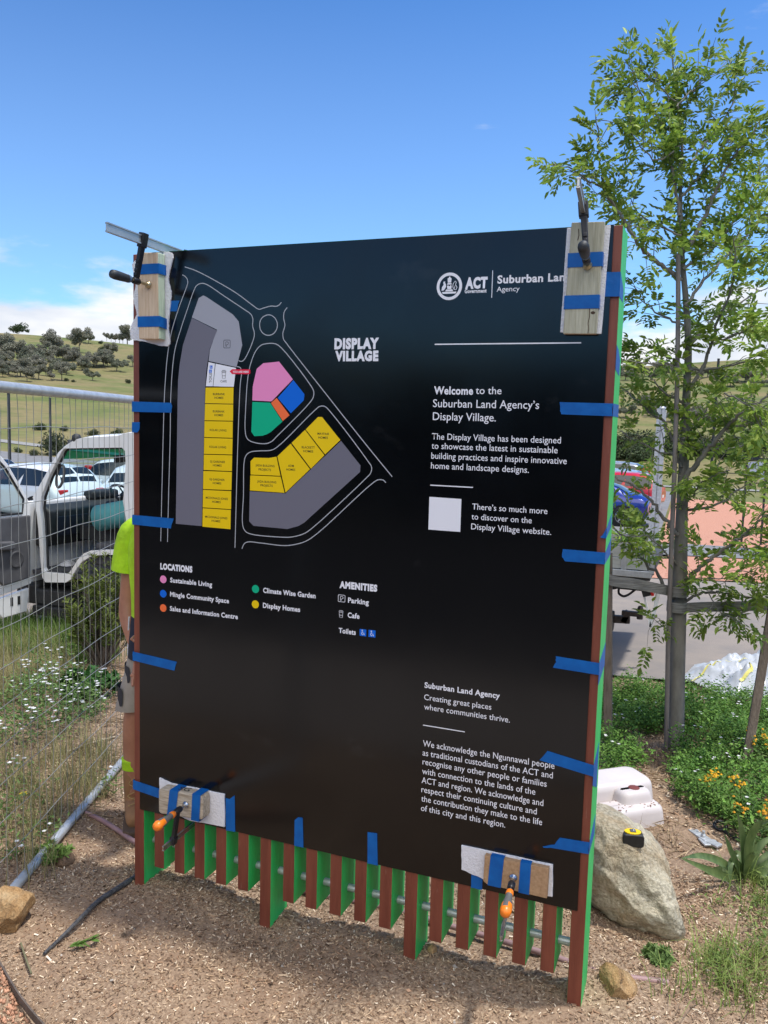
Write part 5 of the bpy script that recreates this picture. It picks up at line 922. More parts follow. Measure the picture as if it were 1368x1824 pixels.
def shrub_far(seed, label, cat, group, base=(.05, .058, .036), name='hill_shrub'):
    g = np.random.default_rng(seed); t = thing(name, label, cat, (0, 0, 0), group); cl = [(g.normal(0, 1.1), g.normal(0, .9), g.uniform(.5, 2.0), g.uniform(.7, 1.4)) for _ in range(14)]
    mb = MB(); mb.tube([(0, 0, -.3), (.1, 0, 1.4)], [.12, .06], 6); mb.build('trunk', M_BARK, t); crown_mesh('crown', cl, 90, .36, base, t, g, M_GUM); return t
GL, GLL = 'gum trees scattered over the hillside left of the sign', 'grey green gum tree in the scattered bush on the hillside left of the sign'
GR, GRL = 'gum trees on the ridge behind the street tree', 'dark gum tree on the distant ridge behind the street tree'
SL, SLL = 'shrubs dotted over the grass slope', 'small dark shrub dotted on the dry grass slope'
protos = [gum_tree(21, GLL, 'tree', GL), gum_tree(22, GLL, 'tree', GL, spread=3.4, dense=.9), gum_tree(23, GLL, 'tree', GL, spread=5.0, base=(.215, .225, .165)), gum_tree(24, GLL, 'tree', GL, h=10, spread=4.0, base=(.26, .25, .20), dense=.8, trunk=.36)]
shp = [shrub_far(31, SLL, 'shrub', SL, (.07, .085, .045)), shrub_far(32, SLL, 'shrub', SL, (.065, .09, .04))]
used = set()
def put(kind, idx, px, py, hpx, label=None, group=None, wide=1.0, pos=None):
    src = (protos if kind == 'g' else shp)[idx]; p = pos if pos is not None else gpx(px, py); D = (np.array(p)-CAM)@_fw; hh = hpx/F_PX*D; s = hh/(10 if kind == 'g' else 2.9)
    key = (kind, idx); o = src if key not in used else copy_tree(src); used.add(key)
    o.location = p; o.scale = (s*wide, s*wide, s); o.rotation_euler = (0, 0, rnd.uniform(0, 6.28))
    if label: o['label'] = label
    elif label is None and group: pass
    if group == 'none':
        if 'group' in o: del o['group']
    elif group: o['group'] = group
    return o
left = [(20, 646, 54), (44, 647, 32), (59, 656, 36), (93, 631, 44), (80, 634, 28), (142, 628, 42), (158, 612, 22), (155, 656, 30), (172, 655, 29), (184, 655, 28), (166, 653, 30), (130, 651, 29), (192, 653, 22), (110, 678, 34), (118, 668, 28), (31, 672, 25), (14, 668, 24), (60, 674, 18), (82, 670, 22), (95, 656, 24), (100, 640, 26), (112, 645, 26), (122, 640, 24), (91, 678, 18), (236, 653, 22), (2, 640, 44), (5, 672, 22), (47, 664, 20), (72, 660, 24), (148, 660, 24), (200, 654, 20), (70, 640, 20)]
for i, (a, b, c) in enumerate(left): put('g', i % 4, a, b, c)
put('g', 2, 208, 662, 28, 'lone round gum tree with a bare trunk on open grass, left of the sign', 'none')
put('g', 0, 227, 613, 36, 'tallest gum tree on the skyline beside the timber block', 'none')
for i, (a, b, c) in enumerate([(190, 607, 14), (198, 608, 13), (206, 609, 15), (213, 610, 17), (219, 611, 15)]): put('g', (i+1) % 4, a, b, c, 'small gum tree in the row on the skyline left of the sign', 'small skyline trees')
for i, (a, b, c) in enumerate([(164, 668, 7), (185, 625, 9), (229, 683, 8), (48, 592, 6), (131, 681, 5), (178, 612, 6), (119, 679, 6), (71, 766, 14), (113, 768, 10), (207, 778, 16), (165, 778, 14), (35, 806, 10), (62, 812, 12), (230, 790, 14)]): put('s', i % 2, a, b, c)
put('s', 1, 28, 591, 17, 'broad flat tree clump alone on the left skyline', 'none', 1.25)
put('s', 0, 96, 810, 42, 'tall dark bushy shrub behind the slim pole, left of the truck roof', 'none', .75)
for i in range(22):
    a, b_ = rnd.uniform(-20, 200), rnd.uniform(634, 682); put('g', i % 4, a, b_, rnd.uniform(20, 34), wide=1.15)
# right ridge and slope
for i in range(26):
    a = 1085+i*12.5+rnd.uniform(-5, 5); put('g', i % 4, a, 676+6*math.sin(a*.02)+rnd.uniform(-5, 8), rnd.uniform(15, 25), GRL, GR, 1.25)
for i, (a, b, c) in enumerate([(1115, 745, 26), (1150, 735, 34), (1168, 742, 36), (1128, 760, 14), (1195, 752, 24), (1240, 757, 38), (1262, 762, 26), (1300, 745, 20), (1345, 770, 34)]): put('g', (i+2) % 4, a, b, c, 'olive green tree on the grass slope behind the street tree', 'olive trees on the right slope', 1.15)
put('g', 0, 1322, 781, 44, 'large dark spreading bush on the slope near the right edge', 'none', 1.5)
for i in range(16):
    a = 1088+i*18+rnd.uniform(-6, 6); put('s', i % 2, a, 806+rnd.uniform(-8, 16), rnd.uniform(24, 36), 'bushy green shrub in the low belt behind the car park', 'shrub belt behind the car park', 1.3)
# dark woodland added out of view behind the camera to darken the satin panel's reflection
g = np.random.default_rng(99); cl = []
for k in range(230):
    x_ = -34+72*k/230+g.normal(0, .8); y_ = -15.5-1.8*abs(g.normal())+.004*x_*x_; top_ = 3.7+1.0*math.sin(x_*.31)+g.normal(0, .4)
    for q in range(3): cl.append((x_+g.normal(0, .5), y_+g.normal(0, .5), Hs(x_, y_)+top_*(.2+.33*q)-.2, g.uniform(.9, 1.5)))
tag(crown_mesh('unseen_woodland', cl, 60, .42, (.028, .036, .018), None, g, M_GUM), kind='stuff')
# ================================================================== street tree
TB = gpx(1200, 1335); D0 = float((np.array(TB)-CAM)@_fw)
tree = thing('street_tree', 'young street tree with bright compound leaves tied between timber stakes', 'tree', TB)
def br(pts, d1, r0, r1, d0=0.0): n = len(pts); return [at_d(x, y, D0+d0+(d1-d0)*(i/(n-1))**1.2) for i, (x, y) in enumerate(pts)], [r0+(r1-r0)*i/(n-1) for i in range(n)]
TR = br([(1200, 1342), (1203, 1310), (1206, 1200), (1209, 1100), (1212, 1000), (1215, 900), (1219, 800), (1223, 700), (1226, 620), (1222, 540), (1216, 470), (1213, 400), (1212, 330), (1215, 260), (1210, 210), (1202, 150), (1197, 100)], .12, .058, .003)
rads = [.066, .054, .050, .048, .044, .037, .031, .026, .023, .020, .017, .014, .011, .009, .007, .005, .003]
LIMBS = [([(1213, 500), (1187, 477), (1164, 461), (1147, 444), (1124, 415), (1108, 385), (1091, 359), (1072, 333), (1055, 326), (1032, 312), (1005, 298), (985, 292)], -.25, .016, .003), ([(1080, 345), (1070, 300), (1067, 255), (1062, 208)], -.35, .007, .002),
 ([(1210, 385), (1203, 336), (1195, 297), (1187, 237), (1170, 204), (1147, 182), (1130, 140), (1116, 105)], .2, .012, .002), ([(1215, 450), (1240, 418), (1263, 369), (1279, 329), (1292, 303), (1315, 270), (1335, 244), (1372, 200)], -.3, .016, .003), ([(1223, 300), (1249, 264), (1276, 231), (1300, 195), (1316, 150)], .35, .010, .002),
 ([(1230, 690), (1263, 632), (1276, 580), (1302, 517), (1309, 478), (1306, 420)], -.5, .013, .003), ([(1214, 833), (1201, 811), (1175, 805), (1132, 785), (1104, 768)], .3, .010, .003), ([(1216, 800), (1182, 752), (1152, 729), (1126, 706), (1100, 684)], .45, .012, .003), ([(1207, 953), (1192, 936), (1172, 907), (1152, 883), (1126, 864), (1088, 845)], .25, .015, .006),
 ([(1201, 1066), (1172, 1025), (1136, 986), (1109, 956), (1082, 930)], .3, .014, .005), ([(1216, 1048), (1244, 1012), (1271, 992), (1297, 972), (1323, 956), (1345, 936), (1385, 900)], -.3, .016, .004), ([(1213, 1075), (1244, 1058), (1274, 1055), (1297, 1059), (1346, 1064), (1385, 1072)], -.2, .011, .003), ([(1220, 852), (1244, 821), (1271, 788), (1297, 758), (1313, 742), (1350, 716), (1390, 690)], -.45, .020, .005),
 ([(1221, 782), (1247, 745), (1274, 729), (1303, 717), (1345, 704)], .35, .009, .003), ([(1214, 910), (1238, 877), (1248, 864), (1269, 847), (1300, 838)], -.35, .006, .003), ([(1224, 620), (1265, 575), (1320, 540), (1372, 510)], .5, .012, .003), ([(1225, 660), (1285, 655), (1335, 640), (1380, 622)], -.2, .010, .003), ([(1220, 545), (1262, 490), (1310, 440), (1350, 400), (1385, 370)], .3, .012, .003), ([(1214, 910), (1275, 900), (1325, 868), (1380, 850)], .2, .010, .003), ([(1218, 780), (1280, 800), (1330, 790), (1380, 770)], .3, .010, .003),
 ([(1219, 580), (1175, 560), (1150, 540), (1128, 505)], .3, .008, .002), ([(1221, 650), (1180, 650), (1145, 648), (1112, 652)], -.25, .009, .002), ([(1213, 350), (1250, 310), (1288, 262), (1322, 228)], -.2, .009, .002), ([(1211, 260), (1172, 285), (1135, 252), (1118, 215)], -.2, .007, .002), ([(1214, 420), (1170, 400), (1140, 380), (1120, 350)], .35, .008, .002), ([(1206, 190), (1235, 160), (1262, 135), (1300, 120)], .15, .006, .002), ([(1203, 180), (1165, 145), (1140, 120)], -.15, .005, .002), ([(1208, 1010), (1172, 972), (1150, 955), (1130, 960)], -.35, .007, .002), ([(1214, 1030), (1250, 1032), (1300, 1030), (1360, 1010)], -.55, .006, .002), ([(1262, 1056), (1276, 1085), (1296, 1100), (1320, 1110)], -.35, .004, .002, -.2), ([(1204, 1140), (1185, 1115), (1165, 1098)], -.25, .004, .002), ([(1222, 720), (1185, 700), (1160, 670), (1120, 620)], .1, .008, .002), ([(1290, 700), (1330, 720), (1368, 760)], -.5, .006, .002, -.35), ([(1225, 600), (1300, 600), (1345, 580), (1385, 560)], -.5, .008, .002), ([(1216, 480), (1290, 420), (1340, 330), (1380, 280)], .6, .010, .002), ([(1310, 960), (1335, 985), (1360, 1000), (1385, 990)], -.5, .006, .002, -.2)]
mb = MB(); mb.tube(smooth_line(TR[0], 4), list(np.interp(np.linspace(0, 16, 65), range(17), rads)), 12)
g = np.random.default_rng(5); LP, LD, LN, LL, LCc = [], [], [], [], []
def spray(p, d, scale=1.0, tone=1.0):
    """one compound leaf: paired leaflets along a thin stalk"""
    d = d/np.linalg.norm(d); n_ = g.normal(0, .35, 3)+np.array([0, 0, 1.0]); sd = np.cross(d, n_); sd /= np.linalg.norm(sd)+1e-9; n_ = np.cross(sd, d); ln = g.uniform(.075, .125)*scale; pr = int(g.integers(3, 6))
    for k in range(pr):
        q = p+d*ln*(.25+.75*k/pr)-n_*.012*k
        for s_ in (-1, 1): LP.append(q); LD.append(sd*s_*.85+d*.55+n_*g.uniform(-.25, .2)); LN.append(n_+g.normal(0, .3, 3)); LL.append(g.uniform(.034, .056)*scale); LCc.append(tone*g.uniform(.75, 1.3))
    LP.append(p+d*ln); LD.append(d-n_*.2); LN.append(n_+g.normal(0, .2, 3)); LL.append(g.uniform(.042, .062)*scale); LCc.append(tone*g.uniform(.8, 1.3))
tw = 0
def dress(pts, rad, start=.25, step=.05, lo=.12, hi=.36, leafy=1.0):
    global tw
    P = np.array([np.array(q) for q in smooth_line(pts, 6)]); seg = np.linalg.norm(np.diff(P, axis=0), axis=1); tot = seg.sum(); cum = np.concatenate([[0], np.cumsum(seg)]); s = tot*start
    while s < tot:
        i = min(np.searchsorted(cum, s)-1, len(P)-2); i = max(i, 0); p = P[i]+(P[i+1]-P[i])*((s-cum[i])/max(seg[i], 1e-6)); t_ = (P[i+1]-P[i])/max(seg[i], 1e-6); s += step*g.uniform(.6, 1.6)
        d = t_*g.uniform(.2, .9)+g.normal(0, .62, 3)+np.array([0, 0, .28]); d /= np.linalg.norm(d); L_n = g.uniform(lo, hi)*(1-.35*(s/tot)); e = p+d*L_n+np.array([0, 0, -.03]); m_ = p+d*L_n*.5+g.normal(0, .012, 3); mb.tube([p, m_, e], [.0032, .0024, .0012], 4, cap=False); tw += 1
        tone = g.uniform(.7, 1.3)
        for q in range(int(round(L_n/.042*leafy))):
            f_ = .25+.75*q/max(1, round(L_n/.042*leafy)); pp = p+(e-p)*f_; spray(pp, d*.6+g.normal(0, .6, 3)+np.array([0, 0, -.05]), 1.0, tone)
        spray(e, d, 1.1, tone); spray(e, d+g.normal(0, .5, 3), 1.0, tone)
for lb in LIMBS:
    pts, rad = br(lb[0], lb[1], lb[2], lb[3], lb[4] if len(lb) > 4 else 0.0); sp_ = smooth_line(pts, 5); sp_ = [q+g.normal(0, .006, 3)*(0 < i < len(sp_)-1) for i, q in enumerate(sp_)]
    mb.tube(sp_, list(np.linspace(rad[0], rad[-1], len(sp_))), 7); low = lb[0][0][1] > 840
    bare = {(1207, 953): .22, (1214, 833): .4, (1204, 1140): .2, (1208, 1010): .6, (1201, 1066): .6, (1214, 1030): .7, (1213, 1075): .7}.get(lb[0][0], .85)
    dress([tuple(q) for q in pts], rad, .26 if low else .20, .042/bare**.6 if low else (.042 if lb[0][0] in ((1213, 500), (1080, 345)) else .058), leafy=.8*bare**.5)
dress([tuple(q) for q in TR[0][9:]], None, .1, .06, .1, .30, .9); dress([tuple(q) for q in TR[0][5:10]], None, .0, .13, .12, .3, .8)
mb.build('trunk', mat('young_grey_bark', (.125, .118, .105), .85, col2=(.21, .20, .175), vscale=14, stretch=(1, 1, .35), bump=.3, bscale=45), tree)
LP, LD, LN, LL = np.array(LP), np.array(LD), np.array(LN), np.array(LL); V, Fc = leaf_arrays(LP, LD, LN, LL, LL*.44, .18); tone = np.array(LCc)[:, None]
hue = g.random((len(LP), 1)); cc = (np.array([.135, .25, .04])*(1-hue)+np.array([.32, .41, .07])*hue)*tone; npmesh('crown', V, Fc, M_LEAF, tree, np.repeat(np.clip(cc, 0, .6), 6, 0)); print('leaflets', len(LP), 'twigs', tw)
# stakes and ties
M_STAKE = mat('weathered_hardwood', (.115, .09, .068), .85, col2=(.20, .16, .125), vscale=16, stretch=(5, 5, .5), bump=.35, bscale=40); M_TIE = mat('grey_webbing', (.12, .12, .115), .85, col2=(.27, .27, .26), vscale=55, stretch=(.15, .15, 2.2), bump=.4, bscale=120)
def stake(label, b, tpos, w):
    b = Vector(b); tpos = Vector(tpos); mb = MB(); d = (tpos-b).normalized(); mb.beam(b-d*.25, tpos, w, w, up=(0, -1, 0)); return tag(mb.build('tree_stake', M_STAKE, bevel=.004), label, 'stake', 'timber stakes for the street tree')
bL = gpx(1083, 1335); tL = at_d(1083, 985, float((np.array(bL)-CAM)@_fw)); stake('upright grey timber stake beside the green edge of the sign', bL, tL, .052)
bR = gpx(1327, 1372); tR = at_d(1392, 985, float((np.array(bR)-CAM)@_fw)+.1); stake('leaning grey timber stake at the right edge', bR, tR, .052)
pb = gpx(1187, 1322); pl = [at_d(x, y, D0-.05) for x, y in [(1187, 1322), (1190, 1150), (1195, 1000), (1201, 850), (1206, 690), (1208, 560), (1208, 452)]]
mb = MB(); mb.tube([pl[0]-Vector((0, 0, .2))]+pl, .0155, 10); tag(mb.build('support_pole', mat('grey_brown_pole', (.17, .15, .14), .6, var=.15, vscale=10, stretch=(4, 4, .4))), 'thin straight grey pole standing against the street tree trunk', 'pole')
def tie(label, pts, hgt, cat='tree tie'):
    mb = MB(); P = smooth_line(pts, 5); n = len(P); vs_ = []
    for p_ in P: vs_ += [(p_[0], p_[1], p_[2]-hgt/2), (p_[0], p_[1], p_[2]+hgt/2)]
    mb.add(vs_, [(2*i, 2*i+2, 2*i+3, 2*i+1) for i in range(n-1)], 0, False); o = mb.build('tree_tie', M_TIE); s = o.modifiers.new('solid', 'SOLIDIFY'); s.thickness = .003; return tag(o, label, cat, 'webbing ties round the trunk')
def at_dd(x, y, o=0.0): return tuple(at_d(x, y, D0+o))
fwv = Vector((_fw[0], _fw[1], 0)).normalized(); rtv = Vector((_R[0], _R[1], 0)).normalized()
def around(c, r, a0, a1, n=9): return [tuple(Vector(c)+rtv*r*math.cos(math.radians(a0+(a1-a0)*i/(n-1)))+fwv*r*math.sin(math.radians(a0+(a1-a0)*i/(n-1)))) for i in range(n)]
c1 = at_d(1208, 1052, D0); tie('upper grey webbing tie from the left stake to the trunk', [tuple(tL+Vector((-.03, -.035, -.10))), at_dd(1085, 1032, -.12), at_dd(1130, 1040, -.12)]+around(c1, .066, 200, 330)+around(c1, .066, 340, 460), .068)
c2 = at_d(1206, 1080, D0); q_ = at_d(1372, 1078, D0-.1); tie('lower grey webbing tie from the trunk to the right stake', around(c2, .066, 60, 190)+around(c2, .066, 200, 320)+[at_dd(1262, 1081, -.09), at_dd(1320, 1080, -.08), tuple(q_), at_dd(1386, 1077, -.05)], .066)
# ================================================================== garden bed on the right
def inpoly(px, py, poly):
    r = np.zeros(len(px), bool); n = len(poly)
    for i in range(n):
        (x0, y0), (x1, y1) = poly[i], poly[(i+1) % n]; c = ((y0 > py) != (y1 > py)) & (px < (x1-x0)*(py-y0)/(y1-y0+1e-9)+x0); r ^= c
    return r
def bed_points(polys, n, seed):
    """random ground points inside patches outlined on the photograph"""
    g = np.random.default_rng(seed); out = []
    for poly in polys:
        G = [gpx(*p) for p in poly]; gx = [(p.x, p.y) for p in G]; xs = [p[0] for p in gx]; ys = [p[1] for p in gx]; area = (max(xs)-min(xs))*(max(ys)-min(ys)); k = int(n*area)
        X = g.uniform(min(xs), max(xs), k); Y = g.uniform(min(ys), max(ys), k); m = inpoly(X, Y, gx); out.append(np.stack([X[m], Y[m]], -1))
    return np.concatenate(out)
def sprigs(name, pts, seed, hlo, hhi, leaf, per, base, base2, label=None, m=None, spread=.035, flower=None, kind='stuff', wfac=.5, parent=None, upright=.75):
    """clumps of stems with small leaves; optional tiny flowers on top"""
    g = np.random.default_rng(seed); n = len(pts); hh = g.uniform(hlo, hhi, n)*(.75+.5*np.sin(pts[:, 0]*5.1+pts[:, 1]*3.7)**2); z = H(pts[:, 0], pts[:, 1])+bumpy(pts[:, 0], pts[:, 1]); R0 = np.repeat(np.stack([pts[:, 0], pts[:, 1], z], -1), per, 0); h = np.repeat(hh, per); f = g.random(n*per)**.7
    lean = np.repeat(g.normal(0, .35, (n, 2)), per, 0)*(f*h)[:, None]; P = R0+np.concatenate([lean+g.normal(0, spread, (n*per, 2)), (f*h)[:, None]], 1)
    a = g.uniform(0, 2*np.pi, n*per); D = np.stack([np.cos(a), np.sin(a), g.uniform(-.2, 1.2, n*per)*upright+.15], -1); Nn = g.normal(0, .4, (n*per, 3))+[0, 0, 1]-D*.3; ln = leaf*g.uniform(.6, 1.35, n*per); tone = np.repeat(g.uniform(.7, 1.3, n), per)[:, None]*g.uniform(.75, 1.3, (n*per, 1)); mixv = np.repeat(g.random(n), per)[:, None]
    c = np.clip((np.array(base)*(1-mixv)+np.array(base2)*mixv)*tone, .004, .8); V, Fc = leaf_arrays(P, D, Nn, ln, ln*wfac, .12); C = np.repeat(c, 6, 0)
    if flower:
        frac, fc, fs = flower; k = g.random(n) < frac; q = pts[k]; top = np.stack([q[:, 0], q[:, 1], z[k]+hh[k]*1.05], -1); nf = len(q); pe = 5; P2 = np.repeat(top, pe*2, 0)+np.repeat(g.normal(0, .016, (nf*2, 3)), pe, 0); a = np.tile(np.arange(pe)*2*np.pi/pe, nf*2)+np.repeat(g.uniform(0, 6, nf*2), pe); D2 = np.stack([np.cos(a), np.sin(a), np.full(len(a), .35)], -1); l2 = fs*g.uniform(.8, 1.2, len(a))
        V2, F2 = leaf_arrays(P2, D2, np.tile([0, 0, 1.], (len(a), 1)), l2, l2*.75, .05); Fc = np.concatenate([Fc, F2+len(V)]); V = np.concatenate([V, V2]); C = np.concatenate([C, np.repeat(np.tile(np.array(fc), (len(a), 1))*g.uniform(.8, 1.1, (len(a), 1)), 6, 0)])
    o = npmesh(name, V, Fc, m or M_GREENS, parent, C); 
    if kind: o['kind'] = kind
    if label: o['label'] = label
    return o
def blades(name, pts, seed, lo, hi, wd, base, base2, per=14, spread=.04, bend=.5, kind='stuff', parent=None, m=None, label=None):
    g = np.random.default_rng(seed); n = len(pts); N_ = n*per; z = H(pts[:, 0], pts[:, 1])+bumpy(pts[:, 0], pts[:, 1]); B_ = np.repeat(np.stack([pts[:, 0], pts[:, 1], z-.01], -1), per, 0)+np.concatenate([g.normal(0, spread, (N_, 2)), np.zeros((N_, 1))], 1)
    a = g.uniform(0, 2*np.pi, N_); ll = g.uniform(lo, hi, N_)*np.repeat(g.uniform(.7, 1.2, n), per); bd = g.uniform(.1, 1, N_)*bend; o2 = np.stack([np.cos(a), np.sin(a), np.zeros(N_)], -1); sd = np.stack([-np.sin(a), np.cos(a), np.zeros(N_)], -1); V = np.zeros((N_, 8, 3)); ks = 4
    for i in range(ks):
        t = i/(ks-1); c_ = B_+o2*(ll*bd*t*t)[:, None]; c_[:, 2] += ll*(t-.45*bd*t*t*t); w = (wd*(1-t)**.7+.0004)/2; V[:, 2*i] = c_-sd*w; V[:, 2*i+1] = c_+sd*w
    b = np.arange(N_)[:, None]*8; Fc = np.concatenate([b+np.array([[2*i, 2*i+1, 2*i+3, 2*i+2]]) for i in range(ks-1)]); mv = np.repeat(g.random(n), per)[:, None]*.6+g.random((N_, 1))*.4; C = np.repeat((np.array(base)*(1-mv)+np.array(base2)*mv)*g.uniform(.75, 1.25, (N_, 1)), 8, 0)
    o = npmesh(name, V.reshape(-1, 3), Fc, m or M_GREENS, parent, C)
    if kind: o['kind'] = kind
    if label: o['label'] = label
    return o
PA = [(1066, 1238), (1200, 1236), (1250, 1252), (1400, 1256), (1400, 1372), (1322, 1380), (1275, 1345), (1232, 1318), (1195, 1300), (1130, 1318), (1066, 1322)]; PB = [(1195, 1345), (1225, 1328), (1260, 1345), (1320, 1392), (1400, 1400), (1400, 1500), (1300, 1500), (1240, 1462), (1200, 1420)]; PC = [(1062, 1335), (1120, 1345), (1148, 1362), (1120, 1392), (1062, 1440)]
pA = bed_points([PA, PB, PC], 460, 41)
sprigs('ground_cover', pA, 42, .09, .20, .022, 38, (.065, .165, .025), (.15, .27, .045), 'bright green leafy ground cover with tiny white flowers around the street tree', flower=(.04, (.78, .78, .76), .012), spread=.026)
pD = bed_points([[(1215, 1330), (1300, 1385), (1250, 1400), (1200, 1360)], [(1120, 1330), (1195, 1330), (1200, 1390), (1130, 1390)]], 90, 43); blades('dead_twigs', pD, 44, .05, .14, .004, (.12, .085, .055), (.25, .19, .13), per=6, bend=1.5)
# yellow flowered plants
def flower_plant(label, px, py, seed, hgt, nst, fc, spread=.12, group=None):
    b = gpx(px, py); t = thing('yellow_flower_plant', label, 'plant', b, group); g = np.random.default_rng(seed); a = g.uniform(0, 6.28, nst); r_ = spread*np.sqrt(g.random(nst)); pts = np.stack([b.x+r_*np.cos(a), b.y+r_*np.sin(a)], -1)
    sprigs('foliage', pts, seed+1, hgt*.6, hgt, .035, 16, (.05, .11, .025), (.11, .17, .04), spread=.02, kind=None, wfac=.28, parent=t)
    mb = MB()
    for i in range(max(4, nst//4)):
        x, y = pts[i]; z = Hs(x, y); tip = (x+g.normal(0, .04), y+g.normal(0, .04), z+hgt*g.uniform(.85, 1.25)); mb.tube([(x, y, z), tip], [.0025, .0018], 5, 0)
        for k in range(9): q = Vector(tip)+Vector(g.normal(0, .014, 3)); s = .0085; mb.add([q+Vector((s, 0, 0)), q+Vector((0, s, 0)), q-Vector((s, 0, 0)), q-Vector((0, s, 0)), q+Vector((0, 0, s)), q-Vector((0, 0, s*.6))], [(0, 1, 4), (1, 2, 4), (2, 3, 4), (3, 0, 4), (1, 0, 5), (2, 1, 5), (3, 2, 5), (0, 3, 5)], 1)
    mb.build('flower_heads', [mat('stem_green', (.07, .12, .03), .7), mat('golden_petals', fc, .7, var=.25, vscale=60)], t); return t
flower_plant('tall bush of golden flower heads beside the leaning stake', 1350, 1372, 51, .20, 26, (.62, .33, .01))
flower_plant('golden flowered plant in the green ground cover, nearest the white plastic cover', 1295, 1448, 52, .17, 24, (.68, .36, .008))
flower_plant('golden flowered plant above the strap leaved plant at the right edge', 1345, 1500, 53, .15, 22, (.60, .28, .01))
# strap leaved plant
b = gpx(1325, 1575); t = thing('strap_leaf_plant', 'plant with broad arching strap leaves at the right edge beside the boulder', 'plant', b)
SLV = [[(1322, 1570), (1290, 1540), (1250, 1525), (1216, 1528)], [(1322, 1572), (1285, 1560), (1250, 1545), (1212, 1528)], [(1318, 1575), (1300, 1590), (1275, 1600), (1252, 1610)], [(1318, 1565), (1306, 1530), (1298, 1510), (1290, 1485)], [(1328, 1562), (1324, 1510), (1318, 1470), (1313, 1448)], [(1334, 1565), (1342, 1525), (1360, 1500), (1390, 1488)], [(1336, 1570), (1360, 1545), (1395, 1530), (1430, 1530)], [(1330, 1568), (1335, 1530), (1338, 1505), (1345, 1490)], [(1325, 1572), (1310, 1560), (1300, 1545), (1294, 1560)], [(1335, 1575), (1350, 1575), (1375, 1565), (1400, 1560)], [(1326, 1566), (1312, 1540), (1302, 1535), (1300, 1585)], [(1338, 1570), (1352, 1555), (1368, 1560), (1385, 1590)], [(1326, 1560), (1330, 1540), (1340, 1520), (1352, 1520)], [(1324, 1572), (1300, 1552), (1270, 1552), (1240, 1568)], [(1330, 1562), (1322, 1530), (1312, 1520), (1304, 1535)], [(1334, 1568), (1350, 1540), (1375, 1520), (1405, 1518)], [(1330, 1566), (1333, 1500), (1350, 1470), (1372, 1462)], [(1320, 1576), (1306, 1600), (1290, 1618), (1268, 1630)]]
D1 = float((np.array(b)-CAM)@_fw); M_STRAP = mat('strap_leaf_green', (.075, .13, .04), .38, col2=(.155, .215, .075), vscale=5, stretch=(8, 8, 1), trans=.2, spec=.5)
for k, pl_ in enumerate(SLV):
    off = rnd.uniform(-.18, .12); P = smooth_line([at_d(x, y, D1+off*i/3) for i, (x, y) in enumerate(pl_)], 6); n = len(P); mb = MB(); vs_ = []
    for i, p_ in enumerate(P):
        tt = i/(n-1); tv = P[min(i+1, n-1)]-P[max(i-1, 0)]; tv = tv/np.linalg.norm(tv); sd = np.cross(tv, -_fw+np.array([0, 0, .7])); sd /= np.linalg.norm(sd); nn = np.cross(sd, tv); w = .018*math.sin(math.pi*min(1, .22+.78*tt)**.8)**.8+.001
        vs_ += [p_-sd*w+nn*w*.35, p_, p_+sd*w+nn*w*.35]
    mb.add(vs_, [(3*i+j, 3*i+j+1, 3*i+4+j, 3*i+3+j) for i in range(n-1) for j in (0, 1)], 0, True); mb.build('leaf', M_STRAP, t)
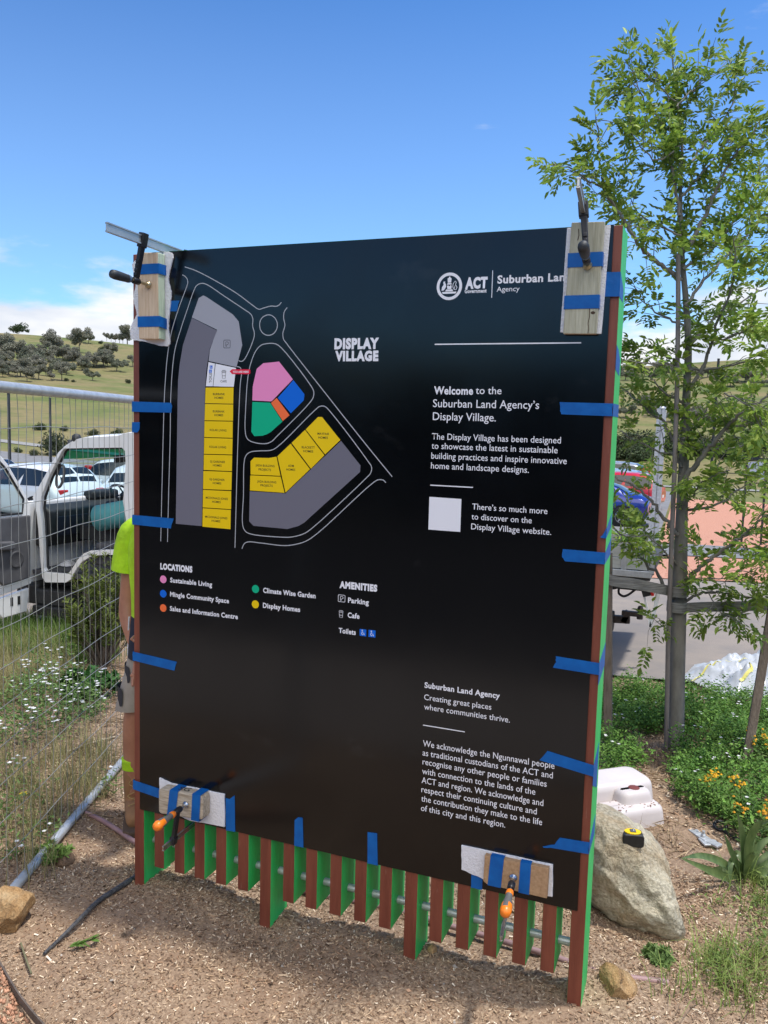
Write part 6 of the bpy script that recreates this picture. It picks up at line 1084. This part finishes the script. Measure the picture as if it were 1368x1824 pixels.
# ------------------------------------------------------------------ boulder and rocks
def rockmat(name, stops, sc=5.0, bump=1.0, disp=None):
    m = bpy.data.materials.new(name); m.use_nodes = True; t = m.node_tree; b = t.nodes['Principled BSDF']; b.inputs['Roughness'].default_value = .88; b.inputs['Specular IOR Level'].default_value = .25
    tcn = t.nodes.new('ShaderNodeTexCoord'); n = t.nodes.new('ShaderNodeTexNoise'); n.inputs['Scale'].default_value = sc; n.inputs['Detail'].default_value = 12; n.inputs['Roughness'].default_value = .68; n.inputs['Distortion'].default_value = .6; t.links.new(tcn.outputs['Object'], n.inputs[0])
    cr = t.nodes.new('ShaderNodeValToRGB'); t.links.new(n.outputs[0], cr.inputs[0]); e = cr.color_ramp.elements; e[0].position, e[0].color = stops[0][0], (*stops[0][1], 1); e[1].position, e[1].color = stops[-1][0], (*stops[-1][1], 1)
    for p_, c_ in stops[1:-1]: q = e.new(p_); q.color = (*c_, 1)
    sp = t.nodes.new('ShaderNodeTexNoise'); sp.inputs['Scale'].default_value = sc*22; sp.inputs['Detail'].default_value = 6; t.links.new(tcn.outputs['Object'], sp.inputs[0])
    mx = t.nodes.new('ShaderNodeMix'); mx.data_type = 'RGBA'; mx.blend_type = 'MULTIPLY'; mx.inputs[0].default_value = .75; cr2 = t.nodes.new('ShaderNodeValToRGB'); cr2.color_ramp.elements[0].position = .32; cr2.color_ramp.elements[0].color = (.5, .48, .45, 1); cr2.color_ramp.elements[1].position = .6; t.links.new(sp.outputs[0], cr2.inputs[0]); t.links.new(cr.outputs[0], mx.inputs[6]); t.links.new(cr2.outputs[0], mx.inputs[7]); t.links.new(mx.outputs[2], b.inputs['Base Color'])
    vo = t.nodes.new('ShaderNodeTexVoronoi'); vo.feature = 'DISTANCE_TO_EDGE'; vo.inputs['Scale'].default_value = sc*.9; nd = t.nodes.new('ShaderNodeTexNoise'); nd.inputs['Scale'].default_value = sc*5; nd.inputs['Detail'].default_value = 12; nd.inputs['Roughness'].default_value = .7; t.links.new(tcn.outputs['Object'], nd.inputs[0])
    bp = t.nodes.new('ShaderNodeBump'); bp.inputs['Strength'].default_value = .9; bp.inputs['Distance'].default_value = .03*bump; mh = t.nodes.new('ShaderNodeMapRange'); mh.inputs[1].default_value = 0; mh.inputs[2].default_value = .09; mh.inputs[3].default_value = -.55; mh.inputs[4].default_value = 0; t.links.new(vo.outputs[0], mh.inputs[0])
    wp = t.nodes.new('ShaderNodeMix'); wp.data_type = 'VECTOR'; wp.inputs[0].default_value = .12; t.links.new(tcn.outputs['Object'], wp.inputs[4]); t.links.new(n.outputs[1], wp.inputs[5]); t.links.new(wp.outputs[1], vo.inputs['Vector'])
    ah = t.nodes.new('ShaderNodeMath'); ah.operation = 'ADD'; t.links.new(nd.outputs[0], ah.inputs[0]); t.links.new(mh.outputs[0], ah.inputs[1]); t.links.new(ah.outputs[0], bp.inputs['Height']); t.links.new(bp.outputs[0], b.inputs['Normal']); return m
from mathutils import noise as mnoise
def rock(name, label, outline, D, depth, m, seed, cat='rock', sub=5, rough=.05, cuts=5, tilt=0.0, flat=False):
    """a boulder: its width and height come from the outline, its depth is real; roughened with fractal noise and cleft planes"""
    P = [at_d(x, y, D) for x, y in outline]; c = sum(P, Vector())/len(P); fwv3 = Vector(_fw); ry = Vector(_R); up = Vector(_U)
    fx = [((p_-c).dot(ry), (p_-c).dot(up)) for p_ in P]; ang = [math.atan2(b_, a_) for a_, b_ in fx]; rad = [math.hypot(a_, b_) for a_, b_ in fx]; o_ = sorted(zip(ang, rad)); A_ = np.array([q[0] for q in o_]); R_ = np.array([q[1] for q in o_]); A_ = np.concatenate([A_-2*math.pi, A_, A_+2*math.pi]); R_ = np.tile(R_, 3)
    bm = bmesh.new(); bmesh.ops.create_icosphere(bm, subdivisions=sub, radius=1); g = random.Random(seed); planes = [(Vector((g.uniform(-1, 1), g.uniform(-1, .15), g.uniform(-.6, 1))).normalized(), g.uniform(.62 if flat else .70, .90)) for _ in range(cuts)]
    for v in bm.verts:
        q = v.co.copy()
        for nn, dd_ in planes:
            e_ = q.dot(nn)-dd_
            if e_ > 0: q -= nn*e_*(1.0 if flat else .92)
        a_ = math.atan2(q.z, q.x); rr_ = math.hypot(q.x, q.z); s = float(np.interp(a_, A_, R_)); x_ = math.cos(a_)*rr_*s; z_ = math.sin(a_)*rr_*s; y_ = q.y*depth*.5
        nz_ = mnoise.fractal(Vector((x_*5+seed, y_*5, z_*5)), .9, 2.1, 6)*rough*.55+abs(mnoise.noise(Vector((x_*3.1+seed, y_*3.1, z_*3.1-4))))*rough*-.6
        w_ = c+ry*x_+up*z_+fwv3*(y_+depth*.18+z_*tilt); dirn = (w_-c).normalized(); v.co = w_+dirn*nz_
    me = bpy.data.meshes.new(name); bmesh.ops.recalc_face_normals(bm, faces=bm.faces); bm.to_mesh(me); bm.free(); me.polygons.foreach_set('use_smooth', np.full(len(me.polygons), not flat)); me.materials.append(m); o = bpy.data.objects.new(name, me); COL.objects.link(o); return tag(o, label, cat)
M_BOULD = rockmat('pale_granite', [(.30, (.42, .28, .15)), (.42, (.55, .45, .30)), (.55, (.63, .57, .43)), (.72, (.72, .67, .54))], 4.0, 1.2); M_OCH = rockmat('ochre_stone', [(.3, (.36, .19, .07)), (.5, (.52, .33, .16)), (.7, (.62, .47, .28))], 7.0, .8)
bg_ = gpx(1190, 1690); DB = float((np.array(bg_)-CAM)@_fw)
boulder = rock('boulder', 'large pale boulder with a tape measure on top, beside the right post', [(1042, 1490), (1060, 1462), (1085, 1456), (1115, 1462), (1150, 1484), (1180, 1500), (1205, 1522), (1219, 1548), (1216, 1568), (1208, 1585), (1212, 1615), (1220, 1650), (1220, 1682), (1205, 1696), (1178, 1692), (1150, 1680), (1110, 1658), (1075, 1632), (1050, 1605), (1035, 1560)], DB+.20, .52, M_BOULD, 5, sub=6, rough=.050, cuts=6)
rock('rock', 'small angular ochre rock at the foot of the right post', [(1071, 1738), (1085, 1728), (1112, 1738), (1135, 1752), (1142, 1772), (1138, 1788), (1122, 1796), (1112, 1806), (1095, 1795), (1080, 1782), (1073, 1760)], float((np.array(gpx(1110, 1800))-CAM)@_fw)+.06, .16, M_OCH, 9, sub=5, rough=.018, cuts=14, flat=True)
rock('rock', 'orange rock cut off by the left edge of the picture below the fence rail', [(-40, 1600), (0, 1592), (28, 1600), (48, 1606), (53, 1632), (44, 1648), (20, 1668), (0, 1676), (-45, 1670)], float((np.array(gpx(20, 1670))-CAM)@_fw)+.06, .20, M_OCH, 12, sub=5, rough=.018, cuts=13, flat=True)
rock('stone', 'small reddish stone just behind the middle post on the right', [(762, 1692), (770, 1684), (778, 1690), (778, 1702), (768, 1705)], float((np.array(gpx(770, 1704))-CAM)@_fw)+.02, .05, M_OCH, 15, sub=3, rough=.006, cuts=4)
rock('stone', 'brown clod of earth beside the fence foot rail', [(98, 1532), (112, 1522), (128, 1528), (130, 1540), (112, 1546), (100, 1545)], float((np.array(gpx(115, 1545))-CAM)@_fw)+.03, .10, rockmat('earth_clod', [(.3, (.16, .10, .065)), (.7, (.26, .17, .11))], 9, .8), 17, sub=3, rough=.012, cuts=3)
# tape measure lying on the boulder
bpy.context.view_layer.update()
hit, loc, nor, _ = boulder.ray_cast(Vector(CAM), Vector(ray(1128, 1508)).normalized())[:4]
tmc = loc if hit else at_d(1128, 1508, DB); tmz = tmc.z-.004; rr2 = Vector(_R); rr2.z = 0; rr2.normalize(); ff2 = Vector((-rr2.y, rr2.x, 0))
tm = thing('tape_measure', 'black and yellow tape measure sitting on the boulder', 'tape measure', tmc); kx = Matrix.Rotation(-.10, 3, 'Z')
def tmp(a, b, d): q_ = kx@(rr2*a+ff2*d); return (tmc.x+q_.x, tmc.y+q_.y, tmz+b)
bodyp = [(-.036, 0), (.036, 0), (.042, .008), (.042, .042), (.036, .052), (-.036, .052), (-.042, .042), (-.042, .008)]
mb = MB(); mb.prism(bodyp, tmp, -.002, .052); mb.build('case', mat('black_tape_case', (.020, .021, .022), .45, var=.25, vscale=50), tm, bevel=.006, segs=3)
ov = [(.033*math.cos(a), .025+.024*math.sin(a)) for a in np.linspace(0, 2*math.pi, 28, endpoint=False)]
mb = MB(); mb.prism(ov, lambda a, b, d: tmp(a, d, b), .051, .0565); mb.build('yellow_side', mat('yellow_plastic', (.86, .56, .005), .4), tm, bevel=.0015)
mb = MB(); mb.prism([(-.011, .012), (.012, .012), (.012, .036), (-.011, .036)], lambda a, b, d: tmp(a, d, b), .056, .0605); mb.build('belt_clip', M_GREYP, tm, bevel=.002)
mb = MB(); mb.lathe(tmp(.002, .060, .026), (0, 0, 1), [(0, .006), (.003, .006), (.0035, .003)], 12); mb.build('clip_screw', M_STEEL, tm)
# white moulded plastic cover
mg0 = gpx(1130, 1470); DM = float((np.array(mg0)-CAM)@_fw); m0 = gpx(1150, 1478); ZM = Hs(m0.x, m0.y)
M_MOULD = mat('pinkish_white_plastic', (.58, .52, .50), .4, col2=(.66, .61, .59), vscale=4, spec=.45); M_DIRT = mat('reddish_dirt', (.20, .10, .07), .9)
ux, uy = rtv*.94+fwv*.34, fwv*.94-rtv*.34; mo = gpx(1126, 1474); mo = Vector((mo.x, mo.y, ZM))-rtv*.10+fwv*.11
mould = thing('plastic_cover', 'dirty pinkish white moulded plastic cover lying upside down behind the boulder', 'plastic cover', mo)
def mp_(a, b, c): q_ = (ux*a+uy*b)*.76; return (mo.x+q_.x, mo.y+q_.y, mo.z+c*.78)
def loft(mb, a0, a1, b0, b1, z0, z1, ins, k=5):
    """box with draft and a rounded top edge"""
    def rr_(i): 
        r_ = .06; o = []
        for cx, cy, s0 in ((a1-i-r_, b1-i-r_, 0), (a0+i+r_, b1-i-r_, 90), (a0+i+r_, b0+i+r_, 180), (a1-i-r_, b0+i+r_, 270)):
            for q in range(5): t_ = math.radians(s0+22.5*q); o.append((cx+r_*math.cos(t_), cy+r_*math.sin(t_)))
        return o
    levels = [(z0, 0), (z1-.045, ins*.7), (z1-.026, ins*.8+.002), (z1-.012, ins+.006), (z1-.004, ins+.016), (z1, ins+.034)]; vs_ = []
    for zz_, i_ in levels: vs_ += [mp_(a, b, zz_) for a, b in rr_(i_)]
    n = 20; mb.add(vs_, [(l*n+i, l*n+(i+1) % n, (l+1)*n+(i+1) % n, (l+1)*n+i) for l in range(len(levels)-1) for i in range(n)], 0, True); mb.add(vs_[-n:], [list(range(n))], 0, True)
mb = MB(); loft(mb, -.20, .33, -.23, -.005, -.03, .13, .02); mb.build('front_ledge', M_MOULD, mould)
mb = MB(); loft(mb, -.26, .40, -.03, .30, -.03, .215, .03); mb.build('main_shell', M_MOULD, mould)
mb = MB(); loft(mb, .02, .30, -.15, .06, .10, .20, .025); mb.build('raised_hump', M_MOULD, mould)
mb = MB(); loft(mb, -.28, -.10, -.12, .12, .0, .17, .025); mb.build('side_hump', M_MOULD, mould)
for (a, b, c_, w_) in ((-.19, .02, .173, .035), (.17, -.05, .2005, .030)): mb = MB(); mb.lathe(mp_(a, b, c_-.002), (0, 0, 1), [(0, w_), (.004, w_*.9), (.0045, w_*.3)], 14); mb.build('rust_spot', mat('rust_red_stain', (.16, .035, .03), .8), mould)
g = np.random.default_rng(77); mb = MB()
for _ in range(70):
    a, b = g.uniform(-.18, .30), g.uniform(-.20, -.05); 
    mb.lathe(mp_(a, b, .1296), (0, 0, 1), [(0, g.uniform(.002, .007)), (.002, .002)], 6)
mb.build('dirt_specks', M_DIRT, mould)
# metal brackets on the soil
def flat_thing(name, label, cat, pts, w, th, m, extra=None):
    P = [gpx(*p_) for p_ in pts]; mb = MB(); 
    for a, b in zip(P[:-1], P[1:]): mb.beam(a+Vector((0, 0, .018)), b+Vector((0, 0, .018)), w, th)
    if extra: extra(mb, P)
    return tag(mb.build(name, m, bevel=.004), label, cat)
flat_thing('metal_bracket', 'bent grey metal bracket with a bolt, lying on soil right of the boulder', 'bracket', [(1232, 1484), (1246, 1494), (1262, 1505), (1282, 1514)], .045, .012, M_GALV, lambda mb, P: (mb.lathe(P[1].lerp(P[2], .4)+Vector((0, 0, .022)), (0, 0, 1), [(0, .014), (.012, .014), (.014, .008), (.03, .008)], 6), mb.lathe(P[2]+Vector((.02, 0, .02)), (0, 0, 1), [(0, .016), (.006, .015)], 12), mb.beam(P[1]+Vector((.01, -.03, .016)), P[2]+Vector((.0, -.04, .016)), .04, .01)))
def ring_extra(mb, P): mb.tube([P[0]+Vector((.028*math.cos(a), .028*math.sin(a), .03+.010*math.sin(a))) for a in np.linspace(0, 2*math.pi, 17)], .009, 6)
flat_thing('spanner', 'dark ring ended spanner lying behind the bracket under the strap leaves', 'spanner', [(1282, 1481), (1300, 1494), (1318, 1502)], .018, .010, M_IRON, ring_extra)
# crumpled clear plastic sheet on the road
g = np.random.default_rng(91); corners = [gpx(1212, 1216), gpx(1236, 1192), gpx(1330, 1178), gpx(1470, 1165), gpx(1480, 1262), gpx(1300, 1256)]
poly = [(p_.x, p_.y) for p_ in corners]; xs = [p_[0] for p_ in poly]; ys = [p_[1] for p_ in poly]; nx_, ny_ = 120, 70
X, Y = np.meshgrid(np.linspace(min(xs), max(xs), nx_), np.linspace(min(ys), max(ys), ny_), indexing='ij'); ins = inpoly(X.ravel(), Y.ravel(), poly).reshape(nx_, ny_)
def fold(x, y): return (abs(mnoise.noise(Vector((x*3.1, y*3.1, 2))))*.22+abs(mnoise.noise(Vector((x*8+y*3, y*7, 5))))*.10+abs(mnoise.noise(Vector((x*19, y*17, 9))))*.035)
bx, by = np.mean(xs), np.mean(ys)
def edge_d(x, y):
    d = 9
    for i in range(len(poly)):
        (x0, y0), (x1, y1) = poly[i], poly[(i+1) % len(poly)]; L2 = (x1-x0)**2+(y1-y0)**2; t_ = max(0, min(1, ((x-x0)*(x1-x0)+(y-y0)*(y1-y0))/L2)); d = min(d, math.hypot(x-x0-t_*(x1-x0), y-y0-t_*(y1-y0)))
    return d
Z = np.array([[Hs(X[i, j], Y[i, j])+.045+min(1, edge_d(X[i, j], Y[i, j])*3.5)*(.06+fold(X[i, j], Y[i, j])) for j in range(ny_)] for i in range(nx_)])
idx = np.arange(nx_*ny_).reshape(nx_, ny_); Fq = [(idx[i, j], idx[i+1, j], idx[i+1, j+1], idx[i, j+1]) for i in range(nx_-1) for j in range(ny_-1) if ins[i, j] and ins[i+1, j+1] and ins[i+1, j] and ins[i, j+1]]
m = mat('crumpled_clear_plastic', (.72, .75, .78), .22, trans=.35, spec=.6, bump=.3, bscale=14)
plas = tag(npmesh('plastic_sheet', np.stack([X, Y, Z], -1).reshape(-1, 3), np.array(Fq), m, smooth=True), 'crumpled clear plastic sheeting dumped on the road behind the tree', 'plastic sheet')
mb = MB(); fz = lambda x, y: Hs(x, y)+.052+min(1, edge_d(x, y)*3.5)*(.06+fold(x, y))
for (pa, pb_, w_) in (((1318, 1222), (1336, 1242), .022), ((1336, 1242), (1316, 1246), .022), ((1230, 1226), (1285, 1212), .015), ((1290, 1208), (1368, 1214), .014)):
    a, b = gpx(*pa), gpx(*pb_); ps = [(a.x+(b.x-a.x)*k/14, a.y+(b.y-a.y)*k/14) for k in range(15)]; dv = (b-a); dv.z = 0; dv.normalize(); sd = Vector((-dv.y, dv.x, 0))*w_/2
    vs_ = []
    for x_, y_ in ps: vs_ += [(x_+sd.x, y_+sd.y, fz(x_+sd.x, y_+sd.y)+.006), (x_-sd.x, y_-sd.y, fz(x_-sd.x, y_-sd.y)+.006)]
    mb.add(vs_, [(2*i, 2*i+2, 2*i+3, 2*i+1) for i in range(14)])
mb.build('yellow_tape', mat('yellow_packing_tape', (.72, .64, .16), .4), plas)
# ------------------------------------------------------------------ pipes and edging
def on_ground(pts, lift, k=6): return [Vector((p_[0], p_[1], Hs(p_[0], p_[1])+lift)) for p_ in smooth_line([gpx(*q) for q in pts], k)]
M_LILAC = mat('lilac_irrigation_pipe', (.26, .15, .155), .55, col2=(.36, .225, .215), vscale=9, stretch=(1, 4, 4))
pts = on_ground([(140, 1447), (175, 1462), (210, 1483), (243, 1505), (330, 1535), (450, 1566), (560, 1595), (700, 1625), (820, 1660), (900, 1683), (985, 1709), (1050, 1733), (1105, 1745), (1150, 1751), (1190, 1756)], .012); mb = MB(); mb.tube(pts, .0115, 9); tag(mb.build('irrigation_pipe', M_LILAC), 'long lilac irrigation pipe running along the soil behind the sign battens', 'pipe')
M_BLACKP = mat('black_poly_strip', (.02, .021, .023), .45, col2=(.10, .10, .105), vscale=14, stretch=(2, 8, 8))
pts = on_ground([(78, 1702), (110, 1672), (145, 1637), (175, 1608), (205, 1588), (240, 1566), (270, 1548)], .006); mb = MB(); mb.tube(pts, list(np.linspace(.006, .014, len(pts))), 8); tag(mb.build('poly_pipe', M_BLACKP), 'flat black poly pipe lying on mulch left of the left post', 'pipe')
pts = on_ground([(-20, 1690), (6, 1735), (30, 1775), (52, 1805), (75, 1832), (100, 1860)], .02); mb = MB()
for a, b in zip(pts[:-1], pts[1:]): mb.beam(a-Vector((0, 0, .012)), b+(b-a)*.02-Vector((0, 0, .012)), .006, .03)
tag(mb.build('edging_strip', mat('rusty_steel_edging', (.14, .11, .09), .7, .3, var=.3, vscale=20)), 'thin steel garden edging curving through the bottom left corner', 'edging')
gp = bed_points([[(-60, 1700), (-5, 1720), (30, 1782), (66, 1830), (40, 1860), (-60, 1860)]], 9000, 61); va, fa, ca = chips(10, 0, 1, 0, 1, lambda X, Y: np.ones(len(X)), 1)
ng = len(gp); g = np.random.default_rng(6); ico = np.array([(1, 0, 0), (-1, 0, 0), (0, 1, 0), (0, -1, 0), (0, 0, 1), (0, 0, -1)], float); tri = np.array([(0, 2, 4), (2, 1, 4), (1, 3, 4), (3, 0, 4), (2, 0, 5), (1, 2, 5), (3, 1, 5), (0, 3, 5)])
base_ = np.stack([gp[:, 0], gp[:, 1], H(gp[:, 0], gp[:, 1])+bumpy(gp[:, 0], gp[:, 1])+.004], -1); V = (base_[:, None, :]+ico[None]*g.uniform(.003, .010, (ng, 1, 1))*g.uniform(.6, 1.3, (ng, 6, 1))).reshape(-1, 3); Fc = (np.arange(ng)[:, None, None]*6+tri[None]).reshape(-1, 3); C = np.repeat(np.array([.40, .22, .14])*g.uniform(.6, 1.5, (ng, 1)), 6, 0)
tag(npmesh('orange_gravel', V, Fc, M_CHIP, col=C), kind='stuff')
# ------------------------------------------------------------------ plants on the left
GR1, GR2, DRY1, DRY2 = (.075, .155, .025), (.11, .20, .04), (.30, .24, .12), (.40, .33, .18)
blades('grass', bed_points([[(-60, 1104), (190, 1108), (215, 1125), (215, 1180), (130, 1190), (-60, 1175)]], 110, 62), 63, .10, .32, .007, GR1, (.20, .28, .07), per=16, bend=.55)
blades('dry_grass', bed_points([[(-60, 1150), (100, 1150), (130, 1190), (120, 1235), (-60, 1240)], [(0, 1360), (205, 1320), (205, 1440), (60, 1500), (0, 1500)], [(20, 1530), (90, 1510), (100, 1580), (40, 1610)], [(-60, 1230), (60, 1215), (0, 1300), (-60, 1320)]], 170, 64), 65, .06, .30, .0035, DRY1, (.26, .27, .10), per=14, bend=.8)
sprigs('weed_patch', bed_points([[(-60, 1290), (60, 1230), (120, 1215), (190, 1240), (190, 1280), (120, 1320), (40, 1345), (-60, 1370)]], 210, 66), 67, .08, .25, .034, 20, (.065, .14, .03), (.16, .25, .07), 'green weeds covered with small white flowers behind the fence', flower=(.36, (.80, .80, .80), .016), wfac=.3)
sprigs('weed_patch', bed_points([[(-40, 1390), (70, 1380), (90, 1470), (60, 1560), (-40, 1560)], [(60, 1490), (105, 1480), (110, 1530), (70, 1540)], [(180, 1390), (215, 1380), (215, 1420), (190, 1425)]], 120, 68), 69, .05, .16, .03, 14, (.065, .13, .025), (.14, .22, .06), 'sparse green weeds at the foot of the fence', flower=(.10, (.78, .78, .78), .014), wfac=.35)
def small_shrub(name, label, px, py, seed, w, hgt, n, leaf, b1, b2, wf=.4, cat='shrub', fl=None):
    b = gpx(px, py); t = thing(name, label, cat, b); g = np.random.default_rng(seed); mb = MB(); tips = []
    for k in range(n):
        a = g.uniform(0, 6.28); r_ = w*math.sqrt(g.random()); e = Vector((b.x+r_*math.cos(a), b.y+r_*math.sin(a), b.z+hgt*g.uniform(.35, 1.0)*(1-.35*(r_/w)**2))); mid_ = b.lerp(e, .5)+Vector((r_*.12*math.cos(a), r_*.12*math.sin(a), -.01)); mb.tube([b+Vector((g.normal(0, .01), g.normal(0, .01), -.02)), mid_, e], [.006, .004, .002], 5, cap=False); tips.append((np.array(mid_), np.array(e)))
    mb.build('stems', M_BARK, t); P, D, Nn, ln, C = [], [], [], [], []
    for m0_, e_ in tips:
        k = 46; f_ = g.random(k)**.6; d_ = (e_-m0_)/np.linalg.norm(e_-m0_); q = m0_+(e_-m0_)*f_[:, None]+g.normal(0, .004, (k, 3)); a = g.uniform(0, 6.28, k); s1 = np.cross(d_, [.3, .5, .8]); s1 /= np.linalg.norm(s1); s2 = np.cross(d_, s1); dr = s1*np.cos(a)[:, None]+s2*np.sin(a)[:, None]+d_*.8; P.append(q); D.append(dr); Nn.append(d_+g.normal(0, .3, (k, 3))); ln.append(leaf*g.uniform(.6, 1.3, k)); mv = g.random((k, 1))*.5+.5*(f_[:, None]); C.append((np.array(b1)*(1-mv)+np.array(b2)*mv)*g.uniform(.75, 1.3, (k, 1)))
    V, Fc = leaf_arrays(np.concatenate(P), np.concatenate(D), np.concatenate(Nn), np.concatenate(ln), np.concatenate(ln)*wf, .1); npmesh('foliage', V, Fc, M_GREENS, t, np.repeat(np.concatenate(C), 6, 0)); return t
small_shrub('conifer_shrub', 'feathery yellow green conifer like shrub between the truck and the worker', 182, 1190, 71, .34, 1.15, 95, .055, (.045, .085, .018), (.17, .21, .035), .22)
small_shrub('leafy_shrub', 'rounded dark green leafy shrub with white flowers behind the fence', 158, 1240, 72, .22, .20, 60, .05, (.025, .085, .02), (.05, .14, .03), .45)
small_shrub('leafy_shrub', 'low mid green weed bush just behind the front grass of the road edge', 130, 1172, 73, .30, .20, 50, .05, (.05, .12, .02), (.11, .2, .04), .3)
small_shrub('leafy_shrub', 'tiny green weed on mulch between the pipe and the fence foot', 92, 1530, 74, .08, .06, 22, .026, (.09, .17, .035), (.18, .27, .06), .3, 'weed')
small_shrub('leafy_shrub', 'small feathery weed under the lower edge of the boulder', 1172, 1712, 75, .045, .045, 16, .024, (.085, .17, .04), (.17, .25, .08), .3, 'weed')
# straw litter lying on the soil behind the fence and by the boulder
def litter(polys, n, seed):
    q = bed_points(polys, n, seed); g = np.random.default_rng(seed+1); k = len(q); z = H(q[:, 0], q[:, 1])+bumpy(q[:, 0], q[:, 1])+g.uniform(.004, .02, k); a = g.uniform(0, 6.28, k); D = np.stack([np.cos(a), np.sin(a), g.normal(0, .15, k)], -1); ln = g.uniform(.04, .16, k); V, Fc = leaf_arrays(np.stack([q[:, 0], q[:, 1], z], -1), D, np.tile([0, 0, 1.], (k, 1)), ln, np.full(k, .0035), .08); c = np.array([.40, .31, .20])*g.uniform(.55, 1.5, (k, 1)); return tag(npmesh('straw_litter', V, Fc, M_CHIP, col=np.repeat(c, 6, 0)), kind='stuff')
litter([[(-60, 1180), (215, 1180), (215, 1440), (60, 1500), (-60, 1560)], [(1090, 1480), (1215, 1460), (1235, 1520), (1180, 1530)], [(1090, 1330), (1200, 1330), (1200, 1400), (1080, 1420)]], 700, 95)
# dandelion
b = gpx(44, 1428); t = thing('dandelion', 'single yellow dandelion flower behind the fence', 'flower', b); mb = MB(); tip = at_d(42, 1414, float((np.array(b)-CAM)@_fw)); mb.tube([b, tip], .003, 5); mb.build('stem', mat('dandelion_stem', (.08, .14, .04), .7), t)
mb = MB()
for k in range(22): a = k*2.4; r_ = .006+.016*(k/22); mb.beam(tip, tip+Vector((r_*math.cos(a), r_*math.sin(a), .010-.3*r_)), .005, .002)
mb.build('petals', mat('dandelion_yellow', (.85, .62, .0), .7), t)
# cut sprig lying on the mulch, stick
b = gpx(142, 1690); t = thing('fallen_sprig', 'small cut green sprig lying flat on the mulch left of the sign', 'sprig', b); g = np.random.default_rng(81); k = 40; f_ = g.random(k); e0, e1 = np.array(gpx(122, 1692)), np.array(gpx(166, 1678)); P = e0+(e1-e0)*f_[:, None]+[0, 0, .012]; dd_ = (e1-e0)/np.linalg.norm(e1-e0); D = dd_+g.normal(0, .5, (k, 3))*[1, 1, .25]; ln = g.uniform(.02, .045, k); V, Fc = leaf_arrays(P, D, np.tile([0, 0, 1.], (k, 1))+g.normal(0, .25, (k, 3)), ln, ln*.3, .05); npmesh('leaves', V, Fc, M_GREENS, t, np.repeat(np.array([.09, .17, .03])*g.uniform(.7, 1.4, (k, 1)), 6, 0)); mb = MB(); mb.tube([e0+[0, 0, .008], e1+[0, 0, .01]], .002, 5); mb.build('stalk', M_BARK, t)
pts = on_ground([(37, 1683), (44, 1705), (52, 1728), (56, 1738)], .008); mb = MB(); mb.tube(pts, .0035, 6); tag(mb.build('twig', mat('olive_twig', (.16, .15, .08), .8)), 'thin greenish twig on the mulch near the left rock', 'twig')
pts = on_ground([(120, 1345), (160, 1330), (205, 1318)], .02); mb = MB(); mb.tube(pts, .006, 6); tag(mb.build('twig', mat('bleached_stick', (.42, .34, .24), .85)), 'pale bleached stick on the ground behind the fence', 'twig')
# weeds at lower right
blades('grass', bed_points([[(1235, 1700), (1290, 1690), (1400, 1650), (1400, 1770), (1330, 1790), (1260, 1760)], [(1205, 1745), (1240, 1740), (1230, 1815), (1205, 1824)], [(1305, 1600), (1400, 1560), (1400, 1640), (1330, 1640)]], 260, 82), 83, .05, .17, .0042, (.13, .20, .035), (.28, .34, .09), per=16, bend=1.5, spread=.05)
sprigs('weed_patch', bed_points([[(1220, 1700), (1300, 1690), (1400, 1650), (1400, 1760), (1320, 1780), (1250, 1750)], [(1216, 1625), (1275, 1610), (1300, 1630), (1230, 1645)], [(1300, 1590), (1400, 1560), (1400, 1660), (1330, 1650)]], 190, 84), 85, .03, .10, .022, 18, (.10, .17, .035), (.22, .29, .08), 'feathery light green weeds at the lower right', wfac=.3)
blades('dead_grass', bed_points([[(1120, 1490), (1200, 1470), (1215, 1500), (1180, 1515)], [(1100, 1385), (1070, 1420), (1062, 1450), (1110, 1410)]], 60, 86), 87, .05, .18, .0035, (.24, .17, .10), (.38, .29, .18), per=10, bend=1.6)
print('objects', len(SC.objects))
